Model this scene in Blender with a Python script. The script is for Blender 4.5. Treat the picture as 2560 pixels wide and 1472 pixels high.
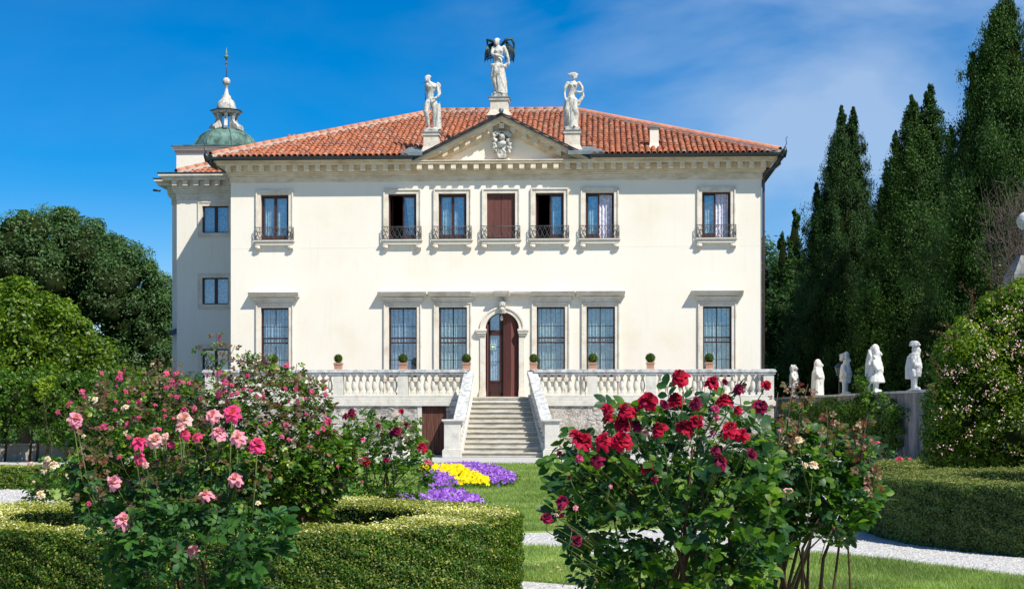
import bpy, math, random
import numpy as np
from mathutils import Vector, Matrix

for _o in list(bpy.data.objects):
    bpy.data.objects.remove(_o)
SC = bpy.context.scene
COL = SC.collection
R = math.radians
random.seed(7)
RNG = np.random.default_rng(11)

# ------------------------------------------------------------------ camera
cam_data = bpy.data.cameras.new("camera")
cam = bpy.data.objects.new("camera", cam_data)
COL.objects.link(cam)
cam.location = (0, 0, 1.6)
cam.rotation_euler = (R(90), 0, 0)
cam_data.sensor_width = 36
cam_data.lens = 4044 / 2560 * 36
cam_data.shift_y = 294 / 2560
cam_data.clip_start = 0.1
cam_data.clip_end = 5000
SC.camera = cam

# ------------------------------------------------------------------ light
SUN_AZ, SUN_EL = 43.0, 50.0        # degrees to the right of straight behind the camera, and up
world = bpy.data.worlds.new("World")
SC.world = world
world.use_nodes = True
wn, wl = world.node_tree.nodes, world.node_tree.links
wn.clear()
w_out = wn.new('ShaderNodeOutputWorld')
w_bg = wn.new('ShaderNodeBackground')
w_bg.inputs['Strength'].default_value = 0.090
w_sky = wn.new('ShaderNodeTexSky')
w_sky.sky_type = 'NISHITA'
w_sky.sun_disc = False
w_sky.sun_elevation = R(SUN_EL)
w_sky.sun_rotation = R(180 - SUN_AZ)
w_sky.altitude = 1200
w_sky.air_density = 1.0
w_sky.dust_density = 0.1
w_sky.ozone_density = 4.0
w_tint = wn.new('ShaderNodeMix'); w_tint.data_type = 'RGBA'; w_tint.blend_type = 'MULTIPLY'
w_tint.inputs['Factor'].default_value = 1.0
w_tint.inputs['B'].default_value = (1.0, 0.84, 0.90, 1)
w_gn = wn.new('ShaderNodeMix'); w_gn.data_type = 'RGBA'; w_gn.blend_type = 'MULTIPLY'; w_gn.inputs['Factor'].default_value = 1.0
w_gn.inputs['B'].default_value = (1, 1, 1, 1)
w_gam = wn.new('ShaderNodeHueSaturation'); w_gam.inputs['Saturation'].default_value = 1.62      # clean, deep blue summer sky
w_gm = wn.new('ShaderNodeMix'); w_gm.data_type = 'RGBA'; w_gm.blend_type = 'MULTIPLY'; w_gm.inputs['Factor'].default_value = 1.0
w_gm.inputs['B'].default_value = (1, 1, 1, 1)
wl.new(w_sky.outputs[0], w_gn.inputs['A']); wl.new(w_gn.outputs['Result'], w_gam.inputs['Color']); wl.new(w_gam.outputs[0], w_gm.inputs['A'])
wl.new(w_gm.outputs['Result'], w_tint.inputs['A'])
# thin veils of high cloud
w_tc = wn.new('ShaderNodeTexCoord')
w_map = wn.new('ShaderNodeMapping')
w_map.inputs['Scale'].default_value = (2.2, 2.2, 5.5)
w_map.inputs['Location'].default_value = (0.35, 0.0, 0.9)
wl.new(w_tc.outputs['Generated'], w_map.inputs['Vector'])
w_noise = wn.new('ShaderNodeTexNoise')
w_noise.inputs['Scale'].default_value = 2.6
w_noise.inputs['Detail'].default_value = 5
w_noise.inputs['Roughness'].default_value = 0.5
w_noise.inputs['Distortion'].default_value = 0.25
wl.new(w_map.outputs[0], w_noise.inputs['Vector'])
w_ramp = wn.new('ShaderNodeValToRGB')
w_ramp.color_ramp.elements[0].position = 0.36
w_ramp.color_ramp.elements[0].color = (0, 0, 0, 1)
w_ramp.color_ramp.elements[1].position = 0.66
w_ramp.color_ramp.elements[1].color = (1, 1, 1, 1)
wl.new(w_noise.outputs[0], w_ramp.inputs[0])
w_sep = wn.new('ShaderNodeSeparateXYZ')
wl.new(w_tc.outputs['Generated'], w_sep.inputs[0])
w_side = wn.new('ShaderNodeMapRange')           # veils over the east half, spread on behind the camera as added fill
w_side.interpolation_type = 'SMOOTHSTEP'
w_side.inputs['From Min'].default_value = -0.10
w_side.inputs['From Max'].default_value = 0.16
w_side.inputs['To Min'].default_value = 0.08
w_m1 = wn.new('ShaderNodeMath'); w_m1.operation = 'MULTIPLY'; w_m1.inputs[1].default_value = -.6
w_m2 = wn.new('ShaderNodeMath'); w_m2.operation = 'MAXIMUM'; w_m2.inputs[1].default_value = 0
w_m3 = wn.new('ShaderNodeMath'); w_m3.operation = 'ADD'
wl.new(w_sep.outputs[1], w_m1.inputs[0]); wl.new(w_m1.outputs[0], w_m2.inputs[0]); wl.new(w_m2.outputs[0], w_m3.inputs[0]); wl.new(w_sep.outputs[0], w_m3.inputs[1])
wl.new(w_m3.outputs[0], w_side.inputs['Value'])
w_mul = wn.new('ShaderNodeMath'); w_mul.operation = 'MULTIPLY'
wl.new(w_ramp.outputs[0], w_mul.inputs[0]); wl.new(w_side.outputs[0], w_mul.inputs[1])
w_mul2 = wn.new('ShaderNodeMath'); w_mul2.operation = 'MULTIPLY'
w_mul2.inputs[1].default_value = 0.70
wl.new(w_mul.outputs[0], w_mul2.inputs[0])
w_mix = wn.new('ShaderNodeMix'); w_mix.data_type = 'RGBA'
w_mix.inputs['B'].default_value = (3.6, 4.7, 6.3, 1)
wl.new(w_mul2.outputs[0], w_mix.inputs['Factor'])
wl.new(w_tint.outputs['Result'], w_mix.inputs['A'])
wl.new(w_mix.outputs['Result'], w_bg.inputs['Color'])
wl.new(w_bg.outputs[0], w_out.inputs[0])

sun_data = bpy.data.lights.new("sun", 'SUN')
sun_data.energy = 4.3
sun_data.angle = R(0.53)
sun_data.color = (1.0, 0.945, 0.84)
sun = bpy.data.objects.new("sun", sun_data)
COL.objects.link(sun)
_sd = Vector((math.sin(R(SUN_AZ)) * math.cos(R(SUN_EL)), -math.cos(R(SUN_AZ)) * math.cos(R(SUN_EL)), math.sin(R(SUN_EL))))
sun.rotation_euler = _sd.to_track_quat('Z', 'Y').to_euler()
sun.location = (20, -20, 40)

SC.view_settings.view_transform = 'Standard'
SC.view_settings.look = 'None'
SC.view_settings.gamma = 1
SC.view_settings.use_curve_mapping = False
SC.view_settings.exposure = 0.60
SC.cycles.max_bounces = 8
SC.cycles.transparent_max_bounces = 12
SC.cycles.sample_clamp_indirect = 6.0
SC.cycles.caustics_reflective = False
SC.cycles.caustics_refractive = False

# ------------------------------------------------------------------ materials
class NT:
    def __init__(s, name):
        s.m = bpy.data.materials.new(name); s.m.use_nodes = True
        s.n = s.m.node_tree.nodes; s.l = s.m.node_tree.links
        s.n.clear()
        s.out = s.n.new('ShaderNodeOutputMaterial')
    def new(s, t, **kw):
        x = s.n.new(t)
        for k, v in kw.items(): setattr(x, k, v)
        return x
    def lk(s, a, b): s.l.new(a, b)
    def tc(s, stretch=(1, 1, 1), kind='Object'):
        t = s.new('ShaderNodeTexCoord'); mp = s.new('ShaderNodeMapping')
        mp.inputs['Scale'].default_value = stretch
        s.lk(t.outputs[kind], mp.inputs['Vector'])
        return mp.outputs[0]
    def noise(s, vec, scale, detail=5, rough=.6):
        n = s.new('ShaderNodeTexNoise')
        n.inputs['Scale'].default_value = scale; n.inputs['Detail'].default_value = detail
        n.inputs['Roughness'].default_value = rough
        s.lk(vec, n.inputs['Vector']); return n.outputs[0]
    def ramp(s, fac, cols, lo=.3, hi=.7, const=False):
        r = s.new('ShaderNodeValToRGB'); cr = r.color_ramp
        if const: cr.interpolation = 'CONSTANT'
        while len(cr.elements) < len(cols): cr.elements.new(.5)
        for i, c in enumerate(cols):
            cr.elements[i].position = lo + (hi - lo) * i / max(1, len(cols) - 1)
            cr.elements[i].color = (c[0], c[1], c[2], 1)
        s.lk(fac, r.inputs[0]); return r.outputs[0]
    def mix(s, fac, a, b, mode='MIX'):
        m = s.new('ShaderNodeMix', data_type='RGBA', blend_type=mode)
        for v, k in ((fac, 'Factor'), (a, 'A'), (b, 'B')):
            if isinstance(v, (int, float)): m.inputs[k].default_value = v
            elif isinstance(v, tuple): m.inputs[k].default_value = (v[0], v[1], v[2], 1)
            else: s.lk(v, m.inputs[k])
        return m.outputs['Result']
    def math(s, op, a, b=None):
        m = s.new('ShaderNodeMath', operation=op)
        for i, v in enumerate((a, b)):
            if v is None: continue
            if isinstance(v, (int, float)): m.inputs[i].default_value = v
            else: s.lk(v, m.inputs[i])
        return m.outputs[0]
    def princ(s, col, rough=.7, spec=.3, metal=0):
        p = s.new('ShaderNodeBsdfPrincipled')
        if isinstance(col, tuple): p.inputs['Base Color'].default_value = (col[0], col[1], col[2], 1)
        else: s.lk(col, p.inputs['Base Color'])
        if isinstance(rough, (int, float)): p.inputs['Roughness'].default_value = rough
        else: s.lk(rough, p.inputs['Roughness'])
        p.inputs['Specular IOR Level'].default_value = spec
        p.inputs['Metallic'].default_value = metal
        return p
    def bump(s, p, h, dist, strength=.6):
        b = s.new('ShaderNodeBump'); b.inputs['Distance'].default_value = dist
        b.inputs['Strength'].default_value = strength
        s.lk(h, b.inputs['Height']); s.lk(b.outputs[0], p.inputs['Normal'])
    def isl(s):
        g = s.new('ShaderNodeNewGeometry'); o = s.new('ShaderNodeObjectInfo')
        return s.math('FRACT', s.math('ADD', g.outputs['Random Per Island'], o.outputs['Random']))
    def done(s, sh):
        s.lk(sh, s.out.inputs['Surface']); return s.m

def mat(name, cols, scale=3, rough=.7, spec=.3, metal=0, bump=0, bscale=None, stretch=(1, 1, 1), lo=.3, hi=.7,
        island=None, fine=None, detail=5, kind='Object'):
    t = NT(name)
    v = t.tc(stretch, kind)
    if len(cols) == 1: c = cols[0]
    else: c = t.ramp(t.noise(v, scale, detail), cols, lo, hi)
    if island:
        c = t.mix(1.0, c, t.ramp(t.isl(), island, 0, 1), 'MULTIPLY')
    if fine:
        c = t.mix(fine[1], c, t.ramp(t.noise(v, fine[0], 3, .7), [(0, 0, 0), (1, 1, 1)], .3, .7), 'OVERLAY')
    p = t.princ(c, rough, spec, metal)
    if bump: t.bump(p, t.noise(v, bscale or scale * 8, 4, .7), bump)
    return t.done(p.outputs[0])

def leafmat(name, cols, trans=.30, rough=.42, spec=.5, tcol=None, nscale=1.2, bright=1.0):
    t = NT(name)
    c = t.ramp(t.isl(), [tuple(x * bright for x in k) for k in cols], 0.02, .98)
    v = t.tc()
    c = t.mix(1.0, c, t.ramp(t.noise(v, nscale, 3), [(.62, .66, .6), (1.3, 1.25, 1.15)], .32, .68), 'MULTIPLY')
    p = t.princ(c, rough, spec)
    tr = t.new('ShaderNodeBsdfTranslucent')
    tc = t.mix(1.0, c, tcol or (1.5, 1.75, .55), 'MULTIPLY')
    t.lk(tc, tr.inputs['Color'])
    mx = t.new('ShaderNodeMixShader'); mx.inputs[0].default_value = trans
    t.lk(p.outputs[0], mx.inputs[1]); t.lk(tr.outputs[0], mx.inputs[2])
    return t.done(mx.outputs[0])

def petalmat(name, inner, outer, deep, r0=.15, r1=.8, trans=.35, rough=.55, vary=.35):
    """petal colour runs from the throat of the bloom to the rim"""
    t = NT(name)
    tc = t.new('ShaderNodeTexCoord')
    ln = t.new('ShaderNodeVectorMath', operation='LENGTH'); t.lk(tc.outputs['Object'], ln.inputs[0])
    c = t.ramp(ln.outputs['Value'], [inner, outer], r0, r1)
    c = t.mix(t.ramp(t.isl(), [(0, 0, 0), (.7, .7, .7)], .5, 1), c, deep)
    oi = t.new('ShaderNodeObjectInfo')
    c = t.mix(t.math('MULTIPLY', oi.outputs['Random'], vary), c, deep)
    p = t.princ(c, rough, .15)
    try:
        p.inputs['Sheen Weight'].default_value = .15
    except Exception: pass
    tr = t.new('ShaderNodeBsdfTranslucent'); t.lk(c, tr.inputs['Color'])
    mx = t.new('ShaderNodeMixShader'); mx.inputs[0].default_value = trans
    t.lk(p.outputs[0], mx.inputs[1]); t.lk(tr.outputs[0], mx.inputs[2])
    return t.done(mx.outputs[0])

MT = {}
def build_materials():
    # lime plaster of the villa
    t = NT('cream_plaster'); v = t.tc()
    c = t.ramp(t.noise(v, .35, 6), [(.75, .68, .55), (.79, .735, .635), (.80, .755, .67)], .30, .56)
    c = t.mix(t.ramp(t.noise(v, 2.3, 5, .7), [(0, 0, 0), (.20, .20, .20)], .54, .78), c, (.76, .64, .44))
    st = t.tc((4, 4, .35)); c = t.mix(t.ramp(t.noise(st, 1.3, 5, .7), [(0, 0, 0), (.30, .30, .30)], .55, .80), c, (.58, .53, .43))
    p = t.princ(c, .85, .15); t.bump(p, t.noise(v, 14, 5, .7), .006); MT['plaster'] = t.done(p.outputs[0])
    MT['stone'] = mat('pale_limestone', [(.58, .51, .42), (.68, .62, .53), (.72, .68, .60)], 2.2, .8, .2, bump=.006, fine=(22, .25), lo=.34, hi=.62)
    t = NT('weathered_cornice_stone'); v = t.tc((1, 1, 3))
    c = t.ramp(t.noise(v, 1.6, 7, .7), [(.50, .40, .27), (.68, .57, .42), (.78, .69, .55)], .32, .66)
    p = t.princ(c, .85, .15); t.bump(p, t.noise(v, 25, 5), .008); MT['cornice'] = t.done(p.outputs[0])
    t = NT('lichened_balustrade_stone'); v = t.tc()
    c = t.ramp(t.noise(v, 3.0, 7, .75), [(.42, .41, .37), (.56, .54, .48), (.64, .62, .56)], .3, .6)
    c = t.mix(t.ramp(t.noise(v, 38, 4, .8), [(0, 0, 0), (.35, .35, .35)], .60, .75), c, (.28, .28, .26))
    p = t.princ(c, .85, .2); t.bump(p, t.noise(v, 30, 5), .006); MT['balus'] = t.done(p.outputs[0])
    MT['copestone'] = mat('mottled_coping_stone', [(.32, .33, .34), (.46, .47, .47), (.58, .58, .57)], 6, .8, .2, bump=.008, fine=(45, .5), lo=.36, hi=.62)
    MT['step'] = mat('worn_step_stone', [(.34, .31, .25), (.48, .45, .38), (.58, .55, .48)], 2.5, .8, .2, bump=.006, fine=(40, .3), stretch=(1, 1, 3))
    MT['rubble'] = mat('rough_rubble_mortar', [(.22, .20, .175), (.42, .39, .35), (.54, .51, .46)], 3.6, .95, .1, bump=.16, bscale=7, fine=(22, .5), lo=.36, hi=.62)  # dark end of the ramp paints in crevice shade, beside the bump
    MT['rubble_stone'] = mat('rubble_stone', [(.36, .33, .30), (.52, .50, .46)], 4, .9, .1, bump=.02, bscale=18,
                             island=[(.8, .78, .76), (1.1, 1.08, 1.03), (1.0, .92, .86), (.92, .95, .98), (1.12, 1.1, 1.05)])
    # terracotta
    t = NT('terracotta_tile'); v = t.tc()
    c = t.ramp(t.isl(), [(.40, .13, .065), (.46, .155, .075), (.36, .125, .075), (.50, .19, .10), (.33, .135, .095), (.44, .15, .08), (.26, .12, .09), (.47, .17, .085), (.40, .25, .18)], 0, 1)
    c = t.mix(t.ramp(t.noise(v, .55, 5, .7), [(0, 0, 0), (.55, .55, .55)], .45, .7), c, (.24, .13, .105))
    c = t.mix(t.ramp(t.noise(v, 9, 4, .8), [(0, 0, 0), (.45, .45, .45)], .56, .78), c, (.13, .09, .075))
    p = t.princ(c, .85, .15); t.bump(p, t.noise(v, 40, 3), .004); MT['tile'] = t.done(p.outputs[0])
    MT['tile_under'] = mat('dark_terracotta_channel', [(.10, .045, .03), (.16, .07, .045)], 6, .9, .1)
    MT['ridge'] = mat('ridge_terracotta', [(.48, .20, .12), (.56, .26, .165)], 3, .85, .15, island=[(.85, .82, .8), (1.1, 1.1, 1.1)])
    MT['mortar'] = mat('pale_mortar', [(.34, .30, .26), (.46, .42, .37)], 5, .9, .1)
    MT['gutter'] = mat('dark_painted_gutter', [(.008, .016, .018), (.014, .024, .026)], 3, .4, .5)
    MT['lead'] = mat('grey_lead_flashing', [(.13, .16, .17), (.24, .28, .29)], 3, .5, .5, metal=.3)
    t = NT('green_copper'); v = t.tc((.8, .8, .6))
    c = t.ramp(t.noise(v, 1.7, 6, .7), [(.02, .035, .035), (.06, .11, .095), (.14, .25, .21), (.22, .34, .29)], .32, .68)
    p = t.princ(c, .6, .3, .15); MT['copper'] = t.done(p.outputs[0])
    MT['darkcopper'] = mat('dark_copper_plumage', [(.008, .02, .02), (.02, .05, .05), (.09, .26, .19)], 3, .5, .4, metal=.3, lo=.4, hi=.72)
    MT['brass'] = mat('dull_brass', [(.35, .28, .12)], 1, .45, .5, metal=.8)
    # wood
    MT['wood'] = mat('dark_brown_joinery', [(.040, .014, .010), (.065, .024, .018)], 4, .45, .4, stretch=(6, 6, 1))
    MT['shutter'] = mat('maroon_brown_boards', [(.105, .036, .030), (.150, .056, .046)], 3, .6, .3, stretch=(9, 9, .7), bump=.003, bscale=20)
    MT['cellar'] = mat('weathered_brown_boards', [(.055, .022, .015), (.115, .045, .030), (.16, .075, .05)], 2.5, .7, .25, stretch=(9, 9, .8), bump=.004, bscale=20)
    MT['iron'] = mat('wrought_iron', [(.06, .06, .065), (.13, .13, .14)], 8, .5, .5, metal=.4)
    MT['bar'] = mat('brown_iron_bar', [(.05, .02, .015)], 1, .5, .4)
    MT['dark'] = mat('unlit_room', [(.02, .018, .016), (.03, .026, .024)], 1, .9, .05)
    t = NT('window_glass')
    g = t.new('ShaderNodeBsdfGlossy'); g.inputs['Roughness'].default_value = .015; g.inputs['Color'].default_value = (.85, .93, 1, 1)
    v = t.tc(); nb = t.noise(v, 1.6, 2)
    bp = t.new('ShaderNodeBump'); bp.inputs['Distance'].default_value = .02; bp.inputs['Strength'].default_value = .25
    t.lk(nb, bp.inputs['Height']); t.lk(bp.outputs[0], g.inputs['Normal'])
    tr = t.new('ShaderNodeBsdfTransparent'); tr.inputs['Color'].default_value = (.80, .90, .93, 1)
    mx = t.new('ShaderNodeMixShader'); mx.inputs[0].default_value = .17
    t.lk(tr.outputs[0], mx.inputs[1]); t.lk(g.outputs[0], mx.inputs[2]); MT['glass'] = t.done(mx.outputs[0])
    for nm, base in (('lace', (.90, .87, .82)), ('lace_blue', (.70, .70, .84))):
        t = NT(nm + '_curtain'); v = t.tc((1, 1, 1))
        vo = t.new('ShaderNodeTexVoronoi'); vo.inputs['Scale'].default_value = 9; t.lk(v, vo.inputs['Vector'])
        c = t.mix(t.ramp(vo.outputs['Distance'], [(.0, .0, .0), (.55, .55, .55)], .3, .7), base, tuple(x * .45 for x in base))
        p = t.princ(c, .9, .05); MT[nm] = t.done(p.outputs[0])
    MT['statue'] = mat('white_statue_stone', [(.17, .165, .15), (.42, .41, .37), (.56, .55, .51)], 4.5, .8, .2, bump=.01, bscale=18, lo=.30, hi=.56, fine=(14, .3), stretch=(1.6, 1.6, .7))
    MT['garden_statue'] = mat('chalky_garden_stone', [(.24, .235, .22), (.56, .55, .53), (.66, .65, .63)], 4.5, .85, .15, bump=.02, bscale=14, lo=.3, hi=.52, stretch=(1.6, 1.6, .7))
    MT['pinkstone'] = mat('pinkish_stone_cornice', [(.50, .40, .35), (.60, .50, .44)], 3, .8, .2)
    MT['pot'] = mat('terracotta_pot', [(.42, .22, .15), (.52, .30, .21)], 6, .85, .15, fine=(30, .2))
    MT['oldwall'] = mat('stained_garden_wall', [(.07, .075, .085), (.20, .20, .20), (.36, .35, .33)], 1.3, .95, .1, stretch=(1, 1, .35), bump=.02, lo=.3, hi=.68, fine=(9, .3))
    MT['wall_pale'] = mat('pale_low_wall', [(.34, .31, .26), (.52, .48, .42)], 3, .9, .1)
    MT['lamp_black'] = mat('black_lamp_metal', [(.045, .05, .055)], 1, .5, .4)
    MT['lamp_glass'] = mat('frosted_lamp_glass', [(.25, .27, .28)], 1, .2, .5)
    MT['sign_green'] = mat('sign_green', [(.0, .27, .15)], 1, .5, .3)
    MT['sign_white'] = mat('sign_white', [(.8, .8, .8)], 1, .5, .3)
    MT['pipe'] = mat('brown_downpipe', [(.07, .045, .04), (.10, .07, .06)], 3, .5, .4)
    MT['bluelamp'] = mat('blue_grey_casing', [(.05, .09, .13)], 1, .4, .4)
    # ground
    t = NT('white_gravel'); v = t.tc()
    vo = t.new('ShaderNodeTexVoronoi'); vo.inputs['Scale'].default_value = 38; t.lk(v, vo.inputs['Vector'])
    c = t.ramp(vo.outputs['Color'], [(.20, .195, .19), (.42, .415, .41), (.51, .505, .50), (.58, .575, .57)], .1, .8)
    c = t.mix(t.ramp(t.noise(v, .8, 5), [(0, 0, 0), (.25, .25, .25)], .45, .7), c, (.45, .42, .38))
    p = t.princ(c, .9, .15); t.bump(p, vo.outputs['Distance'], .012, .9); MT['gravel'] = t.done(p.outputs[0])
    MT['pebble'] = mat('loose_white_pebble', [(.55, .545, .535)], 1, .9, .15, island=[(.45, .44, .43), (.8, .79, .78), (1, 1, 1), (1.05, 1.05, 1.04)])
    MT['turf'] = mat('lawn_turf', [(.15, .25, .05), (.22, .33, .075), (.31, .38, .13)], .9, .95, .05, bump=.03, bscale=30, fine=(30, .4), lo=.25, hi=.75)
    MT['blade'] = leafmat('grass_blade', [(.13, .23, .045), (.20, .32, .07), (.27, .38, .10), (.44, .46, .24)], .35, .55, .2, (1.3, 1.4, .6), .9)
    MT['soil'] = mat('dark_soil', [(.05, .035, .022), (.09, .065, .045)], 5, .95, .05, bump=.03)
    MT['field'] = mat('distant_grassland', [(.04, .08, .02), (.07, .11, .03)], .1, .95, .05)
    # leaves
    MT['box'] = leafmat('box_hedge_leaf', [(.010, .045, .003), (.024, .09, .005), (.045, .135, .007), (.085, .17, .010), (.16, .20, .02), (.30, .30, .10)], .30, .5, .3, nscale=2.0)
    MT['boxtop3'] = leafmat('weathered_hedge_top_leaf', [(.045, .08, .01), (.09, .13, .02), (.15, .18, .035), (.26, .25, .09)], .2, .55, .3)
    MT['boxinner_shade'] = leafmat('shade_painted_hedge_leaf', [(.006, .024, .003), (.012, .04, .004), (.022, .06, .006)], .1, .6, .2, nscale=2.0)  # foliage shade on the inner hedge face, painted in as darker leaves
    MT['boxtop'] = leafmat('pale_hedge_top_leaf', [(.24, .30, .025), (.40, .42, .05), (.55, .52, .14), (.72, .68, .40), (.82, .78, .58)], .2, .55, .3, nscale=1.2)  # top leaves set lighter than the side leaves
    MT['boxshade'] = leafmat('old_hedge_leaf', [(.045, .10, .018), (.09, .17, .03), (.14, .21, .05), (.26, .26, .11)], .2, .55, .3, nscale=1.5)
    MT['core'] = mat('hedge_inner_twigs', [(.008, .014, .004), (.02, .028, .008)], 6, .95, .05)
    MT['tree_far'] = leafmat('dull_green_tree_leaf', [(.035, .085, .028), (.055, .12, .040), (.08, .155, .053), (.11, .19, .07)], .28, .55, .25, nscale=.25)
    MT['tree_near'] = leafmat('bright_green_tree_leaf', [(.03, .085, .004), (.065, .14, .007), (.12, .20, .010), (.19, .27, .014)], .35, .42, .45, nscale=.4)
    MT['climber'] = leafmat('climber_leaf', [(.025, .085, .008), (.05, .135, .012), (.09, .19, .018), (.15, .25, .025)], .35, .45, .4, nscale=.6)
    MT['lime'] = leafmat('yellow_green_leaf', [(.16, .26, .012), (.26, .34, .02)], .4, .5, .3)
    MT['bluegreen'] = leafmat('blue_green_leaf', [(.03, .08, .035), (.06, .13, .06)], .25, .6, .2)
    MT['cypress'] = leafmat('cypress_spray', [(.012, .042, .011), (.022, .064, .015), (.034, .082, .018), (.046, .095, .022)], .12, .6, .2, nscale=.4)
    MT['cypress2'] = leafmat('bright_cypress_spray', [(.012, .042, .008), (.022, .068, .011), (.038, .092, .015), (.056, .11, .018)], .14, .6, .2, nscale=.4)
    MT['wood_far'] = leafmat('woodland_leaf', [(.008, .03, .008), (.018, .05, .012), (.03, .08, .015), (.045, .11, .02)], .2, .6, .15, nscale=.3)
    MT['bark'] = mat('grey_brown_bark', [(.05, .035, .025), (.11, .085, .06)], 6, .95, .1, stretch=(4, 4, 1), bump=.02)
    MT['twig'] = mat('bare_grey_twig', [(.07, .055, .045), (.12, .10, .09)], 6, .9, .1)
    MT['rose_leaf'] = leafmat('rose_leaf', [(.02, .07, .010), (.035, .105, .012), (.055, .14, .014), (.085, .185, .016), (.15, .26, .02)], .38, .48, .3, nscale=2.5)
    MT['rose_dark'] = leafmat('dark_rose_leaf', [(.010, .045, .016), (.018, .065, .020), (.028, .085, .024), (.04, .11, .024)], .28, .45, .32, nscale=2.5)
    MT['rose_blue'] = leafmat('blue_green_rose_leaf', [(.018, .07, .022), (.03, .10, .028), (.045, .13, .032), (.04, .13, .022), (.07, .17, .025)], .30, .55, .28, nscale=2.5)
    MT['rose_red'] = leafmat('reddish_young_rose_leaf', [(.10, .03, .018), (.17, .03, .022), (.15, .075, .02), (.12, .12, .025)], .35, .42, .4, (1.6, 1.0, .6))
    MT['rose_bronze'] = leafmat('bronze_rose_leaf', [(.10, .055, .03), (.14, .08, .04), (.08, .09, .025), (.16, .10, .06)], .3, .45, .35, (1.4, 1.2, .6))
    MT['small_leaf'] = leafmat('small_glossy_rose_leaf', [(.015, .065, .005), (.035, .115, .008), (.065, .165, .010), (.12, .23, .012), (.25, .31, .02)], .35, .38, .45, nscale=2.0)
    MT['abelia'] = leafmat('small_shrub_leaf', [(.04, .10, .006), (.085, .16, .008), (.15, .24, .012), (.24, .31, .02)], .36, .4, .4, nscale=.7)
    MT['stem'] = mat('green_rose_stem', [(.06, .10, .02), (.11, .13, .04)], 8, .6, .3)
    MT['old_stem'] = mat('woody_rose_stem', [(.05, .028, .016), (.10, .06, .035)], 8, .85, .15, bump=.003)
    MT['petal_red'] = petalmat('crimson_petal', (.34, .0, .012), (.55, .002, .034), (.30, .0, .045))
    MT['petal_dark'] = petalmat('dark_crimson_petal', (.12, .0, .018), (.30, .001, .055), (.10, .0, .035))
    MT['petal_magenta'] = petalmat('magenta_petal', (.80, .34, .22), (.70, .07, .25), (.42, .015, .13), vary=.8)
    MT['petal_pink'] = petalmat('pink_petal', (.88, .56, .20), (.85, .42, .47), (.78, .20, .34), .12, .6)
    MT['petal_pale'] = petalmat('pale_pink_petal', (.88, .66, .26), (.82, .53, .49), (.80, .36, .40), .15, .7)
    MT['petal_hot'] = petalmat('hot_pink_petal', (.85, .30, .08), (.78, .09, .24), (.72, .03, .20), .1, .6)
    MT['petal_cream'] = petalmat('cream_petal', (.84, .60, .26), (.86, .76, .56), (.86, .66, .44))
    MT['abelia_flower'] = mat('pale_pink_shrub_flower', [(.66, .44, .42)], 1, .7, .1, island=[(.75, .55, .5), (1.1, 1.05, 1.05), (1.25, 1.5, 1.5)])
    MT['purple'] = mat('purple_bedding_flower', [(.21, .08, .44)], 1, .7, .1, island=[(.45, .4, .5), (.8, .7, .85), (1.2, 1, 1.1), (1.5, 1.3, 1.15), (2.0, 3.4, 1.5)])
    MT['yellow'] = mat('yellow_bedding_flower', [(.80, .62, .006)], 1, .7, .1, island=[(.8, .75, 1), (1.05, 1.05, 1)])
build_materials()

# ------------------------------------------------------------------ objects
def tag(o, label=None, cat=None, group=None, kind=None):
    if label: o['label'] = label
    if cat: o['category'] = cat
    if group: o['group'] = group
    if kind: o['kind'] = kind
    return o
def empty(name, loc=(0, 0, 0), rz=0, parent=None):
    o = bpy.data.objects.new(name, None); COL.objects.link(o)
    o.location = loc; o.rotation_euler = (0, 0, rz); o.empty_display_size = .2
    if parent: o.parent = parent
    return o
def link(name, me, parent=None, loc=None, rot=None, scale=None):
    o = bpy.data.objects.new(name, me); COL.objects.link(o)
    if parent: o.parent = parent
    if loc is not None: o.location = loc
    if rot is not None: o.rotation_euler = rot
    if scale is not None: o.scale = scale if hasattr(scale, '__len__') else (scale,) * 3
    return o
def npmesh(name, V, F, material, smooth=False):
    """mesh from vertex array (n,3) and face array (m,k)"""
    V = np.ascontiguousarray(V, dtype=np.float32); F = np.ascontiguousarray(F, dtype=np.int32)
    me = bpy.data.meshes.new(name)
    me.vertices.add(len(V)); me.vertices.foreach_set('co', V.ravel())
    k = F.shape[1]
    me.loops.add(F.size); me.loops.foreach_set('vertex_index', F.ravel())
    me.polygons.add(len(F))
    me.polygons.foreach_set('loop_start', np.arange(0, F.size, k, dtype=np.int32))
    if smooth: me.polygons.foreach_set('use_smooth', np.ones(len(F), dtype=bool))
    me.materials.append(material)
    me.update(calc_edges=True)
    return me

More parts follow.
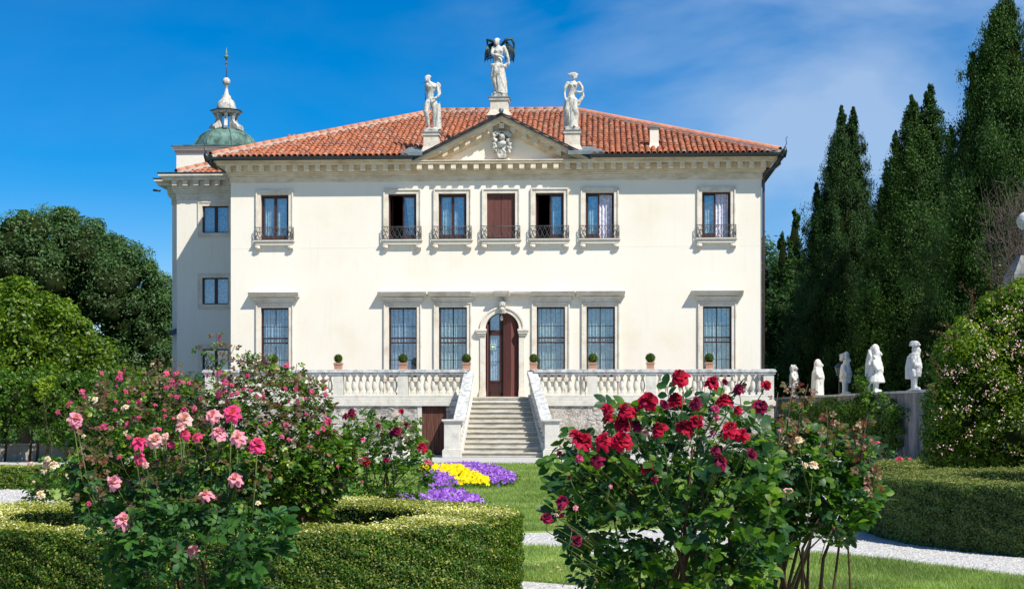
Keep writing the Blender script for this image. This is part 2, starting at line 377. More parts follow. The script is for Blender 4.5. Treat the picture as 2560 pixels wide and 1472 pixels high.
class MB:
    def __init__(s): s.v = []; s.f = []; s.sm = []
    def add(s, vs, fs, smooth=False):
        b = len(s.v); s.v += [tuple(p) for p in vs]
        s.f += [tuple(b + i for i in f) for f in fs]; s.sm += [smooth] * len(fs)
        return s
    def box(s, x0, x1, y0, y1, z0, z1):
        x0, x1 = min(x0, x1), max(x0, x1); y0, y1 = min(y0, y1), max(y0, y1); z0, z1 = min(z0, z1), max(z0, z1)
        return s.add([(x0, y0, z0), (x1, y0, z0), (x1, y1, z0), (x0, y1, z0), (x0, y0, z1), (x1, y0, z1), (x1, y1, z1), (x0, y1, z1)],
                     [(0, 3, 2, 1), (4, 5, 6, 7), (0, 1, 5, 4), (1, 2, 6, 5), (2, 3, 7, 6), (3, 0, 4, 7)])
    def hexa(s, a, b):
        """solid between two quads (4 points each, same order)"""
        return s.add(list(a) + list(b), [(0, 3, 2, 1), (4, 5, 6, 7), (0, 1, 5, 4), (1, 2, 6, 5), (2, 3, 7, 6), (3, 0, 4, 7)])
    def prism(s, poly, a, b, axis='y', smooth=False):
        """polygon [(p,q)] extruded from a to b along an axis"""
        def P(p, q, t):
            return {'y': (p, t, q), 'z': (p, q, t), 'x': (t, p, q)}[axis]
        n = len(poly)
        vs = [P(p, q, a) for p, q in poly] + [P(p, q, b) for p, q in poly]
        s.add(vs, [tuple(range(n))[::-1], tuple(range(n, 2 * n))])
        bb = len(s.v) - 2 * n
        for i in range(n):
            j = (i + 1) % n
            s.f.append((bb + i, bb + j, bb + n + j, bb + n + i)); s.sm.append(smooth)
        return s
    def tube(s, pts, rad, n=6, caps=True, smooth=True):
        pts = [Vector(p) for p in pts]
        if not hasattr(rad, '__len__'): rad = [rad] * len(pts)
        up = Vector((0, 0, 1)); base = len(s.v); ax = None
        for i, p in enumerate(pts):
            d = (pts[min(i + 1, len(pts) - 1)] - pts[max(i - 1, 0)])
            if d.length < 1e-9: d = Vector((0, 0, 1))
            d.normalize()
            if ax is None:
                ref = up if abs(d.z) < .9 else Vector((1, 0, 0))
                ax = d.cross(ref).normalized()
            else:
                ax = (ax - d * ax.dot(d))
                ax = ax.normalized() if ax.length > 1e-6 else d.orthogonal().normalized()
            bx = d.cross(ax)
            for k in range(n):
                a = 2 * math.pi * k / n
                s.v.append(tuple(p + (ax * math.cos(a) + bx * math.sin(a)) * rad[i]))
        for i in range(len(pts) - 1):
            for k in range(n):
                k2 = (k + 1) % n
                s.f.append((base + i * n + k, base + i * n + k2, base + (i + 1) * n + k2, base + (i + 1) * n + k)); s.sm.append(smooth)
        if caps:
            s.f.append(tuple(base + k for k in range(n))[::-1]); s.sm.append(False)
            e = base + (len(pts) - 1) * n
            s.f.append(tuple(e + k for k in range(n))); s.sm.append(False)
        return s
    def lathe(s, prof, n=14, c=(0, 0, 0), smooth=True, sq=False, ph=0):
        base = len(s.v)
        for r, z in prof:
            for k in range(n):
                a = 2 * math.pi * (k + ph) / n
                s.v.append((c[0] + r * math.cos(a), c[1] + r * math.sin(a), c[2] + z))
        for i in range(len(prof) - 1):
            for k in range(n):
                k2 = (k + 1) % n
                s.f.append((base + i * n + k, base + i * n + k2, base + (i + 1) * n + k2, base + (i + 1) * n + k)); s.sm.append(smooth)
        s.f.append(tuple(base + k for k in range(n))[::-1]); s.sm.append(False)
        e = base + (len(prof) - 1) * n
        s.f.append(tuple(e + k for k in range(n))); s.sm.append(False)
        return s
    def ell(s, c, r, n=10, m=7, rot=None):
        base = len(s.v)
        Mx = Matrix.Identity(3) if rot is None else Matrix.Rotation(rot[0], 3, rot[1])
        rows = []
        for i in range(m + 1):
            th = math.pi * i / m
            if i in (0, m):
                p = Vector((0, 0, r[2] * math.cos(th))); rows.append([len(s.v)]); s.v.append(tuple(Mx @ p + Vector(c)))
            else:
                row = []
                for k in range(n):
                    a = 2 * math.pi * k / n
                    p = Vector((r[0] * math.sin(th) * math.cos(a), r[1] * math.sin(th) * math.sin(a), r[2] * math.cos(th)))
                    row.append(len(s.v)); s.v.append(tuple(Mx @ p + Vector(c)))
                rows.append(row)
        for i in range(m):
            A, B = rows[i], rows[i + 1]
            for k in range(n):
                k2 = (k + 1) % n
                if len(A) == 1: s.f.append((A[0], B[k], B[k2]))
                elif len(B) == 1: s.f.append((A[k], B[0], A[k2]))
                else: s.f.append((A[k], B[k], B[k2], A[k2]))
                s.sm.append(True)
        return s
    def mesh(s, name, m, org=(0, 0, 0)):
        me = bpy.data.meshes.new(name)
        vv = [(a - org[0], b - org[1], c - org[2]) for a, b, c in s.v] if any(org) else s.v
        me.from_pydata(vv, [], s.f)
        me.polygons.foreach_set('use_smooth', s.sm)
        me.materials.append(m); me.update()
        return me
    def build(s, name, m, parent=None, org=(0, 0, 0), loc=None):
        return link(name, s.mesh(name, m, org), parent, loc)

def box_obj(name, m, parent, *b):
    return MB().box(*b).build(name, m, parent)
def bevel(o, w=.01, seg=1):
    md = o.modifiers.new('edge', 'BEVEL'); md.width = w; md.segments = seg; md.limit_method = 'ANGLE'
    return o

# photograph pixel (2560 x 1472) -> place in the world, used to measure the scene
F, CX, HZ, EYE = 4044.0, 1280.0, 1030.0, 1.6
TH = R(3.0); CT, STH = math.cos(TH), math.sin(TH); D0 = 62.5
def U(px, v=0):
    k = (px - CX) / F
    return (k * (D0 + v * CT) - v * STH) / (CT + k * STH)
def ZZ(py, u, v=0):
    return EYE + (HZ - py) / F * (D0 - u * STH + v * CT)
def frame_pt(u, v, z): return (u * CT + v * STH, D0 - u * STH + v * CT, z)
def at(px, py, d): return ((px - CX) * d / F, d, EYE + (HZ - py) * d / F)
def gd(px, py, z=0):
    d = (EYE - z) * F / (py - HZ); return ((px - CX) * d / F, d)

# ================================================================== setting: ground
def sheet(name, pts, z, th, m, label=None):
    o = MB().prism([(p[0], p[1]) for p in pts], z - th, z, 'z').build(name, m)
    return tag(o, label, None, None, 'structure')
g = sheet('ground', [(-900, -60), (900, -60), (900, 1500), (-900, 1500)], -.03, .4, MT['field'])
gravel = sheet('gravel_path', [(-34, 1), (13.3, 1), (13.3, 62.5), (-34, 62.5)], 0, .028, MT['gravel'])
def wobbly(pts, step=.35, amp=.03, seed=1):
    r = random.Random(seed); out = []
    for i in range(len(pts)):
        a, b = Vector(pts[i]), Vector(pts[(i + 1) % len(pts)])
        n = max(1, min(60, int((b - a).length / step)))
        for k in range(n):
            p = a.lerp(b, k / n); out.append((p.x + r.uniform(-amp, amp), p.y + r.uniform(-amp, amp)))
    return out
LAWN_FAR = [gd(1280, 1333), gd(1420, 1328), gd(1640, 1322), gd(1800, 1308), gd(1890, 1285), gd(1930, 1250), (7.5, 34), (8.2, 43), (7.5, 48.2), (3.0, 49.2), (-10, 49.8), (-12, 45), (-12, 38), (-9, 31), (-6.5, 25), (-3, 21.6)]
LAWN_NEAR = [gd(1250, 1421), gd(1340, 1418), gd(1420, 1405), gd(1480, 1397), gd(1600, 1389), gd(1850, 1382), gd(2000, 1385), gd(2111, 1393), gd(2300, 1414), gd(2560, 1449), (6.2, 13.5), (5, 10.5), gd(1900, 1640), gd(1700, 1530), gd(1560, 1474), gd(1470, 1465), gd(1318, 1452), gd(1250, 1449)]
LAWN_TIP = [gd(1240, 1366), gd(1330, 1366), gd(1420, 1372), gd(1465, 1382), gd(1472, 1390), gd(1400, 1402), gd(1330, 1409), gd(1240, 1411)]
LAWNS = []
for i, (nm, pts, lab) in enumerate((('lawn', LAWN_FAR, 'mown lawn in front of the staircase'), ('lawn', LAWN_NEAR, 'mown grass under the rose bushes'), ('lawn', LAWN_TIP, 'narrow pointed strip of mown grass beside the gravel'))):
    w = wobbly(pts, seed=i); LAWNS.append(w)
    sheet(nm, w, .022, .04, MT['turf'], lab)
upper_ground = MB().box(14.2, 90, 15, 160, -1, 2.05).build('upper_ground', MT['field']); tag(upper_ground, kind='structure')

# ================================================================== the villa
villa = empty('villa', (0, D0, 0), -TH)
tag(villa, 'cream plastered villa with red tiled hip roof and central pediment', 'villa')
UL, UR = U(577), U(1904)
WTOP = 10.9
DEPTH = 14.4

def wallgrid(mb, u0, u1, z0, z1, v0, v1, opens, axis=0):
    us = sorted({u0, u1} | {o[0] for o in opens} | {o[1] for o in opens})
    zs = sorted({z0, z1} | {o[2] for o in opens} | {o[3] for o in opens})
    for i in range(len(us) - 1):
        for j in range(len(zs) - 1):
            cu, cz = (us[i] + us[i + 1]) / 2, (zs[j] + zs[j + 1]) / 2
            if any(o[0] < cu < o[1] and o[2] < cz < o[3] for o in opens): continue
            a, b, c, d = us[i], us[i + 1], zs[j], zs[j + 1]
            mb.add([(a, v0, c), (b, v0, c), (b, v0, d), (a, v0, d)], [(0, 1, 2, 3)])
            mb.add([(a, v1, c), (b, v1, c), (b, v1, d), (a, v1, d)], [(3, 2, 1, 0)])
    for a, b, c, d in opens:
        mb.add([(a, v0, c), (a, v1, c), (a, v1, d), (a, v0, d)], [(0, 1, 2, 3)])
        mb.add([(b, v0, c), (b, v1, c), (b, v1, d), (b, v0, d)], [(3, 2, 1, 0)])
        mb.add([(a, v0, d), (b, v0, d), (b, v1, d), (a, v1, d)], [(3, 2, 1, 0)])
        mb.add([(a, v0, c), (b, v0, c), (b, v1, c), (a, v1, c)], [(0, 1, 2, 3)])

UPW = [686.7, 1005.8, 1131.0, 1252.4, 1373.9, 1499.3, 1790.5]
LOW = [687.1, 1006.9, 1131.9, 1376.9, 1501.6, 1792.9]
UZ0, UZ1, LZ0, LZ1 = 8.25, 10.05, 2.95, 5.66
WH = .545
uD0, uD1 = U(1213.8), U(1297.5); DC = (uD0 + uD1) / 2; DR = (uD1 - uD0) / 2; DSP = 5.46 - DR
opens = [(U(x) - WH, U(x) + WH, UZ0, UZ1) for x in UPW] + [(U(x) - WH, U(x) + WH, LZ0, LZ1) for x in LOW] + [(uD0, uD1, 2.17, 5.46)]
mb = MB(); wallgrid(mb, UL, UR, 0, WTOP, 0, .45, opens)
for s in (-1, 1):        # spandrels of the arch
    pts = [(DC + s * DR, 5.46)] + [(DC + s * DR * math.cos(a), DSP + DR * math.sin(a)) for a in [math.pi / 2 * k / 10 for k in range(11)]]
    mb.prism(pts[:-1] + [(DC, 5.46)], .001, .449, 'y')
mb.box(UL, UL + .45, .451, DEPTH, 0, WTOP); mb.box(UR - .45, UR, .451, DEPTH, 0, WTOP)
mb.box(UL + .45, UR - .45, DEPTH - .45, DEPTH, 0, WTOP)
mb.build('wall', MT['plaster'], villa)
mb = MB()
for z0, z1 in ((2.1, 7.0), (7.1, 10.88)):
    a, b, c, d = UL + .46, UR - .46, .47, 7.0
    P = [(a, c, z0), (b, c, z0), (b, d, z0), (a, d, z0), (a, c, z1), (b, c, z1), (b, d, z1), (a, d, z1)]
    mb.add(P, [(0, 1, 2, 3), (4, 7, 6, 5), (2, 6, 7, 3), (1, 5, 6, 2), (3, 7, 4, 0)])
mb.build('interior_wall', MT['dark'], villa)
# faint floor line in the plaster
MB().box(UL - .003, UR + .003, -.004, 0, 7.97, 8.01).build('string_line', MT['plaster'], villa)

# ---- cornice
PA, PB = U(1030, -.75), U(1476.5, -.75); PC = U(1250, -.7); EZ = 11.40
cor = MB()
for p, z0, z1 in ((.035, 10.52, 10.77), (.09, 10.77, 10.85), (.15, 10.85, 10.93), (.17, 10.93, 11.15)):
    cor.box(UL - p, UR + p, -p, 1.2, z0, z1)
for p, z0, z1 in ((.47, 11.15, 11.235), (.51, 11.235, 11.275)):
    cor.box(UL - p, UR + p, -p, 1.2, z0, z1)
for a, b in ((UL - .6, PA), (PB, UR + .6)):
    cor.prism([(-.52, 11.276), (-.56, 11.30), (-.64, 11.335), (-.66, 11.38), (1.0, 11.38), (1.0, 11.276)], a, b, 'x')
cornice = cor.build('cornice', MT['cornice'], villa); bevel(cornice, .012)
dm = MB().box(-.095, .095, -.43, -.17, 10.955, 11.149).add([(-.095, -.43, 10.955), (.095, -.43, 10.955), (.095, -.25, 10.92), (-.095, -.25, 10.92)], [(0, 1, 2, 3)])
dme = dm.mesh('dentil', MT['cornice'])
nd = int((UR - UL + .1) / .437)
for i in range(nd + 1):
    link('dentil', dme, cornice, (UL - .03 + (UR - UL + .06) * i / nd, 0, 0))
for a, b in ((UL - .72, PA + .03), (PB - .03, UR + .72)):
    gt = MB()
    gt.prism([(-.665, 11.285), (-.74, 11.29), (-.80, 11.34), (-.81, 11.42), (-.78, 11.425), (-.665, 11.42)], a, b, 'x')
    x0, x1 = (UL - .81, UL - .665) if a < 0 else (UR + .665, UR + .81)
    gt.box(x0, x1, -.80, 9, 11.29, 11.42)
    gutter = gt.build('gutter', MT['gutter'], villa)
for s, ue in ((-1, UL - .70), (1, UR + .70)):      # upturned corner finials
    f = MB().tube([(ue, -.70, 11.30), (ue + s * .1, -.78, 11.5), (ue + s * .12, -.8, 11.62)], [.16, .10, .02], 8)
    f.tube([(ue + s * .06, -.78, 11.55), (ue + s * .16, -.82, 11.75), (ue + s * .13, -.82, 11.92), (ue + s * .19, -.82, 12.0)], [.018, .015, .012, .02], 5)
    f.tube([(ue - s * .02, -.68, 11.32), (ue - s * .12, -.55, 11.1), (ue - s * .28, -.4, 10.98)], [.14, .07, .03], 7)
    f.build('corner_finial', MT['gutter'], gutter)
dp = MB().tube([(UR + .62, -.35, 11.3), (UR + .66, -.33, 11.05), (UR + .5, -.25, 10.93), (UR + .2, -.12, 10.83), (UR + .09, -.06, 10.62), (UR + .07, -.04, 10.3), (UR + .07, -.04, 2.3)], .05, 8)
dp.build('downpipe', MT['pipe'], villa)

# ---- pediment
PS = (13.05 - 11.36) / ((PB - PA) / 2)
HALF = (PB - PA) / 2; PC = (PA + PB) / 2; PZ = 13.05
ped = empty('pediment', (0, 0, 0), 0, villa)
MB().prism([(PC - HALF + .25, 11.276), (PC + HALF - .25, 11.276), (PC, PZ - .45)], 0.0, 1.0, 'y').build('tympanum', MT['plaster'], ped)
rk = MB()
for p, a, b in ((.52, .10, .20), (.42, .20, .31), (.16, .31, .53), (.10, .53, .64)):
    for s in (-1, 1):
        L = HALF + .02
        # clip layers at the ledge
        def uz(off): return (PC + s * max(0, min(L, (PZ - off - 11.277) / PS)), max(11.277, PZ - off - PS * L))
        ua, za = uz(a); ub, zb = uz(b)
        pts = [(PC, PZ - a), (PC, PZ - b), (ub, zb), (ua, za)]
        if s < 0: pts = pts[::-1]
        rk.prism(pts, -p, 0.002, 'y')
rake = rk.build('raking_cornice', MT['cornice'], ped)
for s in (-1, 1):
    for k in range(0, 8):
        if k == 0 and s < 0: continue
        uc = PC + s * k * .437; w = .095
        zt = lambda u: PZ - .312 - PS * abs(u - PC)
        if zt(uc) < 11.5: continue
        pts = [(uc - w, zt(uc - w) - .185), (uc + w, zt(uc + w) - .185), (uc + w, zt(uc + w)), (uc - w, zt(uc - w))]
        MB().prism(pts, -.37, -.16, 'y').build('dentil', MT['cornice'], rake)
gm = MB()
for s in (-1, 1):
    pts = [(PC, PZ + .02), (PC, PZ - .099), (PC + s * (HALF + .02), PZ - .099 - PS * (HALF + .02)), (PC + s * (HALF + .02), PZ + .02 - PS * (HALF + .02))]
    gm.prism(pts if s > 0 else pts[::-1], -.64, -.525, 'y')
gm.build('raking_gutter', MT['gutter'], ped)
MB().prism([(PC - HALF, PZ - .105 - PS * HALF), (PC - HALF, PZ - .18 - PS * HALF), (PC, PZ - .18), (PC + HALF, PZ - .18 - PS * HALF), (PC + HALF, PZ - .105 - PS * HALF), (PC, PZ - .105)], .01, 3.2, 'y').box(PC - .05, PC + .05, 1.01, 1.1, 11.5, 12.5).build('gable_roof_deck', MT['tile_under'], ped)
MB().ell((PC, -.7, PZ + .07), (.1, .12, .1)).build('lead_knob', MT['lead'], ped)

# ---- main roof
ER, EL = UR + .62, UL - .62
V0 = -.70; PIT = .392; HR = 7.95
roof = empty('roof', (0, 0, 0), 0, villa)
zr = EZ + PIT * HR; v1 = V0 + 2 * HR
rd = MB().add([(EL, V0, EZ), (ER, V0, EZ), (ER, v1, EZ), (EL, v1, EZ), (EL + HR, V0 + HR, zr), (ER - HR, V0 + HR, zr),
               (EL, V0, EZ - .02), (ER, V0, EZ - .02), (ER, v1, EZ - .02), (EL, v1, EZ - .02)],
              [(1, 2, 5), (2, 3, 4, 5), (3, 0, 4), (1, 7, 8, 2), (2, 8, 9, 3), (3, 9, 6, 0)])
ntch = (PZ - .06 - EZ) / PIT + V0
rd.add([(EL, V0, EZ), (PA, V0, EZ), (PC, ntch, EZ + PIT * (ntch - V0)), (PB, V0, EZ), (ER, V0, EZ), (ER - HR, V0 + HR, zr), (EL + HR, V0 + HR, zr)], [(0, 1, 2), (2, 3, 4), (0, 2, 6), (2, 5, 6), (2, 4, 5)])
for a_, b_ in ((EL, PA), (PB, ER)):
    rd.add([(a_, V0, EZ), (a_, V0, EZ - .02), (b_, V0, EZ - .02), (b_, V0, EZ)], [(0, 1, 2, 3)])
rd.build('roof_deck', MT['tile_under'], roof)

def barrel(r0, r1, L, seg=6, rim=.018):
    V, Fc = [], []
    for y, r in ((0, r0), (L, r1)):
        for k in range(seg + 1):
            a = math.pi * k / seg; V.append((r * math.cos(a), y, r * math.sin(a) * .95))
    for k in range(seg): Fc.append((k, k + 1, seg + 1 + k + 1, seg + 1 + k))
    b = len(V)
    for k in range(seg + 1):
        a = math.pi * k / seg; V.append(((r0 - rim) * math.cos(a), .004, (r0 - rim) * math.sin(a) * .95))
    for k in range(seg): Fc.append((k, b + k, b + k + 1, k + 1))
    return np.array(V), np.array(Fc)
TV, TF = barrel(.100, .082, .46)
tile_me = npmesh('tile', TV, TF, MT['tile'], True)
def place(V, Mx):
    M3 = np.array(Mx)[:3, :3]; t = np.array(Mx)[:3, 3]
    return V @ M3.T + t
def join_copies(name, V, Fc, mats, m, parent, smooth=True, kind='stuff', label=None):
    if not mats: return
    VV = np.concatenate([place(V, M) for M in mats]); n = len(V)
    FF = np.concatenate([Fc + i * n for i in range(len(mats))])
    o = link(name, npmesh(name, VV, FF, m, smooth), parent)
    tag(o, label, None, None, kind); return o
pit = math.atan(PIT); cp, sp = math.cos(pit), math.sin(pit)
CHU0, CHU1 = U(1624, .55), U(1646, .55)
tiles = []
rr = random.Random(3)
CSP, RSP = .226, .40
ncol = int((ER - EL) / CSP)
for j in range(0, 23):
    s0 = j * RSP - .03; t = s0 * cp
    for i in range(ncol + 1):
        u = EL + .1 + i * CSP
        tt = t + .12
        if u - EL < tt or ER - u < tt or t > HR - .15: continue
        z = EZ + PIT * max(0, t)
        if abs(u - PC) < HALF + .35 and z < PZ + .02 - PS * abs(u - PC) + .04: continue
        if CHU0 - .06 < u < CHU1 + .06 and .75 < t < 1.75: continue
        M = Matrix.Translation((u + rr.uniform(-.012, .012), V0 + t, z + .035 + rr.uniform(-.006, .008))) @ Matrix.Rotation(pit - .045 + rr.uniform(-.02, .02), 4, 'X') @ Matrix.Rotation(rr.uniform(-.035, .035), 4, 'Z')
        tiles.append((j, M))
tiles.sort(key=lambda a: a[0])
for j, M in tiles[:260]:
    o = link('tile', tile_me, roof); o.matrix_local = M
join_copies('tile_rows', TV, TF, [M for j, M in tiles[260:]], MT['tile'], roof)
# hip and ridge tiles on a mortar bed
RV, RF = barrel(.135, .115, .44)
ridge_me = npmesh('ridge_tile', RV, RF, MT['ridge'], True)
bed = MB()
def ridge_run(a, b, parent, name='ridge_tile'):
    a, b = Vector(a), Vector(b); L = (b - a).length; n = int(L / .40); d = (b - a).normalized()
    q = Vector((0, 1, 0)).rotation_difference(d)
    side = d.cross(Vector((0, 0, 1))).normalized(); upv = side.cross(d)
    Mr = Matrix((side, d, upv)).transposed().to_4x4()
    for k in range(n):
        p = a + d * (k * L / n)
        o = link(name, ridge_me, parent)
        o.matrix_local = Matrix.Translation(p + Vector((0, 0, .075))) @ Mr @ Matrix.Rotation(.03 + rr.uniform(-.01, .01), 4, 'X')
    bed.hexa([a + side * .15 - upv * .04, a - side * .15 - upv * .04, a - side * .125 + upv * .085, a + side * .125 + upv * .085],
             [b + side * .15 - upv * .04, b - side * .15 - upv * .04, b - side * .125 + upv * .085, b + side * .125 + upv * .085])
ridge_run((EL, V0, EZ + .05), (EL + HR, V0 + HR, zr + .02), roof)
ridge_run((ER, V0, EZ + .05), (ER - HR, V0 + HR, zr + .02), roof)
ridge_run((EL + HR, V0 + HR, zr + .02), (ER - HR, V0 + HR, zr + .02), roof)
bed.build('mortar_bed', MT['mortar'], roof)
# tiles along the rake of the gable
for s in (-1, 1):
    ang = math.atan(PS); n = int(HALF / math.cos(ang) / .40)
    for row in range(2):
        for k in range(n):
            dd = HALF / math.cos(ang) * (1 - (k + 1) / (n + .3)) + .25
            u = PC + s * dd * math.cos(ang); z = PZ - .06 - dd * math.sin(ang)
            if dd * math.cos(ang) > HALF - .5: continue
            o = link('tile', tile_me, ped)
            o.matrix_local = Matrix.Translation((u, -.55 + row * .24, z)) @ Matrix.Rotation(s * math.pi / 2, 4, 'Z') @ Matrix.Rotation(ang - .03, 4, 'X')
# lead flashings at the feet of the gable
for x0, x1, tl in ((1002, 1056, .80), (1420, 1512, .72)):
    a, b = U(x0, -.6), U(x1, -.6)
    h = .15
    if x0 < 1200: q = [(a, 0.0), (b, 0.0), (b, tl), (a + .25, tl)]
    else: q = [(a, 0.0), (b, 0.0), (b - .55, tl), (a - .1, tl)]
    lo = [(u, V0 - .02 + t, EZ + PIT * t + .02) for u, t in q]; hi = [(u, V0 - .02 + t, EZ + PIT * t + h) for u, t in q]
    MB().hexa(lo, hi).build('lead_flashing', MT['lead'], roof)
# chimney
c0, c1 = CHU0, CHU1
ch = MB().box(c0, c1, .25, .25 + (c1 - c0), 11.6, 12.55)
zb = EZ + PIT * .95
ch.hexa([(c0 - .05, .2, zb - .1), (c1 + .05, .2, zb - .1), (c1 + .05, .65, zb), (c0 - .05, .65, zb)], [(c0, .25, zb + .22), (c1, .25, zb + .22), (c1, .6, zb + .22), (c0, .6, zb + .22)])
chim = ch.build('chimney', MT['plaster'], roof)
MB().box(c0 - .05, c1 + .05, .2, .3 + (c1 - c0), 12.56, 12.61).build('chimney_cap', MT['lead'], roof)
MB().tube([(U(1064, 7), 7.0, 14.6), (U(1064, 7), 7.0, 15.9)], .03, 6).tube([(U(1064, 7) - .18, 7.0, 15.75), (U(1064, 7) + .1, 7.0, 15.82)], .008, 4).build('antenna', MT['iron'], roof)

# ---- windows
def ring(mb, u0, u1, z0, z1, w, va, vb, bottom=False):
    mb.box(u0 - w, u0, va, vb, z0 - (w if bottom else 0), z1 + w); mb.box(u1, u1 + w, va, vb, z0 - (w if bottom else 0), z1 + w)
    mb.box(u0, u1, va, vb, z1, z1 + w)
    if bottom: mb.box(u0, u1, va, vb, z0 - w, z0)
def curtain(name, parent, u0, u1, z0, z1, v, amp=.025, fold=.09, m='lace', gather=0):
    nx = max(8, int((u1 - u0) / fold * 5)); V = []; ph = random.random() * 6
    for j in range(5):
        z = z0 + (z1 - z0) * j / 4
        for i in range(nx + 1):
            f = i / nx; x = u0 + (u1 - u0) * f
            if gather: x = x + (u1 - x) * gather * (1 - j / 4)
            V.append((x, v + amp * math.sin(f * (u1 - u0) / fold * 6.283 + ph + .4 * math.sin(f * 9)), z))
    Fc = [(j * (nx + 1) + i, j * (nx + 1) + i + 1, (j + 1) * (nx + 1) + i + 1, (j + 1) * (nx + 1) + i) for j in range(4) for i in range(nx)]
    return link(name, npmesh(name, np.array(V), np.array(Fc), MT[m], True), parent)
def casement(parent, u0, u1, z0, z1, v, ang=0, hinge='l', nm='casement', pane=True, rail=.10):
    """a glazed leaf; ang opens it into the room"""
    w = u1 - u0; e = empty(nm, (u0 if hinge == 'l' else u1, v, 0), 0, parent)
    s = 1 if hinge == 'l' else -1
    mb = MB()
    def bx(a, b, z0_, z1_): mb.box(s * a, s * b, 0, .045, z0_, z1_)
    bx(0, .055, z0, z1); bx(w - .055, w, z0, z1); bx(.055, w - .055, z1 - .06, z1); bx(.055, w - .055, z0, z0 + rail + .08)
    f = mb.build('casement', MT['wood'], parent); f.location = (u0 if hinge == 'l' else u1, v, 0); f.rotation_euler = (0, 0, s * ang)
    bpy.data.objects.remove(e)
    return f
# wrought iron balcony: one set of meshes
def rail_mesh():
    r = MB(); w, d, z0, z1 = .74, .15, UZ0 + .02, UZ0 + .52
    for z in (z0 + .015, z1): r.tube([(-w, 0, z), (-w, -d, z), (w, -d, z), (w, 0, z)], .013, 5)
    for x in (-w, w):
        r.tube([(x, -d, z0), (x, -d, z1 + .01)], .018, 5)
        r.tube([(x, 0, z0), (x, 0, z1)], .012, 5)
    n = 8; p = 2 * w / n
    for k in range(n):
        c = -w + p * (k + .5)
        for s in (-1, 1):
            pts = [(c + s * p * .5 * math.cos(math.pi * t / 8), -d, z0 + (z1 - z0) * t / 8) for t in range(9)]
            r.tube(pts, .009, 4, caps=False)
            r.tube([(c, -d, z0), (c + s * p * .22, -d, z0 + .09), (c, -d, z0 + .20)], .007, 4, caps=False)
            r.tube([(c, -d, z1), (c + s * p * .2, -d, z1 - .05), (c + s * p * .06, -d, z1 - .10)], .006, 4, caps=False)
        r.ell((c + p * .5 if k < n - 1 else c, -d, (z0 + z1) / 2), (.016, .016, .016), 5, 4)
    for x in (-w, w):
        for y0 in (0, -d * .5):
            for s in (-1, 1):
                pts = [(x, y0 - d * .25 + s * d * .25 * math.cos(math.pi * t / 6), z0 + (z1 - z0) * t / 6) for t in range(7)]
                r.tube(pts, .008, 4, caps=False)
    return r.mesh('railing', MT['iron'])
rail_me = rail_mesh()
sill_mb = MB().box(-.76, .76, -.19, 0, UZ0 - .06, UZ0 - .021).box(-.80, .80, -.22, 0, UZ0 - .02, UZ0 + .015).box(-.72, .72, -.16, 0, UZ0 - .16, UZ0 - .061)
sill_me = sill_mb.mesh('sill', MT['stone'])
bk = MB().prism([(0, UZ0 - .161), (-.14, UZ0 - .161), (-.15, UZ0 - .25), (-.09, UZ0 - .37), (0, UZ0 - .37)], -.095, .095, 'x')
bk.tube([(-.10, -.10, UZ0 - .26), (.10, -.10, UZ0 - .26)], .065, 10).ell((0, -.15, UZ0 - .26), (.06, .03, .06), 8, 5)
bk_me = bk.mesh('bracket', MT['stone'])
def upper_window(px, kind):
    u = U(px); a, b = u - WH, u + WH
    mb = MB(); ring(mb, a, b, UZ0, UZ1, .13, -.045, .02); ring(mb, a - .13, b + .13, UZ0, UZ1 + .13, .06, -.085, 0)
    win = mb.build('window', MT['stone'], villa); bevel(win, .008)
    link('sill', sill_me, win, (u, 0, 0)); link('railing', rail_me, win, (u, 0, 0))
    for s in (-1, 1): link('bracket', bk_me, win, (u + s * .645, 0, 0))
    fr = MB(); ring(fr, a + .05, b - .05, UZ0 + .05, UZ1 - .06, .05, .13, .24, True); fr.build('frame', MT['wood'], win)
    m0, m1 = a + .05, b - .05; z0, z1 = UZ0 + .05, UZ1 - .06
    gl = lambda x0, x1, v=.20: MB().box(x0 + .055, x1 - .055, v, v + .006, z0 + .18, z1 - .06).build('pane', MT['glass'], win)
    if kind == 'shutter':
        for x0, x1, nm in ((a + .01, u - .005, 0), (u + .005, b - .01, 1)):
            w = (x1 - x0) / 2
            for q in range(2):
                MB().box(x0 + q * w + .004, x0 + (q + 1) * w - .004, .10 + q * .004, .14, UZ0 + .02, UZ1 - .02).build('shutter_board', MT['shutter'], win)
        return
    if kind in ('both', 'lace'):
        casement(win, m0, u, z0, z1, .18); gl(m0, u); casement(win, u, m1, z0, z1, .18); gl(u, m1)
        curtain('curtain', win, m0 + .05, u - .05, z0, z1, .34, .04, .09, 'lace')
        curtain('curtain', win, u + .05, m1 - .05, z0, z1, .34, .02, .10, 'lace' if kind == 'both' else 'lace_blue')
    elif kind == 'leftopen':
        casement(win, u, m1, z0, z1, .18); gl(u, m1)
        casement(win, m0, u, z0, z1, .30, R(84))
        curtain('curtain', win, u + .1, m1 - .02, z0, z1, .34, .02, .08, 'lace', .45 if px < 1100 else 0)
    elif kind == 'rightopen':
        casement(win, m0, u - .02, z0, z1, .18); gl(m0, u - .02)
        casement(win, u, m1, z0, z1, .32, R(86), 'r')
        curtain('curtain', win, m0 + .05, u - .03, z0, z1, .34, .02, .09, 'lace')
        curtain('curtain', win, u - .03, m1 - .03, z0 - .03, z1, .24, .03, .12, 'lace_blue')
for px, k in zip(UPW, ('both', 'leftopen', 'lace', 'shutter', 'leftopen', 'rightopen', 'rightopen')):
    upper_window(px, k)

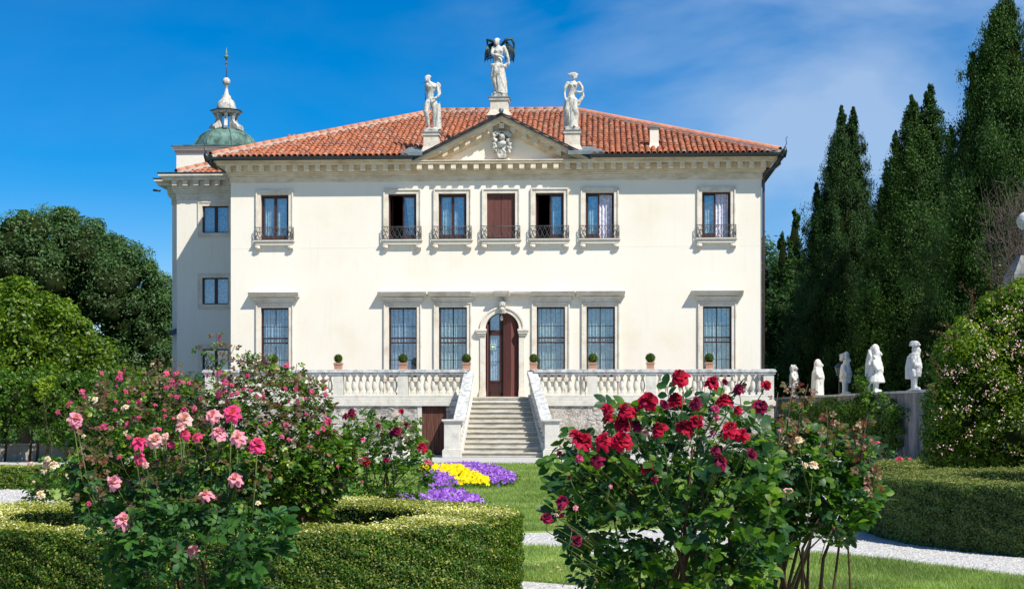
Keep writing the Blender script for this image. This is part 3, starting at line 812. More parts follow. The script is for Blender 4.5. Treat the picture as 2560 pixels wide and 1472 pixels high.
def lintel(mb, a, b, v=0, mid=False, ext=(.235, .235)):
    z = LZ1
    if not mid:
        mb.box(a - .26, b + .26, -.10, 0, z + .20, z + .30)
        mb.prism([(0, z + .30), (-.11, z + .30), (-.16, z + .38), (0, z + .38)], a - .25, b + .25, 'x')
    e0, e1 = ext
    mb.prism([(0, z + .40), (-.26, z + .40), (-.27, z + .47), (-.33, z + .50), (-.38, z + .585), (0, z + .61)], a - e0, b + e1, 'x')
def lower_window(px):
    u = U(px); a, b = u - WH, u + WH
    mb = MB(); ring(mb, a, b, 2.18, LZ1, .13, -.045, .02); ring(mb, a - .13, b + .13, 2.18, LZ1 + .13, .06, -.085, 0)
    iso = px in (LOW[0], LOW[-1])
    lintel(mb, a, b, ext=(.44, .44) if iso else ((.40, .40) if px in (LOW[1], LOW[4]) else ((.40, .19) if px == LOW[2] else (.19, .40))))
    mb.box(a - .19, b + .19, -.12, 0, 2.78, 2.93)
    win = mb.build('window', MT['stone'], villa); bevel(win, .008)
    fr = MB(); ring(fr, a + .045, b - .045, LZ0 + .05, LZ1 - .06, .045, .10, .24, True)
    fr.box(a + .04, b - .04, .11, .17, 4.27, 4.32); fr.box(a + .04, b - .04, .11, .17, 4.45, 4.50)
    fr.box(a + .04, b - .04, .11, .17, 3.22, 3.27)
    fr.build('frame', MT['wood'], win)
    for x0, x1 in ((a + .05, u), (u, b - .05)):
        for z0, z1 in ((LZ0 + .05, 4.38), (4.39, LZ1 - .06)):
            MB().box(x0 + .01, x1 - .01, .205, .211, z0 + .01, z1 - .01).build('pane', MT['glass'], win)
    gr = MB()
    for k in range(1, 6): gr.box(a + (b - a) * k / 6 - (.009 if k == 3 else .004), a + (b - a) * k / 6 + (.009 if k == 3 else .004), .06, .072, LZ0, LZ1)
    for z in (3.62, 4.92): gr.box(a, b, .055, .075, z, z + .016)
    gr.build('grille', MT['bar'], win)
    if px in (LOW[2], LOW[4], LOW[5]):
        curtain('curtain', win, a + .05, u - .03 - .03 * (px == LOW[4]), LZ0 + .02, LZ1 - .04, .34, .05, .13, 'lace')
        curtain('curtain', win, u + .02, b - .05, LZ0 + .02, LZ1 - .04, .36, .04, .10, 'lace')
        return
    curtain('curtain', win, a + .05, b - .05, LZ0 + .02, LZ1 - .04, .34, .045, .115, 'lace_blue' if px in (LOW[0], LOW[1]) else 'lace')
for px in LOW: lower_window(px)

# ---- doorway
mb = MB()
def arch(mb, r0, r1, va, vb, n=20):
    for k in range(n):
        a0, a1 = math.pi * k / n, math.pi * (k + 1) / n
        q = lambda v: [(DC + r0 * math.cos(a0), v, DSP + r0 * math.sin(a0)), (DC + r1 * math.cos(a0), v, DSP + r1 * math.sin(a0)), (DC + r1 * math.cos(a1), v, DSP + r1 * math.sin(a1)), (DC + r0 * math.cos(a1), v, DSP + r0 * math.sin(a1))]
        mb.hexa(q(va), q(vb))
arch(mb, DR - .004, DR + .14, -.06, .02); arch(mb, DR + .14, DR + .215, -.10, 0)
for s in (-1, 1):
    x = DC + s * DR
    mb.box(x - s * .003, x + s * .21, -.055, .02, 2.19, DSP - .26)
    mb.box(x - s * .02, x + s * .25, -.09, .02, 2.18, 2.36)
    mb.prism([(x - s * .02, 2.36), (x + s * .25, 2.36), (x + s * .21, 2.50), (x - s * .003, 2.50)], -.085, .02, 'y')
    mb.box(x - s * .01, x + s * .28, -.11, .02, DSP - .26, DSP - .18); mb.box(x - s * .03, x + s * .34, -.15, .02, DSP - .18, DSP - .09); mb.box(x - s * .05, x + s * .38, -.18, .02, DSP - .09, DSP)
# cornice running over the middle bays
z = LZ1
ua, ub = U(LOW[2]) + WH + .19, U(LOW[3]) - WH - .19
mb.prism([(0, z + .40), (-.20, z + .40), (-.22, z + .47), (-.28, z + .50), (-.31, z + .58), (0, z + .60)], ua, ub, 'x')
mb.prism([(0, z + .38), (-.32, z + .41), (-.34, z + .48), (-.40, z + .51), (-.44, z + .60), (0, z + .62)], DC - .31, DC + .31, 'x')
door = mb.build('doorway', MT['stone'], villa); bevel(door, .006)
MB().box(uD0 - .25, uD1 + .25, -.35, .5, 2.172, 2.20).build('threshold', MT['step'], door)
# left: glazed leaf with dark stiles, right: boarded leaf folded open against the reveal
gd0 = MB()
x0, x1 = uD0 + .12, DC - .02
gd0.box(uD0, uD0 + .05, .33, .43, 2.2, 5.4); gd0.box(x0, x0 + .05, .30, .36, 2.2, 5.42)
gd0.box(DC - .13, DC, .30, .36, 2.2, 5.45); gd0.box(x0, DC, .30, .36, 4.58, 4.78); gd0.box(x0, DC, .30, .36, 2.2, 2.36)
gd0.box(x0, DC, .30, .36, 2.74, 2.83); gd0.box(x0 + .08, DC - .16, .32, .35, 2.36, 2.74)
for z in (3.55, 4.12): gd0.box(x0 + .05, DC - .13, .31, .35, z, z + .02)
gd0.box(DC, uD1, .33, .40, 2.2, 5.44)
gl = gd0.build('glazed_door', MT['wood'], door)
MB().box(x0 + .05, DC - .13, .325, .331, 2.83, 4.58).build('pane', MT['glass'], door)
MB().box(x0 + .05, DC - .13, .325, .331, 4.78, 5.42).build('pane', MT['glass'], door)
curtain('curtain', door, x0 + .03, DC - .1, 2.4, 5.4, .40, .02, .10, 'lace_blue')
sh = MB().box(uD0 + .05, uD0 + .10, .0, .30, 2.21, 5.0)
sh.build('shutter_leaf', MT['shutter'], door)
for k, (a, b, va, vb) in enumerate(((DC + .03, DC + .33, .20, .05), (DC + .335, uD1 - .02, .05, .24))):
    zt = lambda u: DSP + math.sqrt(max(0, (DR - .02) ** 2 - (u - DC) ** 2))
    zm = (a + b) / 2; vm = (va + vb) / 2
    fr_ = [(a, va, 2.21), (zm, vm, 2.21), (b, vb, 2.21), (b, vb, zt(b)), (zm, vm, zt(zm)), (a, va, zt(a))]
    m = MB(); n = 6
    vs = fr_ + [(p[0], p[1] + .04, p[2]) for p in fr_]
    m.add(vs, [(0, 1, 4, 5), (1, 2, 3, 4), (6, 11, 10, 7), (7, 10, 9, 8)] + [(i, (i + 1) % n, 6 + (i + 1) % n, 6 + i) for i in range(n)])
    m.build('shutter_leaf', MT['shutter'], door)
MB().tube([(DC - .03, .12, 5.44), (DC - .03, .12, 5.34)], .01, 5).lathe([(.03, 0), (.06, .05), (.055, .16), (.02, .2)], 8, (DC - .03, .12, 5.14)).build('door_lantern', MT['stone'], door)
sg = MB().box(x0 + .05, x0 + .25, .29, .30, 4.03, 4.24).build('exit_sign', MT['sign_white'], door)
MB().box(x0 + .06, x0 + .24, .287, .2895, 4.05, 4.22).build('sign_panel', MT['sign_green'], door)
MB().add([(x0 + .075, .284, 4.135), (x0 + .15, .284, 4.075), (x0 + .15, .284, 4.11), (x0 + .225, .284, 4.11), (x0 + .225, .284, 4.16), (x0 + .15, .284, 4.16), (x0 + .15, .284, 4.195)], [(0, 1, 2, 3, 4, 5, 6)]).build('arrow', MT['sign_white'], door)

def sculpt(name, mb, m, parent, voxel=.025, smooth=2, org=(0, 0, 0)):
    o = mb.build(name, m, parent, org)
    r = o.modifiers.new('carve', 'REMESH'); r.mode = 'VOXEL'; r.voxel_size = voxel; r.use_smooth_shade = True
    if smooth:
        s = o.modifiers.new('soften', 'SMOOTH'); s.iterations = smooth; s.factor = .5
    return o
# keystone mask
k = MB(); c = (DC, -.12, 5.74)
k.ell((c[0], c[1], c[2] + .03), (.15, .12, .19)).box(c[0] - .13, c[0] + .13, -.1, .02, 5.40, 5.86)
for a in range(9):
    t = math.pi * a / 8; k.ell((c[0] + .14 * math.cos(t), c[1] - .02, c[2] + .08 + .13 * math.sin(t)), (.05, .06, .05), 7, 5)
k.ell((c[0], c[1] - .13, c[2] - .01), (.025, .04, .05), 6, 5); k.ell((c[0], c[1] - .09, c[2] - .17), (.10, .07, .09), 8, 6)
for s in (-1, 1): k.ell((c[0] + s * .07, c[1] - .10, c[2] - .02), (.045, .04, .05), 7, 5); k.ell((c[0] + s * .055, c[1] - .11, c[2] + .055), (.05, .03, .018), 7, 5)
sculpt('keystone_mask', k, MT['statue'], door, .016, 1)
# coat of arms in the tympanum
k = MB(); cu, cz = PC, 11.29
def cc(zx, zy): return (cu + (zx - 985) / 3.956 / 64.9, cz + (1345 - zy) / 3.956 / 64.9)
x0, z0 = cc(930, 1325); x1, z1 = cc(1040, 1195)
k.prism([(x0, z1), (x1, z1), (x1, z0 + .12), ((x0 + x1) / 2 + .1, z0), ((x0 + x1) / 2 - .1, z0), (x0, z0 + .12)], -.24, .0, 'y')
for q in range(4):
    a = cc(950 + q * 22, 1240 + (q % 2) * 20); k.ell((a[0], -.25, a[1]), (.05, .03, .05), 6, 5)
a = cc(988, 1120); k.ell((a[0], -.26, a[1]), (.12, .16, .15)); k.ell((a[0], -.40, a[1] - .02), (.05, .05, .07), 6, 5)
a = cc(985, 1180); k.ell((a[0], -.22, a[1]), (.19, .18, .13))
for s in (-1, 1):
    for (zx, zy, r) in ((62, 1150, .09), (78, 1105, .085), (48, 1085, .07), (85, 1140, .06), (70, 1190, .075), (84, 1225, .07), (68, 1250, .06), (30, 1075, .05), (12, 1062, .045), (36, 1056, .035), (90, 1085, .05), (90, 1180, .045), (55, 1215, .06), (78, 1265, .05)):
        a = cc(985 + s * zx, zy); k.ell((a[0], -.20, a[1]), (r, .15, r), 8, 6)
    p = [cc(985 + s * x, y) for x, y in ((20, 1090), (55, 1060), (88, 1090), (80, 1130), (60, 1160), (88, 1190), (75, 1235), (60, 1215))]
    k.tube([(q[0], -.30, q[1]) for q in p], .035, 6)
sculpt('coat_of_arms', k, MT['statue'], ped, .018, 1)
MB().box(cu - .22, cu + .22, -.2, 0, 11.277, 11.33).build('corbel', MT['stone'], ped)

# ================================================================== side wing
wing = empty('side_wing', frame_pt(-12.4, 4.0, 0), -TH)
tag(wing, 'lower cream wing with three small windows set back at the left of the villa', 'building')
WO = (-12.4, 4.0, 0)
VW = 3.2
def wb(mb, name, m, parent=None): return mb.build(name, m, parent or wing, WO if (parent is None or parent == wing) else (0, 0, 0))
wu0 = U(442, VW); wu1 = UL + .9
WZ = 10.55
WW = [(U(506, VW), U(571.3, VW), ZZ(582, -12, VW), ZZ(515, -12, VW)), (U(505.6, VW), U(571.3, VW), ZZ(760.7, -12, VW), ZZ(694, -12, VW)), (U(506, VW), U(571.3, VW), ZZ(945, -12, VW), ZZ(872, -12, VW))]
mb = MB(); wallgrid(mb, wu0, wu1, 0, WZ, VW, VW + .4, WW)
mb.box(wu0, wu0 + .4, VW + .401, 12, 0, WZ)
wu00 = U(430.5, VW + 1.5)
mb.box(wu00, wu0 - .001, VW + 1.5, 12.2, 0, WZ - .02)
wb(mb, 'wall', MT['plaster'])
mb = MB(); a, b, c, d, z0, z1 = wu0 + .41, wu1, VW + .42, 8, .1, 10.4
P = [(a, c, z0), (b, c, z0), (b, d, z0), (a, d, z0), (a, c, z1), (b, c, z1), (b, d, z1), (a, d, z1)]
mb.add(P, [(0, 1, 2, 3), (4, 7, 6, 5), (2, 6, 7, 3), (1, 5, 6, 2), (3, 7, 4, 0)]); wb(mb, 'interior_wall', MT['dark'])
zc = ZZ(448, -12, VW - .5)
mb = MB()
for p, z0, z1 in ((.03, zc - .78, zc - .50), (.09, zc - .50, zc - .42), (.15, zc - .42, zc - .33), (.17, zc - .33, zc - .02), (.50, zc - .02, zc + .08), (.55, zc + .08, zc + .13), (.62, zc + .13, zc + .24)):
    mb.box(wu0 - p, wu1 - .35, VW - p, 13, z0, z1)
    mb.box(wu00 - p, wu0 - p - .002, VW + 1.5 - p, 13, z0 - .001, z1 - .002)
wc = wb(mb, 'cornice', MT['stone']); bevel(wc, .01)
mb = MB().box(wu0 - .65, wu1 - .4, VW - .65, VW, zc + .241, zc + .275).box(wu00 - .65, wu0 - .66, VW + .85, 12, zc + .24, zc + .27)
wb(mb, 'lead_edging', MT['gutter'])
for i in range(7):
    mb = MB(); uu = U(380 + (221 + i * 107) / 3.956, VW - .4); mb.box(uu - .1, uu + .1, VW - .42, VW - .17, zc - .23, zc - .021); wb(mb, 'dentil', MT['stone'])
for i, (a, b, c, d) in enumerate(WW):
    mb = MB(); ring(mb, a, b, c, d, .13, VW - .03, VW + .02, True); ring(mb, a - .13, b + .13, c - .13, d + .13, .05, VW - .055, VW + .0, True)
    w = wb(mb, 'window', MT['stone']); w.data['k'] = i
    off = Vector(WO)
    mb = MB(); ring(mb, a + .05, b - .05, c + .05, d - .05, .05, VW + .1, VW + .2, True); m_ = (a + b) / 2
    mb.box(m_ - .055, m_ + .055, VW + .09, VW + .2, c, d); mb.build('frame', MT['wood'], w, WO)
    for x0, x1 in ((a + .05, m_ - .055), (m_ + .055, b - .05)):
        MB().box(x0, x1, VW + .16, VW + .166, c + .05, d - .05).build('pane', MT['glass'], w, WO)
    o = curtain('curtain', w, a + .06, b - .06, c + .02, d - .02, VW + .3, .015, .12, 'lace_blue'); o.location = -off
# wing roof
wr = empty('roof', (0, 0, 0), 0, wing)
e0, e1, vf = wu0 - .05, wu1, VW + .10; ez = zc + .28
mb = MB().add([(e0, vf, ez), (e1, vf, ez), (e1, vf + 2.6, ez + 1.12), (e0 + 2.6, vf + 2.6, ez + 1.12), (e0, 12, ez)], [(0, 1, 2, 3), (0, 3, 4)])
mb.build('roof_deck', MT['tile_under'], wr, WO)
for j in range(5):
    for i in range(16):
        t = j * RSP * cp; u = e0 + .12 + i * CSP
        if u - e0 < t + .1 or u > e1 + .05: continue
        o = link('tile', tile_me, wr)
        o.matrix_local = Matrix.Translation((u - WO[0], vf + t - WO[1], ez + PIT * t + .04)) @ Matrix.Rotation(pit - .05, 4, 'X')
bed = MB()
ridge_run(Vector((e0, vf, ez + .05)) - Vector(WO), Vector((e0 + 2.4, vf + 2.4, ez + 1.08)) - Vector(WO), wr)
bed.build('mortar_bed', MT['mortar'], wr)
# rain spout and floodlight
wb(MB().tube([(U(401, 4.2), 4.2, zc - .25), (U(383, 4.2), 4.2, ZZ(475, -14, 4.2))], .045, 8), 'rain_spout', MT['gutter'])
lampo = empty('floodlight', frame_pt(U(433, VW), VW + 1.3, ZZ(835, -14, VW)), -TH)
tag(lampo, 'small blue grey floodlight fixed to the left corner of the side wing', 'lamp')
MB().tube([(.14, .1, 0), (-.02, 0, 0), (-.02, 0, .1)], .02, 5).box(-.06, .06, -.06, .06, -.16, .06).build('bracket', MT['bluelamp'], lampo); lampo.scale = (1.5, 1.5, 1.5)
MB().prism([(-.08, .10), (-.28, .0), (-.34, .09), (-.14, .20)], -.08, .08, 'y').build('lamp_head', MT['bluelamp'], lampo)

# ================================================================== cupola tower
TVV = 9.5
tc = U(566, TVV)
TO = (tc, TVV, 0)
tower = empty('cupola_tower', frame_pt(tc, TVV, 0), -TH)
tag(tower, 'square tower with green copper dome and white stone lantern behind the wing', 'tower')
tz = lambda py: ZZ(py, tc, TVV - 1.8)
sc = (D0 - tc * STH + TVV) / F
r = 1.80
MB().box(-r, r, -r, r, 0, tz(381)).build('wall', MT['plaster'], tower)
mb = MB()
for p, a, b in ((.04, 383, 379.5), (.07, 379.5, 375), (.13, 375, 370), (.17, 370, 366.5)):
    mb.box(-r - p, r + p, -r - p, r + p, tz(a), tz(b))
mb.build('cornice', MT['pinkstone'], tower)
zt = tz(366.5)
MB().box(-r - .2, r + .2, -r - .2, r + .2, zt, zt + .04).hexa([(-r - .19, -r - .19, zt + .041), (r + .19, -r - .19, zt + .041), (r + .19, r + .19, zt + .041), (-r - .19, r + .19, zt + .041)], [(-1.5, -1.5, zt + .14), (1.5, -1.5, zt + .14), (1.5, 1.5, zt + .14), (-1.5, 1.5, zt + .14)]).build('copper_ledge', MT['copper'], tower)
rd_ = 79 * sc * 1.02; zd = zt + .10; hd = (361 - 309) * sc
prof = [(rd_ * math.cos(t), hd * math.sin(t) * 1.08) for t in [math.pi / 2 * k / 9 * .86 for k in range(10)]]
MB().lathe(prof, 8, (0, 0, zd), True, ph=.5).build('dome', MT['copper'], tower).modifiers.new('edges', 'EDGE_SPLIT').split_angle = R(30)
mb = MB()
for k in range(8):
    a = 2 * math.pi * (k + .5) / 8
    mb.tube([(r_ * math.cos(a), r_ * math.sin(a), zd + z_ + .01) for r_, z_ in prof], .03, 5)
mb.build('dome_rib', MT['copper'], tower)
zl = zd + hd * .97; sc2 = sc
h_l = (309 - 268) * sc2
for k in range(8):
    a = 2 * math.pi * (k + .25) / 8
    m = Matrix.Rotation(a, 4, 'Z')
    pts = [(.28, 0), (.74, 0), (.78, .10), (.70, .22), (.55, .30), (.46, .45), (.50, .60), (.58, h_l - .02), (.34, h_l - .02), (.34, .5), (.28, .3)]
    v = MB().prism(pts, -.07, .07, 'y')
    v.v = [tuple(m @ Vector((p[0], p[1], p[2] + zl))) for p in v.v]
    v.build('scroll_bracket', MT['statue'], tower)
lz = zl + h_l
MB().lathe([(.62, 0), (.66, .06), (.70, .1)], 8, (0, 0, lz), False, ph=.5).build('lantern_entablature', MT['statue'], tower)
MB().lathe([(.72, 0), (.76, .03), (.5, .1)], 8, (0, 0, lz + .101), False, ph=.5).build('lantern_eave', MT['gutter'], tower)
MB().lathe([(.43, 0), (.44, .1), (.42, .25), (.35, .42), (.24, .52), (.20, .60), (.20, .66), (.11, .74), (.07, .95), (.06, 1.1), (.09, 1.13), (.09, 1.17), (.05, 1.2)], 20, (0, 0, lz + .14)).build('lantern_dome', MT['statue'], tower)
bz = lz + .14 + 1.32
MB().ell((0, 0, bz), (.175, .175, .185), 16, 10).build('stone_ball', MT['statue'], tower)
MB().tube([(0, 0, bz + .15), (0, 0, bz + 1.0)], .02, 6).ell((0, 0, bz + .82), (.05, .05, .05)).build('finial_rod', MT['iron'], tower)
MB().lathe([(.02, 0), (.05, .1), (.12, .17), (.08, .22), (.05, .26), (.02, .5), (.005, .6)], 8, (0, 0, bz + .95)).tube([(-.13, 0, bz + 1.12), (.13, 0, bz + 1.12)], .02, 5).build('copper_finial', MT['copper'], tower)
# second roof peeping over the left hip
rr2 = empty('rear_roof', frame_pt(U(735, 15), 15, 0), -TH)
tag(rr2, 'small tiled rear roof just showing over the left hip of the villa roof', 'roof')
uo = U(735, 15)
z = lambda py: ZZ(py, uo, 15)
a, b = U(713, 15) - uo, U(790, 15) - uo
MB().box(a + .1, b, .3, 3, 10, z(347)).build('wall', MT['plaster'], rr2)
MB().hexa([(a, 0, z(350)), (b, 0, z(350)), (b, 2.2, z(350)), (a, 2.2, z(350))], [(a + .15, .3, z(336)), (b, .3, z(336)), (b, 2, z(336)), (a + .15, 2, z(336))]).build('roof_deck', MT['tile_under'], rr2)
for i in range(int((b - a) / .24)):
    o = link('tile', tile_me, rr2); o.matrix_local = Matrix.Translation((a + .14 + i * .24, -.05, z(350))) @ Matrix.Rotation(.6, 4, 'X')
MB().box(U(668, 15) - uo, U(710, 15) - uo, 0, 1, z(372), z(352.5)).build('chimney', MT['plaster'], rr2)
MB().box(U(665, 15) - uo, U(712, 15) - uo, -.1, 1.1, z(352.4), z(349)).build('chimney_cap', MT['lead'], rr2)

# ================================================================== terrace, balustrade, stairs
VF = -2.0
TUL, TUR = U(512, VF), U(1935, VF)
terr = empty('terrace', frame_pt(0, -1, 0), -TH); tag(terr, 'stone terrace with rubble base wall and balustrade across the villa front', 'terrace')
TOo = (0, -1, 0)
dl, dr = U(1054.5, VF), U(1116, VF)
sL0, sR0 = U(1160, VF), U(1344, VF)
mb = MB(); wallgrid(mb, TUL, TUR, 0, 1.83, VF, VF + .4, [(dl, dr, 0, 1.83)])
mb.box(TUL, TUL + .4, VF + .401, -.001, 0, 1.83); mb.box(TUR - .4, TUR, VF + .401, 2.0, 0, 1.83)
mb.build('rubble_wall', MT['rubble'], terr, TOo)
# stones standing proud of the mortar
sv = random.Random(5)
def stone_mesh(seed):
    r = random.Random(seed); n = 8; P = []
    for ring_, (sc_, y) in enumerate(((1.0, .0), (.93, -.018), (.70, -.034))):
        for k in range(n):
            a = 2 * math.pi * k / n
            rad = (1 + .22 * math.sin(3 * a + seed) + r.uniform(-.1, .1)) if ring_ == 0 else None
            if ring_ == 0: P.append((math.cos(a) * .5 * rad, y, math.sin(a) * .5 * rad))
            else: P.append((P[k][0] * sc_ + r.uniform(-.02, .02), y + r.uniform(-.008, .008), P[k][2] * sc_ + r.uniform(-.02, .02)))
    m = MB().add(P, [(i, (i + 1) % n, n + (i + 1) % n, n + i) for i in range(n)] + [(n + i, n + (i + 1) % n, 2 * n + (i + 1) % n, 2 * n + i) for i in range(n)] + [tuple(range(2 * n, 3 * n))])
    return m.mesh('stone', MT['rubble_stone'])
stones = [stone_mesh(i) for i in range(8)]
cnt = 0
for (ua, ub) in ((U(800, VF), dl - .28), (sR0 + .1, TUR - .05)):
    z = .08
    while z < 1.75:
        h = sv.uniform(.10, .22); x = ua + sv.uniform(0, .3)
        while x < ub - .2:
            w = sv.uniform(.18, .46)
            if sv.random() < .42 and cnt < 296:
                o = link('stone', stones[sv.randrange(8)], terr, (x + w / 2, VF + .004 - TOo[1], z + h / 2 + sv.uniform(-.05, .05)), (0, sv.uniform(-.6, .6), 0), (w * .95, sv.uniform(.25, 1.2), h * sv.uniform(.7, 1.1))); cnt += 1
            x += w + sv.uniform(.0, .05)
        z += h + .015
mb = MB()
mb.box(TUL - .06, TUR + .06, VF - .07, -.001, 1.83, 2.02); mb.box(TUL - .03, TUR + .03, VF - .035, -.002, 2.02, 2.05)
mb.box(TUL, TUR, VF, -.003, 2.05, 2.168)
mb.box(TUL, sL0, VF, VF + .34, 2.168, 2.25); mb.box(sR0, TUR, VF, VF + .34, 2.168, 2.25)
base = mb.build('terrace_base_course', MT['balus'], terr, TOo); bevel(base, .012)
# floor slabs
nsl = 22
for i in range(nsl):
    x0 = TUL + .36 + (TUR - TUL - .72) * i / nsl; x1 = TUL + .36 + (TUR - TUL - .72) * (i + 1) / nsl
    MB().box(x0 + .006, x1 - .006, VF + .35, -.06, 2.169, 2.178).build('floor_slab', MT['step'], terr, TOo)
bprof = [(.085, 0), (.085, .085), (.05, .09), (.055, .12), (.045, .14), (.062, .17), (.088, .25), (.094, .33), (.085, .42), (.06, .52), (.045, .60), (.042, .64), (.055, .655), (.05, .675), (.07, .69), (.07, .74)]
bp_ = MB().box(-.085, .085, -.085, .085, 0, .10)
bp_.lathe([(r_, z_) for r_, z_ in bprof[2:]], 14).box(-.085, .085, -.085, .085, .70, .75)
bal_me = bp_.mesh('baluster', MT['balus'])
bal = empty('balustrade', (0, 0, 0), 0, terr)
CAPZ = 3.0; v_c = VF + .17
piersL = [522, 684, 845.8, 1007.5]; piersR = [1481, 1628, 1774, 1922]
pu = [U(x, VF + .1) for x in piersL]; pr = [U(x, VF + .1) for x in piersR]
pu[0] = TUL + .19; pr[-1] = TUR - .19
for u in pu + pr:
    MB().box(u - .19, u + .19, VF + .01, VF + .33, 2.251, 2.999).build('pier', MT['balus'], bal, TOo)
def run(a, b, n):
    for k in range(n):
        x = a + (b - a) * (k + .5) / n
        link('baluster', bal_me, bal, (x, v_c - TOo[1], 2.2505))
for a, b in zip(pu[:-1], pu[1:]): run(a + .19, b - .19, 8)
run(pu[-1] + .19, sL0 + .02, 8); run(sR0 + .02, pr[0] - .19, 7)
for a, b in zip(pr[:-1], pr[1:]): run(a + .19, b - .19, 7)
for side, u in ((0, TUL + .17), (1, TUR - .17)):
    for k in range(6): link('baluster', bal_me, bal, (u, VF + .55 + k * .26 - TOo[1], 2.2505))
mb = MB()
for a, b in ((TUL - .05, sL0 + .1), (sR0 - .1, TUR + .05)):
    mb.box(a, b, VF - .03, VF + .37, 3.0, 3.08); mb.box(a - .05, b + .03, VF - .07, VF + .41, 3.08, 3.16); mb.box(a - .02, b, VF - .04, VF + .38, 3.16, 3.20)
for u in (TUL + .17, TUR - .17):
    mb.box(u - .2, u + .2, VF + .372, -.05, 3.001, 3.161)
    mb.box(u - .17, u + .17, VF + .341, -.05, 2.1681, 2.2491)
c_ = mb.build('coping', MT['copestone'], bal, TOo); bevel(c_, .012)
# cellar door
cd = MB().box(dl - .16, dl, VF - .02, VF + .3, 0, 1.829).build('door_jamb', MT['balus'], terr, TOo)
n = 6; w = (dr - dl) / n
cdoor = empty('cellar_door', (0, 0, 0), 0, terr)
for i in range(n):
    MB().box(dl + i * w + .004, dl + (i + 1) * w - .004, VF + .10 + (i % 2) * .004, VF + .15, .03, 1.82).build('board', MT['cellar'], cdoor, TOo)
# wall lamps under the coping
for px, py in ((834, 1020), (1346, 1022)):
    u = U(px, VF); zz_ = ZZ(py, u, VF)
    MB().box(u - .03, u + .03, VF - .06, VF, zz_, zz_ + .06).tube([(u, VF - .03, zz_), (u - .02, VF - .2, zz_ - .05)], [.05, .08], 8).build('wall_spotlight', MT['lamp_black'], terr, TOo)

stair = empty('staircase', frame_pt(U(1254, -3.6), -3.6, 0), -TH)
tag(stair, 'flight of pale stone steps widening towards the gravel between sloping balustrades', 'stairs')
SO = (U(1254, -3.6), -3.6, 0)
VB = -5.25; NS = 12; rise = 2.17 / NS; run_ = (VF - VB) / (NS - 1)
iL0, iR0, iL1, iR1 = U(1182.5, VF), U(1320, VF), U(1158, VB), U(1356, VB)
def edge(v):
    t = (v - VF) / (VB - VF); return iL0 + (iL1 - iL0) * t, iR0 + (iR1 - iR0) * t
for k in range(NS):
    v0 = VB + k * run_; z1 = (k + 1) * rise; l, r_ = edge(v0)
    vend = -.06 if k == NS - 1 else v0 + run_ + .1
    if k == NS - 1: z1 = 2.166; 
    m = MB().box(l - .04, r_ + .04, v0, vend if k < NS - 1 else VF + .0, 0 if k < 2 else z1 - rise - .05, z1 - .052)
    m.box(l - .04, r_ + .04, v0 - .045, (v0 + run_ + .02) if k < NS - 1 else VF - .075, z1 - .05, z1)
    o = m.build('step', MT['step'], stair, SO); bevel(o, .014, 2)
for s in (-1, 1):
    i = 0 if s < 0 else 1
    a, b = edge(VF)[i], edge(VB)[i]
    # foot of the rail to foot pedestal
    ped_c = U(1133 if s < 0 else 1379, VB); pw = .30
    wt, wb_ = .31, .36
    def P(t, off, z): # t 0 top .. 1 bottom
        v = VF + .1 + (VB - .0 - VF - .1) * t; x = a + (b - a) * t
        return (x + s * off, v, z)
    # stringer wall under the rail
    za, zb = 2.25, .42
    m = MB().hexa([P(0, 0, 0), P(0, wt, 0), P(0, wt, za), P(0, 0, za)], [P(.94, 0, 0), P(.94, wb_, 0), P(.94, wb_, zb + .1), P(.94, 0, zb + .1)])
    m.build('stringer_wall', MT['balus'], stair, SO)
    r0, r1 = 3.0, 1.16
    lo = [P(-.02, -.03, r0), P(-.02, wt + .03, r0), P(-.02, wt + .03, r0 + .17), P(-.02, -.03, r0 + .17)]
    hi = [P(.93, -.03, r1), P(.93, wb_ + .03, r1), P(.93, wb_ + .03, r1 + .19), P(.93, -.03, r1 + .19)]
    o = MB().hexa(lo, hi).build('handrail', MT['copestone'], stair, SO); bevel(o, .015)
    for k in range(11):
        t = .04 + .86 * k / 10
        x, v, z_ = P(t, wt / 2, za + (zb + .1 - za) * t / .94 - .02)
        link('baluster', bal_me, stair, (x - SO[0], v - SO[1], z_), None, (1, 1, .94))
    x0 = ped_c - pw if s < 0 else ped_c - .24; x1 = ped_c + .26 if s < 0 else ped_c + .27
    m = MB().box(x0, x1, VB - .32, VB + .22, .28, 1.24).box(x0 - .06, x1 + .06, VB - .38, VB + .26, 0, .26).box(x0 - .03, x1 + .03, VB - .35, VB + .24, .26, .30)
    m.box(x0 - .04, x1 + .04, VB - .36, VB + .25, 1.24, 1.28).box(x0 - .08, x1 + .08, VB - .40, VB + .28, 1.28, 1.35)
    o = m.build('pedestal', MT['balus'], stair, SO); bevel(o, .012)
# pale kerb slab by the rubble wall, leaning panels
for px in (1012, 1462):
    u = U(px, VF - .3); 
    o = MB().hexa([(-.14, -.30, 0), (.14, -.30, 0), (.14, -.22, 0), (-.14, -.22, 0)], [(-.14, -.05, .9), (.14, -.05, .9), (.14, .0, .9), (-.14, .0, .9)]).build('leaning_slab', MT['balus'])
    o.location = frame_pt(u, VF - .06, 0); o.rotation_euler = (0, 0, -TH + .25)
    tag(o, 'narrow pale stone slab leaning on the rubble wall ' + ('beside the cellar door' if px < 1200 else 'right of the stairs'), 'stone slab', 'slabs leaning on the terrace wall')

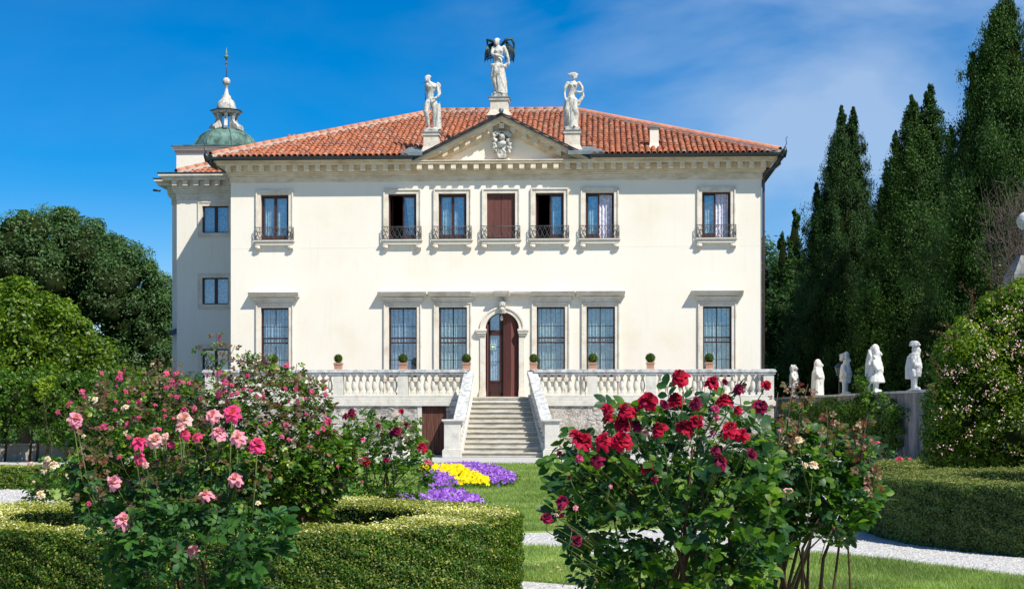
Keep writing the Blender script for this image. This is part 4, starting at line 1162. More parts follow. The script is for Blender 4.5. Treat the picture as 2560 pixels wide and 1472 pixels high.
# ================================================================== roof statues
def fig(H):
    """sculptor: coordinates as fractions of the figure height, y negative = towards the viewer"""
    class S(MB):
        def e(s, c, r, rot=None):
            return s.ell((c[0] * H, c[1] * H, c[2] * H), (r[0] * H, r[1] * H, r[2] * H), 12, 8, rot)
        def t(s, pts, rad, n=9):
            return s.tube([(a * H, b * H, c * H) for a, b, c in pts], [r * H for r in rad], n)
    return S()
def head(s, c, face=(0, -1), r=.052, hair=True):
    r = r * 1.13
    fx, fy = face
    s.e(c, (r * .82, r * .9, r * 1.12))
    s.e((c[0] + fx * r * .9, c[1] + fy * r * .9, c[2] - r * .15), (r * .22, r * .22, r * .34))      # nose
    s.e((c[0] + fx * r * .62, c[1] + fy * r * .62, c[2] - r * .72), (r * .42, r * .42, r * .34))      # chin
    s.e((c[0] + fx * r * .55, c[1] + fy * r * .55, c[2] + r * .28), (r * .62, r * .45, r * .2))       # brow
    if hair:
        for k in range(9):
            a = 2 * math.pi * k / 9
            s.e((c[0] - fx * r * .25 + r * .66 * math.cos(a), c[1] - fy * r * .25 + r * .66 * math.sin(a), c[2] + r * .55), (r * .36, r * .36, r * .34))
        s.e((c[0] - fx * r * .3, c[1] - fy * r * .3, c[2] + r * .72), (r * .8, r * .8, r * .45))
def hand(s, p, d, H=1):
    d = Vector(d).normalized(); p = Vector(p)
    s.e(tuple(p + d * .018), (.018, .016, .022))
    side = d.cross(Vector((0, 1, 0))); side = side.normalized() if side.length > .1 else Vector((1, 0, 0))
    for k in range(4):
        o = side * (-.013 + .009 * k)
        s.t([tuple(p + d * .025 + o), tuple(p + d * .05 + o), tuple(p + d * (.066 + .004 * (k % 2)) + o + Vector((0, .008, 0)))], [.0058, .0055, .005], 6)
    s.t([tuple(p + side * .014), tuple(p + side * .026 + d * .028)], [.007, .006], 6)
def folds(s, top, bot, n, r0, r1, y0=-.07, y1=-.09, seed=1):
    rn = random.Random(seed)
    for k in range(n):
        f = k / (n - 1); x0 = top[0] + (top[1] - top[0]) * f; x1 = bot[0] + (bot[1] - bot[0]) * f
        d0 = y0 * math.sin(math.pi * (f * .8 + .1)); d1 = y1 * math.sin(math.pi * (f * .8 + .1))
        zt = top[2] + rn.uniform(-.02, .02); zm = (zt + bot[2]) / 2
        s.t([(x0, d0, zt), ((x0 + x1) / 2 + rn.uniform(-.02, .02), (d0 + d1) / 2 - .008, zm), (x1, d1, bot[2])], [r0, (r0 + r1) / 2 * 1.1, r1], 7)

def statue_base(name, u, v, z, label, H, pw, pz, pedbot, ped_flare=.10):
    e = empty(name, frame_pt(u, v, pedbot), -TH); tag(e, label, 'statue', 'white stone statues on the pediment')
    zb = pz - pedbot
    m = MB().box(-pw * .80, pw * .80, -pw * .7, pw * .9, zb * .0, zb - .12)
    m.hexa([(-pw * (1 + ped_flare), -pw * .8, 0), (pw * (1 + ped_flare), -pw * .8, 0), (pw * (1 + ped_flare), pw, 0), (-pw * (1 + ped_flare), pw, 0)],
           [(-pw * .82, -pw * .71, zb * .3), (pw * .82, -pw * .71, zb * .3), (pw * .82, pw * .9, zb * .3), (-pw * .82, pw * .9, zb * .3)])
    m.box(-pw * .92, pw * .92, -pw * .82, pw, zb - .12, zb - .03)
    m.build('pedestal', MT['stone'], e)
    MB().box(-pw, pw, -pw * .9, pw * 1.05, zb - .03, zb).build('lead_cap', MT['lead'], e)
    MB().box(-pw * .72, pw * .72, -pw * .62, pw * .7, zb, zb + .13).build('plinth', MT['statue'], e)
    g_ = empty('figure', (0, .02, zb + .12), 0, e)
    bpy.data.objects.remove(g_)
    return e, zb + .12

# centre: winged woman
uc_, vc_ = U(1249, .1), .1
pz = ZZ(246, uc_, vc_)
e, zb = statue_base('winged_statue', uc_, vc_, 0, 'tall white statue of a half draped woman with dark metal wings on the pediment apex', 2.2, .42, pz, PZ - .02, .18)
s = fig(2.2)
s.t([(0, 0, .50), (-.012, 0, .58), (-.008, -.005, .66), (0, -.01, .74), (.01, 0, .82), (-.005, 0, .86)], [.092, .082, .068, .082, .07, .03], 14)
s.t([(-.005, 0, .84), (-.018, -.01, .90)], [.030, .028]); head(s, (-.025, -.02, .935), (-.35, -.93))
for x in (-.035, .05): s.e((x, -.072, .765), (.032, .028, .03))
s.e((0, -.04, .6), (.075, .05, .06))
s.e((-.085, 0, .825), (.04, .04, .035)); s.e((.095, 0, .835), (.042, .04, .038))
s.t([(-.09, 0, .82), (-.105, -.03, .75), (-.095, -.06, .695), (-.03, -.105, .68), (.045, -.11, .66)], [.036, .034, .03, .025, .02]); hand(s, (.045, -.11, .66), (1, 0, -.5))
s.t([(.10, 0, .83), (.135, .0, .76), (.155, -.01, .70), (.18, -.03, .63), (.185, -.045, .57)], [.036, .034, .03, .024, .02]); hand(s, (.185, -.045, .57), (.0, 0, -1))
s.t([(-.13, -.01, .535), (-.06, -.07, .50), (.0, -.095, .48), (.06, -.08, .50), (.125, -.02, .50), (.13, .0, .47)], [.028, .035, .04, .036, .034, .03])
s.t([(.10, -.03, .50), (.15, -.04, .54), (.185, -.05, .56)], [.03, .018, .012])
s.t([(-.01, 0, .50), (-.012, .0, .36), (.01, 0, .2), (.03, 0, .0)], [.115, .12, .105, .10], 14)
s.t([(-.06, -.04, .48), (-.085, -.07, .32), (-.05, -.03, .12), (-.05, -.05, .01)], [.06, .055, .04, .038])
s.t([(.05, -.03, .48), (.07, -.06, .30), (.09, -.04, .12), (.10, -.06, .01)], [.06, .055, .045, .04])
folds(s, (-.10, .10, .47), (-.07, .15, .02), 10, .012, .018, -.11, -.11, 3)
s.t([(-.04, -.1, .48), (-.05, -.13, .40), (-.06, -.13, .31)], [.03, .028, .012]); s.t([(0, -.1, .48), (.05, -.12, .3), (.13, -.07, .06)], [.015, .02, .02])
for x in (-.06, .08): s.e((x, -.10, .015), (.025, .05, .018))
o = sculpt('figure', s, MT['statue'], e, .022, 1); o.location = (-.05, 0, zb)
for sd, pts in ((-1, ((-.0, .80), (-.10, .95), (-.19, .99), (-.205, 1.0))), (1, ((.04, .87), (.13, .98), (.22, 1.0), (.26, .92)))):
    w = MB(); H = 2.25
    tip = [(-.205, 1.0), (-.20, .90), (-.195, .80), (-.21, .70), (-.25, .62)] if sd < 0 else [(.26, .93), (.262, .84), (.255, .75), (.255, .66), (.25, .60)]
    P3 = lambda p, y=.14: (p[0] * H, y * H, p[1] * H)
    w.tube([P3(p, .1 + .03 * i) for i, p in enumerate(pts)] + [P3(p, .19) for p in tip[1:]], [.05, .06, .055, .05, .03, .022, .02, .012], 7)
    rootp = Vector((sd * -.0 + (.03 if sd > 0 else -.03), .80))
    nf = 7
    ends = []
    for i in range(nf):
        f = i / (nf - 1)
        st = Vector(pts[1]).lerp(Vector(tip[1]), f); 
        en = Vector((tip[-1][0] + (.17 if sd < 0 else -.16) * (1 - f) * .9, tip[-1][1] + .03 * (1 - f) + (.02 if i % 2 else -.01)))
        md_ = st.lerp(en, .5) + Vector((sd * .012, 0)); ends.append((st, md_, en))
        w.tube([P3(st, .17), P3(md_, .18), P3(en, .19)], [.028, .026, .012], 6)
    for i in range(nf - 1):
        for q in range(1, 7):
            f = q / 7
            A = ends[i][0].lerp(ends[i][1], f * 2) if f < .5 else ends[i][1].lerp(ends[i][2], f * 2 - 1)
            B = ends[i + 1][0].lerp(ends[i + 1][1], f * 2) if f < .5 else ends[i + 1][1].lerp(ends[i + 1][2], f * 2 - 1)
            mmm = (A + B) / 2 + Vector((0, -.018))
            w.tube([P3(A, .175), P3(mmm, .175), P3(B, .175)], .016, 5, caps=False)
    o = w.build('wing', MT['darkcopper'], e); o.location = (-.05, 0, zb)
MB().tube([(-.4, .3, zb + 2.15), (.5, .3, zb + 2.12)], .008, 4).tube([(-.3, .35, zb + 1.4), (.45, .35, zb + 1.4)], .008, 4).build('wing_brace', MT['iron'], e)
# left: nude man with cloth over his shoulder
ul_, vl_ = U(1079, -.2), -.2
e, zb = statue_base('man_statue', ul_, vl_, 0, 'white statue of a nude man against a draped support above the left pediment slope', 2.1, .36, ZZ(333, ul_, vl_), PZ - PS * (PC - ul_) - .12, .12)
s = fig(2.1)
s.t([(-.02, 0, .50), (-.035, 0, .60), (-.03, 0, .68), (-.01, 0, .77), (.0, 0, .83), (-.04, 0, .87)], [.082, .065, .062, .088, .07, .028], 14)
s.t([(-.04, 0, .86), (-.07, -.01, .91)], [.032, .030]); head(s, (-.082, -.01, .945), (-.6, -.8), .052)
for x in (-.045, .03): s.e((x, -.065, .785), (.038, .028, .03))
s.e((-.085, .0, .83), (.036, .04, .034)); s.e((.09, 0, .82), (.044, .045, .04))
s.t([(.09, 0, .82), (.125, -.01, .74), (.14, -.02, .66), (.10, -.06, .59), (.05, -.09, .56)], [.036, .034, .03, .024, .02]); hand(s, (.05, -.09, .56), (-1, 0, -.2))
s.t([(-.09, .01, .83), (-.10, .05, .74), (-.06, .09, .66), (0, .1, .62)], [.034, .03, .026, .02])
s.t([(.09, -.01, .86), (.13, -.01, .82), (.135, .0, .78)], [.03, .035, .03]); s.t([(.10, -.04, .80), (.11, -.05, .70), (.12, -.03, .60)], [.02, .018, .015])
s.t([(-.06, -.01, .52), (-.085, -.06, .42), (-.11, -.09, .32), (-.085, -.03, .20), (-.06, .0, .04)], [.066, .062, .046, .042, .026]); s.e((-.075, -.04, .015), (.026, .055, .02))
s.t([(.03, 0, .52), (.05, -.01, .40), (.05, -.01, .28), (.045, 0, .16), (.045, 0, .04)], [.066, .06, .042, .042, .028]); s.e((.05, -.04, .015), (.026, .055, .02))
s.t([(.11, .03, .48), (.10, .03, .3), (.10, .02, .0)], [.035, .05, .07], 10); folds(s, (.07, .14, .47), (.04, .16, .0), 5, .012, .018, -.03, -.05, 5)
s.t([(.125, .02, .44), (.14, .02, .52)], [.014, .008]); s.t([(-.05, -.05, .46), (.0, -.09, .50), (.06, -.07, .54)], [.02, .025, .02])
s.e((0, 0, .0), (.15, .12, .03))
o = sculpt('figure', s, MT['statue'], e, .02, 1); o.location = (.02, 0, zb)
# right: woman with hair blown sideways
ur_, vr_ = U(1431, -.2), -.2
e, zb = statue_base('woman_statue', ur_, vr_, 0, 'white statue of a woman with wind blown hair above the right slope of the pediment', 2.1, .37, ZZ(328, ur_, vr_), PZ - PS * (ur_ - PC) - .12, .10)
s = fig(2.1)
s.t([(0, 0, .50), (-.01, 0, .60), (0, 0, .66), (.015, 0, .76), (.03, 0, .83), (.03, 0, .86)], [.088, .068, .064, .086, .068, .028], 14)
s.t([(.03, 0, .85), (.045, -.01, .91)], [.028, .026]); head(s, (.055, -.015, .94), (-.5, -.86), .05)
s.t([(.06, 0, .98), (0, .0, .985), (-.05, .0, .975), (-.08, 0, .985)], [.04, .036, .026, .012]); s.t([(.05, 0, .965), (-.02, -.01, .955), (-.05, 0, .94)], [.03, .02, .01])
for x in (-.02, .055): s.e((x, -.068, .775), (.034, .028, .03))
s.e((-.075, 0, .815), (.038, .04, .036)); s.e((.13, 0, .815), (.038, .04, .036))
s.t([(-.08, 0, .81), (-.12, -.02, .73), (-.14, -.02, .65), (-.13, -.04, .56), (-.105, -.05, .49)], [.036, .032, .028, .023, .02]); hand(s, (-.105, -.05, .49), (.2, 0, -1))
s.t([(.135, 0, .81), (.185, .0, .74), (.20, -.02, .67), (.16, -.04, .64), (.10, -.05, .65)], [.034, .03, .026, .022, .02]); hand(s, (.11, -.05, .65), (-1, 0, 0))
s.t([(.20, -.02, .66), (.205, .0, .58), (.17, .0, .52), (.12, .0, .46), (.11, 0, .40)], [.018, .03, .034, .04, .03])
s.t([(-.01, 0, .52), (-.02, 0, .36), (0, 0, .2), (.01, 0, .0)], [.095, .105, .095, .09], 14)
s.t([(-.10, -.02, .52), (-.02, -.08, .535), (.07, -.06, .51), (.12, -.01, .46)], [.02, .028, .03, .03])
s.t([(-.045, -.03, .50), (-.08, -.06, .32), (-.06, -.02, .1)], [.06, .058, .05]); s.t([(.05, -.05, .50), (.05, -.09, .32), (.04, -.05, .14), (.05, -.07, .01)], [.058, .05, .04, .03])
folds(s, (-.08, .09, .50), (-.11, .10, .01), 10, .011, .016, -.10, -.10, 9)
s.t([(-.13, -.0, .48), (-.13, 0, .25), (-.10, .02, .0)], [.02, .03, .05]); s.e((.05, -.10, .015), (.024, .05, .02)); s.e((0, 0, .0), (.15, .12, .03))
o = sculpt('figure', s, MT['statue'], e, .02, 1); o.location = (-.02, 0, zb)

# ================================================================== potted box balls on the coping
def leaf_quads(P, N, size, asp=.6, rng=RNG, updir=None, fold=.25, six=False):
    """leaf blades at P facing N; returns vertices and quads"""
    n = len(P)
    N = N / np.maximum(1e-6, np.linalg.norm(N, axis=1, keepdims=True))
    if updir is None:
        T = rng.normal(size=(n, 3))
    else:
        T = np.asarray(updir) + rng.normal(size=(n, 3)) * .35
    T = T - N * np.sum(T * N, axis=1, keepdims=True)
    T /= np.maximum(1e-6, np.linalg.norm(T, axis=1, keepdims=True))
    B = np.cross(N, T)
    s = (np.asarray(size) * np.ones(n))[:, None]
    w = s * asp * .5
    if not six:
        V = np.stack([P - T * s * .5, P + B * w + N * w * fold, P + T * s * .5, P - B * w + N * w * fold], 1).reshape(-1, 3)
        Fc = np.arange(n * 4).reshape(n, 4)
    else:
        V = np.stack([P - T * s * .5, P - T * s * .12 + B * w + N * w * fold, P + T * s * .28 + B * w * .75 + N * w * fold, P + T * s * .5,
                      P + T * s * .28 - B * w * .75 + N * w * fold, P - T * s * .12 - B * w + N * w * fold], 1).reshape(-1, 3)
        b = np.arange(n)[:, None] * 6
        Fc = np.concatenate([b + np.array([[0, 1, 2, 3]]), b + np.array([[0, 3, 4, 5]])], 0)
    return V, Fc
def unit(n, rng=RNG):
    d = rng.normal(size=(n, 3)); return d / np.linalg.norm(d, axis=1, keepdims=True)

d_ = unit(900); Pp = d_ * (.172 + RNG.uniform(-.012, .014, (900, 1)))
V, Fc = leaf_quads(Pp, d_ + unit(900) * .8, RNG.uniform(.022, .036, 900), .6)
ball_me = npmesh('foliage', V, Fc, MT['box'])
core_me = MB().ell((0, 0, 0), (.16, .16, .16), 14, 9).mesh('foliage_core', MT['core'])
pm = MB()
def sqp(m, a, b, z0, z1): m.hexa([(-a, -a, z0), (a, -a, z0), (a, a, z0), (-a, a, z0)], [(-b, -b, z1), (b, -b, z1), (b, b, z1), (-b, b, z1)])
sqp(pm, .15, .135, 0, .035); sqp(pm, .125, .142, .035, .20); sqp(pm, .16, .162, .20, .255)
pot_me = pm.mesh('pot', MT['pot']); soil_me = MB().box(-.13, .13, -.13, .13, .2551, .262).mesh('soil', MT['soil'])
trunk_me = MB().tube([(0, 0, .25), (0, 0, .32)], .018, 6).mesh('trunk', MT['bark'])
potlabels = ['potted clipped box ball on the coping at the far left end pier, seen through the pink rose twigs', 'potted clipped box ball on the coping over plain wall, left of the stairs', 'potted clipped box ball on the coping left of the stairs, in front of the third window from the left below',
             'potted clipped box ball beside the head of the left stair rail', 'potted clipped box ball beside the head of the right stair rail', 'potted clipped box ball on the first pier right of the stairs',
             'potted clipped box ball right of the stairs in front of plain wall', 'potted clipped box ball in front of the rightmost lower window']
potlabels[0] = 'potted clipped box ball in front of the leftmost lower window, behind the pink rose twigs'
potlabels[2] = 'potted clipped box ball in front of the second lower window from the left'
for i, px in enumerate((684.6, 845.8, 1007.6, 1166, 1334, 1482, 1626, 1772.9)):
    u = U(px, VF + .17); e = empty('potted_box_ball', frame_pt(u, VF + .17, 3.201), -TH + random.uniform(-.1, .1))
    tag(e, potlabels[i], 'potted plant', 'potted box balls along the balustrade coping')
    link('pot', pot_me, e); link('soil', soil_me, e); link('trunk', trunk_me, e)
    sc_ = (1, .93, 1.03, 1, .94, 1.04, 1.05, 1.02)[i]
    f = link('foliage', ball_me, e, (0, 0, .42), (0, 0, i * 1.3), (sc_, sc_, sc_ * (1.04 if i == 1 else 1))); link('foliage_core', core_me, e, (0, 0, .42), None, sc_)

# ================================================================== garden wall with dwarf statues
WX = 13.45
gw = empty('garden_wall', (WX, 30, 0)); tag(gw, 'stained stone garden wall running back on the right under the dwarf statues', 'wall')
MB().box(WX, WX + .45, 24, 92, 0, 2.25).build('wall', MT['oldwall'], gw, (WX, 30, 0))
for i in range(34):
    MB().box(WX - .06, WX + .52, 24 + i * 2 + .006, 24 + (i + 1) * 2 - .006, 2.251, 2.33 + (i % 3) * .004).build('coping_slab', MT['copestone'], gw, (WX, 30, 0))

def dwarf(kind, H, px, py_base, d, label):
    X = (px - CX) * d / F
    e = empty('dwarf_statue', (X - .02, d, 2.335), 0); tag(e, label, 'statue', 'white stone dwarf statues on the garden wall')
    s = fig(H)
    # everything faces +x with a slight turn to the viewer
    s.e((0, 0, .0), (.17, .14, .03))
    for y in (-.07, .07):
        s.t([(-.02, y, .02), (-.01, y, .16), (0, y, .34)], [.055, .06, .085], 10); s.e((.05, y, .03), (.085, .045, .035))
    s.t([(-.01, 0, .28), (0, 0, .36), (.01, 0, .48), (.0, 0, .60), (-.01, 0, .68), (-.01, 0, .73)], [.16, .155, .165, .15, .12, .07], 16)
    s.e((.07, 0, .46), (.11, .13, .10))
    hx, hz = (.02, .80)
    head(s, (hx, 0, hz), (.93, -.35), .092, hair=False)
    s.e((hx + .115, -.03, hz - .01), (.025, .025, .03)); s.e((hx + .06, -.02, hz - .12), (.05, .05, .04))
    # arms folded or at the belly
    s.t([(-.02, -.14, .67), (.0, -.19, .56), (.06, -.17, .48), (.13, -.08, .50)], [.05, .052, .045, .035]); s.t([(-.02, .14, .67), (.0, .18, .56), (.08, .14, .50), (.14, .02, .52)], [.05, .052, .045, .035])
    hand(s, (.12, -.09, .50), (.5, .8, .1))
    if kind == 0:      # curly hair, collar, tunic
        for k in range(26):
            a = k * 2.4; zz_ = .74 + .16 * (k / 26)
            rr_ = .10 * math.sqrt(max(.05, 1 - ((zz_ - .80) / .12) ** 2)); xx = hx - .03 + rr_ * math.cos(a); 
            if math.cos(a) > .6: continue
            s.e((xx, rr_ * math.sin(a), zz_), (.04, .04, .04))
        s.t([(-.0, 0, .70), (0, 0, .735)], [.13, .09], 12); s.t([(0, 0, .26), (0, 0, .36)], [.20, .15], 12)
    elif kind == 1:    # hooded, long cloak
        s.t([(-.04, 0, .0), (-.04, 0, .3), (-.03, 0, .6), (-.03, 0, .72)], [.20, .19, .18, .12], 14); s.e((-.03, 0, .83), (.12, .12, .14)); s.e((-.06, 0, .72), (.10, .13, .1))
        folds(s, (-.12, .12, .60), (-.16, .14, .02), 8, .012, .02, -.17, -.2, 2)
    elif kind == 2:    # big curly hat, bare belly
        s.e((0, 0, .90), (.11, .11, .09)); s.t([(-.02, -.02, .93), (.05, -.05, .97), (.10, -.05, .93)], [.05, .045, .03])
        for k in range(14):
            a = k * .9; s.e((-.03 + .1 * math.cos(a), .1 * math.sin(a), .78 + .012 * k), (.04, .04, .045))
        s.t([(0, 0, .40), (0, 0, .44)], [.18, .17], 12)
    elif kind == 3:    # tall cap with long hair falling down the back
        s.e((-.02, 0, .90), (.10, .10, .12), (R(-12), 'Y'))
        s.t([(-.07, 0, .93), (-.14, 0, .80), (-.19, 0, .6), (-.20, 0, .3), (-.19, 0, .0)], [.07, .08, .075, .08, .09], 12)
        for k in range(22): s.e((-.13 - .03 * math.sin(k), -.11, .04 + k * .04), (.028, .025, .026))
        s.t([(0, 0, .20), (0, 0, .30), (0, 0, .40)], [.22, .19, .15], 14); folds(s, (-.08, .12, .36), (-.12, .17, .2), 7, .012, .016, -.15, -.19, 8)
        s.t([(0, -.02, .70), (.04, -.02, .74)], [.12, .08], 12)
    else:              # flat hat, open coat, breeches and boots
        s.t([(0, 0, .885), (0, 0, .90), (0, 0, .965), (0, 0, .985)], [.14, .13, .11, .07], 14); s.e((.09, -.02, .90), (.06, .08, .022))
        s.t([(0, 0, .70), (0, 0, .735)], [.13, .12], 12)
        s.t([(-.09, 0, .22), (-.10, 0, .45), (-.05, 0, .66)], [.13, .12, .12], 12)
        s.e((.10, -.02, .74), (.04, .04, .06)); s.t([(.0, -.17, .25), (.0, -.17, .42)], [.05, .04]); s.t([(0, 0, .34), (0, 0, .38)], [.17, .16], 12)
    o = sculpt('figure', s, MT['garden_statue'], e, .028, 1); o.rotation_euler = (0, 0, R(-25)); o.scale = (.90, .90, 1.04)
    return e
dwarf(4, 1.58, 2288, 977, 53.5, 'rightmost white dwarf statue on the garden wall, wearing a flat hat and coat')
dwarf(3, 1.70, 2192, 982, 60, 'white dwarf statue with a tall cap and long hair falling down its back')
dwarf(2, 1.66, 2115, 988, 66, 'white dwarf statue with a curled hat just right of the black lamp post')
dwarf(1, 1.62, 2048, 990, 72, 'white hooded dwarf statue in a long cloak just left of the lamp post')
dwarf(0, 1.62, 1986, 993, 78, 'leftmost white dwarf statue on the wall, nearest the villa, with curly hair')
# lamp post behind the wall
lp = empty('lamp_post', ((2087 - CX) * 66 / F + .6, 68, 2.05)); tag(lp, 'black lantern lamp post standing between the dwarf statues', 'lamp post')
MB().lathe([(.10, 0), (.10, .15), (.05, .2), (.045, .5), (.035, 1.0), (.05, 1.02), (.03, 1.06)], 8).build('post', MT['lamp_black'], lp)
sqm = MB(); sqm.hexa([(-.09, -.09, 1.08), (.09, -.09, 1.08), (.09, .09, 1.08), (-.09, .09, 1.08)], [(-.16, -.16, 1.42), (.16, -.16, 1.42), (.16, .16, 1.42), (-.16, .16, 1.42)]); sqm.build('lamp_glass', MT['lamp_glass'], lp)
fr = MB()
for a in (-1, 1):
    for b in (-1, 1): fr.tube([(a * .09, b * .09, 1.08), (a * .165, b * .165, 1.43)], .014, 4)
fr.hexa([(-.2, -.2, 1.43), (.2, -.2, 1.43), (.2, .2, 1.43), (-.2, .2, 1.43)], [(-.05, -.05, 1.6), (.05, -.05, 1.6), (.05, .05, 1.6), (-.05, .05, 1.6)]).tube([(0, 0, 1.6), (0, 0, 1.72)], [.03, .01], 6)
fr.build('lamp_frame', MT['lamp_black'], lp)
# gate pillar with ball at the right edge
gp_d = 46; gx = (2566 - CX) * gp_d / F
gp = empty('gate_pillar', (gx, gp_d, 2.05)); tag(gp, 'stone pillar topped with a grey ball at the right edge behind the flowering shrub', 'pillar')
zof = lambda py: EYE + (HZ - py) / F * gp_d - 2.05
MB().box(-.5, .5, -.5, .5, 0, zof(690)).hexa([(-.5, -.5, zof(689)), (.5, -.5, zof(689)), (.5, .5, zof(689)), (-.5, .5, zof(689))], [(-.22, -.22, zof(640)), (.22, -.22, zof(640)), (.22, .22, zof(640)), (-.22, .22, zof(640))]).lathe([(.14, zof(639)), (.08, zof(610)), (.12, zof(575))], 10).build('pier', MT['oldwall'], gp)
MB().ell((0, 0, zof(553)), (.27, .27, .27), 18, 12).build('stone_ball', MT['copestone'], gp)

# ================================================================== foliage builders
def poly_sample(poly, n, rng):
    P = np.array(poly, float); lo, hi = P.min(0), P.max(0); out = []
    x0, y0 = P[:, 0], P[:, 1]; x1, y1 = np.roll(x0, -1), np.roll(y0, -1)
    while sum(len(o) for o in out) < n:
        q = rng.uniform(lo, hi, (n * 3, 2))
        c = ((y0[None] > q[:, 1:2]) != (y1[None] > q[:, 1:2])) & (q[:, 0:1] < (x1 - x0)[None] * (q[:, 1:2] - y0[None]) / (y1 - y0 + 1e-9)[None] + x0[None])
        out.append(q[c.sum(1) % 2 == 1])
    q = np.concatenate(out)[:n]
    dx, dy = (x1 - x0)[None], (y1 - y0)[None]
    t = np.clip(((q[:, 0:1] - x0) * dx + (q[:, 1:2] - y0) * dy) / (dx ** 2 + dy ** 2 + 1e-9), 0, 1)
    dist = np.sqrt((q[:, 0:1] - x0 - t * dx) ** 2 + (q[:, 1:2] - y0 - t * dy) ** 2).min(1)
    return q, dist
def clumps_from(poly, d, n, thick, rng, top_bias=True):
    """clump centres filling a rounded crown whose outline was measured from the photograph"""
    q, dist = poly_sample(poly, n, rng)
    dm = dist * d / F; half = np.minimum(thick, np.sqrt(dm * thick) * 1.1 + dm * .15)
    y = d + rng.uniform(-1, 1, n) ** 1 * half
    X = (q[:, 0] - CX) * d / F; Z = EYE + (HZ - q[:, 1]) * d / F
    C = np.stack([X, y, Z], 1)
    return C, half, dm
def crown_leaves(C, rad, per, leaf, asp, rng, up=None, jit=.8, flat=1.0, six=False):
    n = len(C); d0 = unit(n * per, rng); d0[:, 2] = np.where(rng.uniform(size=n * per) < .35, np.abs(d0[:, 2]), d0[:, 2])
    R_ = np.repeat(rad, per); r = R_ * rng.uniform(.55, 1.08, n * per) 
    P = np.repeat(C, per, 0) + d0 * r[:, None] * np.array([1, 1, flat])
    Nn = d0 + unit(n * per, rng) * jit + np.array([0, 0, .35])
    return leaf_quads(P, Nn, rng.uniform(leaf * .7, leaf * 1.3, n * per), asp, rng, up, six=six)
def lumps(C, rad, m, name, parent, loc, k=.8, every=2):
    mb = MB()
    for c, r in list(zip(C, rad))[::every]:
        mb.ell(tuple(c), (r * k, r * k, r * k), 6, 5)
    return mb.build(name, m, parent, loc)
def tree(name, label, cat, poly, d, n, rad, per, leaf, asp, material, thick, seed, base, trunk_r=.3, group=None, up=None, flat=1., core=True, limbs=6, inner=.5, kindc='crown', six=False):
    rng = np.random.default_rng(seed)
    e = empty(name, base); tag(e, label, cat, group)
    C, half, dm = clumps_from(poly, d, n, thick, rng)
    rr_ = rad * rng.uniform(.6, 1.35, n)
    rr_ = np.minimum(rr_, dm * 1.2 + rad * .35)
    V, Fc = crown_leaves(C, rr_, per, leaf, asp, rng, up, flat=flat, six=six)
    o = link(kindc, npmesh(kindc, V - np.array(base), Fc, MT[material]), e)
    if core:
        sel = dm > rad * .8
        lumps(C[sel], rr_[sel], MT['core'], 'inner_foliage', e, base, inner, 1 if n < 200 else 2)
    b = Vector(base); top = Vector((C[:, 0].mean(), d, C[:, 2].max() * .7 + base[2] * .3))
    MB().tube([b, b.lerp(top, .3) + Vector((.1, 0, 0)), b.lerp(top, .65), top], [trunk_r, trunk_r * .8, trunk_r * .5, trunk_r * .15], 8).build('trunk', MT['bark'], e, base)
    mb = MB(); idx = rng.choice(n, min(n, limbs), replace=False)
    for i in idx:
        st = b.lerp(top, rng.uniform(.2, .7)); en = Vector(C[i])
        mb.tube([st, st.lerp(en, .5) + Vector((0, 0, .25)), en], [trunk_r * .35, trunk_r * .22, .03], 5)
    mb.build('limb', MT['bark'], e, base)
    return e, C, rr_

# trees on the left
tree('broadleaf_tree', 'big dull green broadleaf tree rising behind the left side wing', 'tree',
     [(-200, 700), (-200, 620), (-60, 585), (0, 566), (38, 560), (60, 540), (100, 548), (135, 527), (170, 535), (196, 540), (215, 562), (240, 553), (262, 590), (290, 600), (300, 592), (322, 622), (352, 615), (392, 640), (385, 668), (384, 690), (418, 694), (432, 740), (440, 820), (436, 900), (425, 1010), (300, 1060), (100, 1050), (-200, 1040)],
     86, 760, .85, 270, .17, .5, 'tree_far', 5.0, 21, (-21, 86, 0), .4, inner=.72)
tree('broadleaf_tree', 'rounded bright green tree at the left edge, in front of the taller dull one', 'tree',
     [(-260, 760), (-150, 715), (-60, 700), (0, 700), (60, 706), (95, 738), (135, 752), (172, 765), (185, 798), (215, 812), (236, 850), (280, 865), (292, 900), (310, 920), (345, 960), (340, 1010), (300, 1040), (200, 1050), (100, 1050), (-260, 1050)],
     60, 420, .60, 170, .16, .55, 'tree_near', 3.6, 22, (-18, 60, 0), .28)
def shrub(name, label, cat, poly, d, n, rad, per, leaf, asp, material, thick, seed, base, **kw):
    return tree(name, label, cat, poly, d, n, rad, per, leaf, asp, material, thick, seed, base, trunk_r=kw.pop('trunk_r', .05), kindc='foliage', **kw)
shrub('climbing_rose', 'dense green climbing rose mass on poles under the left tree', 'climber',
      [(-120, 960), (0, 930), (60, 925), (110, 935), (160, 930), (230, 940), (300, 935), (350, 950), (340, 1010), (330, 1080), (260, 1105), (200, 1090), (170, 1120), (100, 1100), (80, 1060), (40, 1110), (0, 1120), (-120, 1120)],
      52, 260, .34, 90, .10, .6, 'climber', 1.2, 23, (-15, 52, 0), limbs=10)
shrub('climbing_rose', 'yellow green rose spray arching above the dark climber mass at the left', 'climber',
      [(88, 962), (100, 948), (135, 942), (140, 960), (118, 975), (112, 1000), (92, 1000)], 50.5, 16, .16, 40, .10, .6, 'lime', .3, 24, (-14.4, 50.5, 0), core=False, limbs=3, trunk_r=.02)
shrub('shrub', 'blue green bush at the foot of the side wing behind the pink roses', 'shrub',
      [(446, 960), (470, 930), (500, 938), (515, 975), (530, 1040), (500, 1120), (430, 1130), (400, 1060), (420, 990)], 56, 60, .30, 90, .10, .4, 'bluegreen', .9, 25, (-11.4, 56, 0))
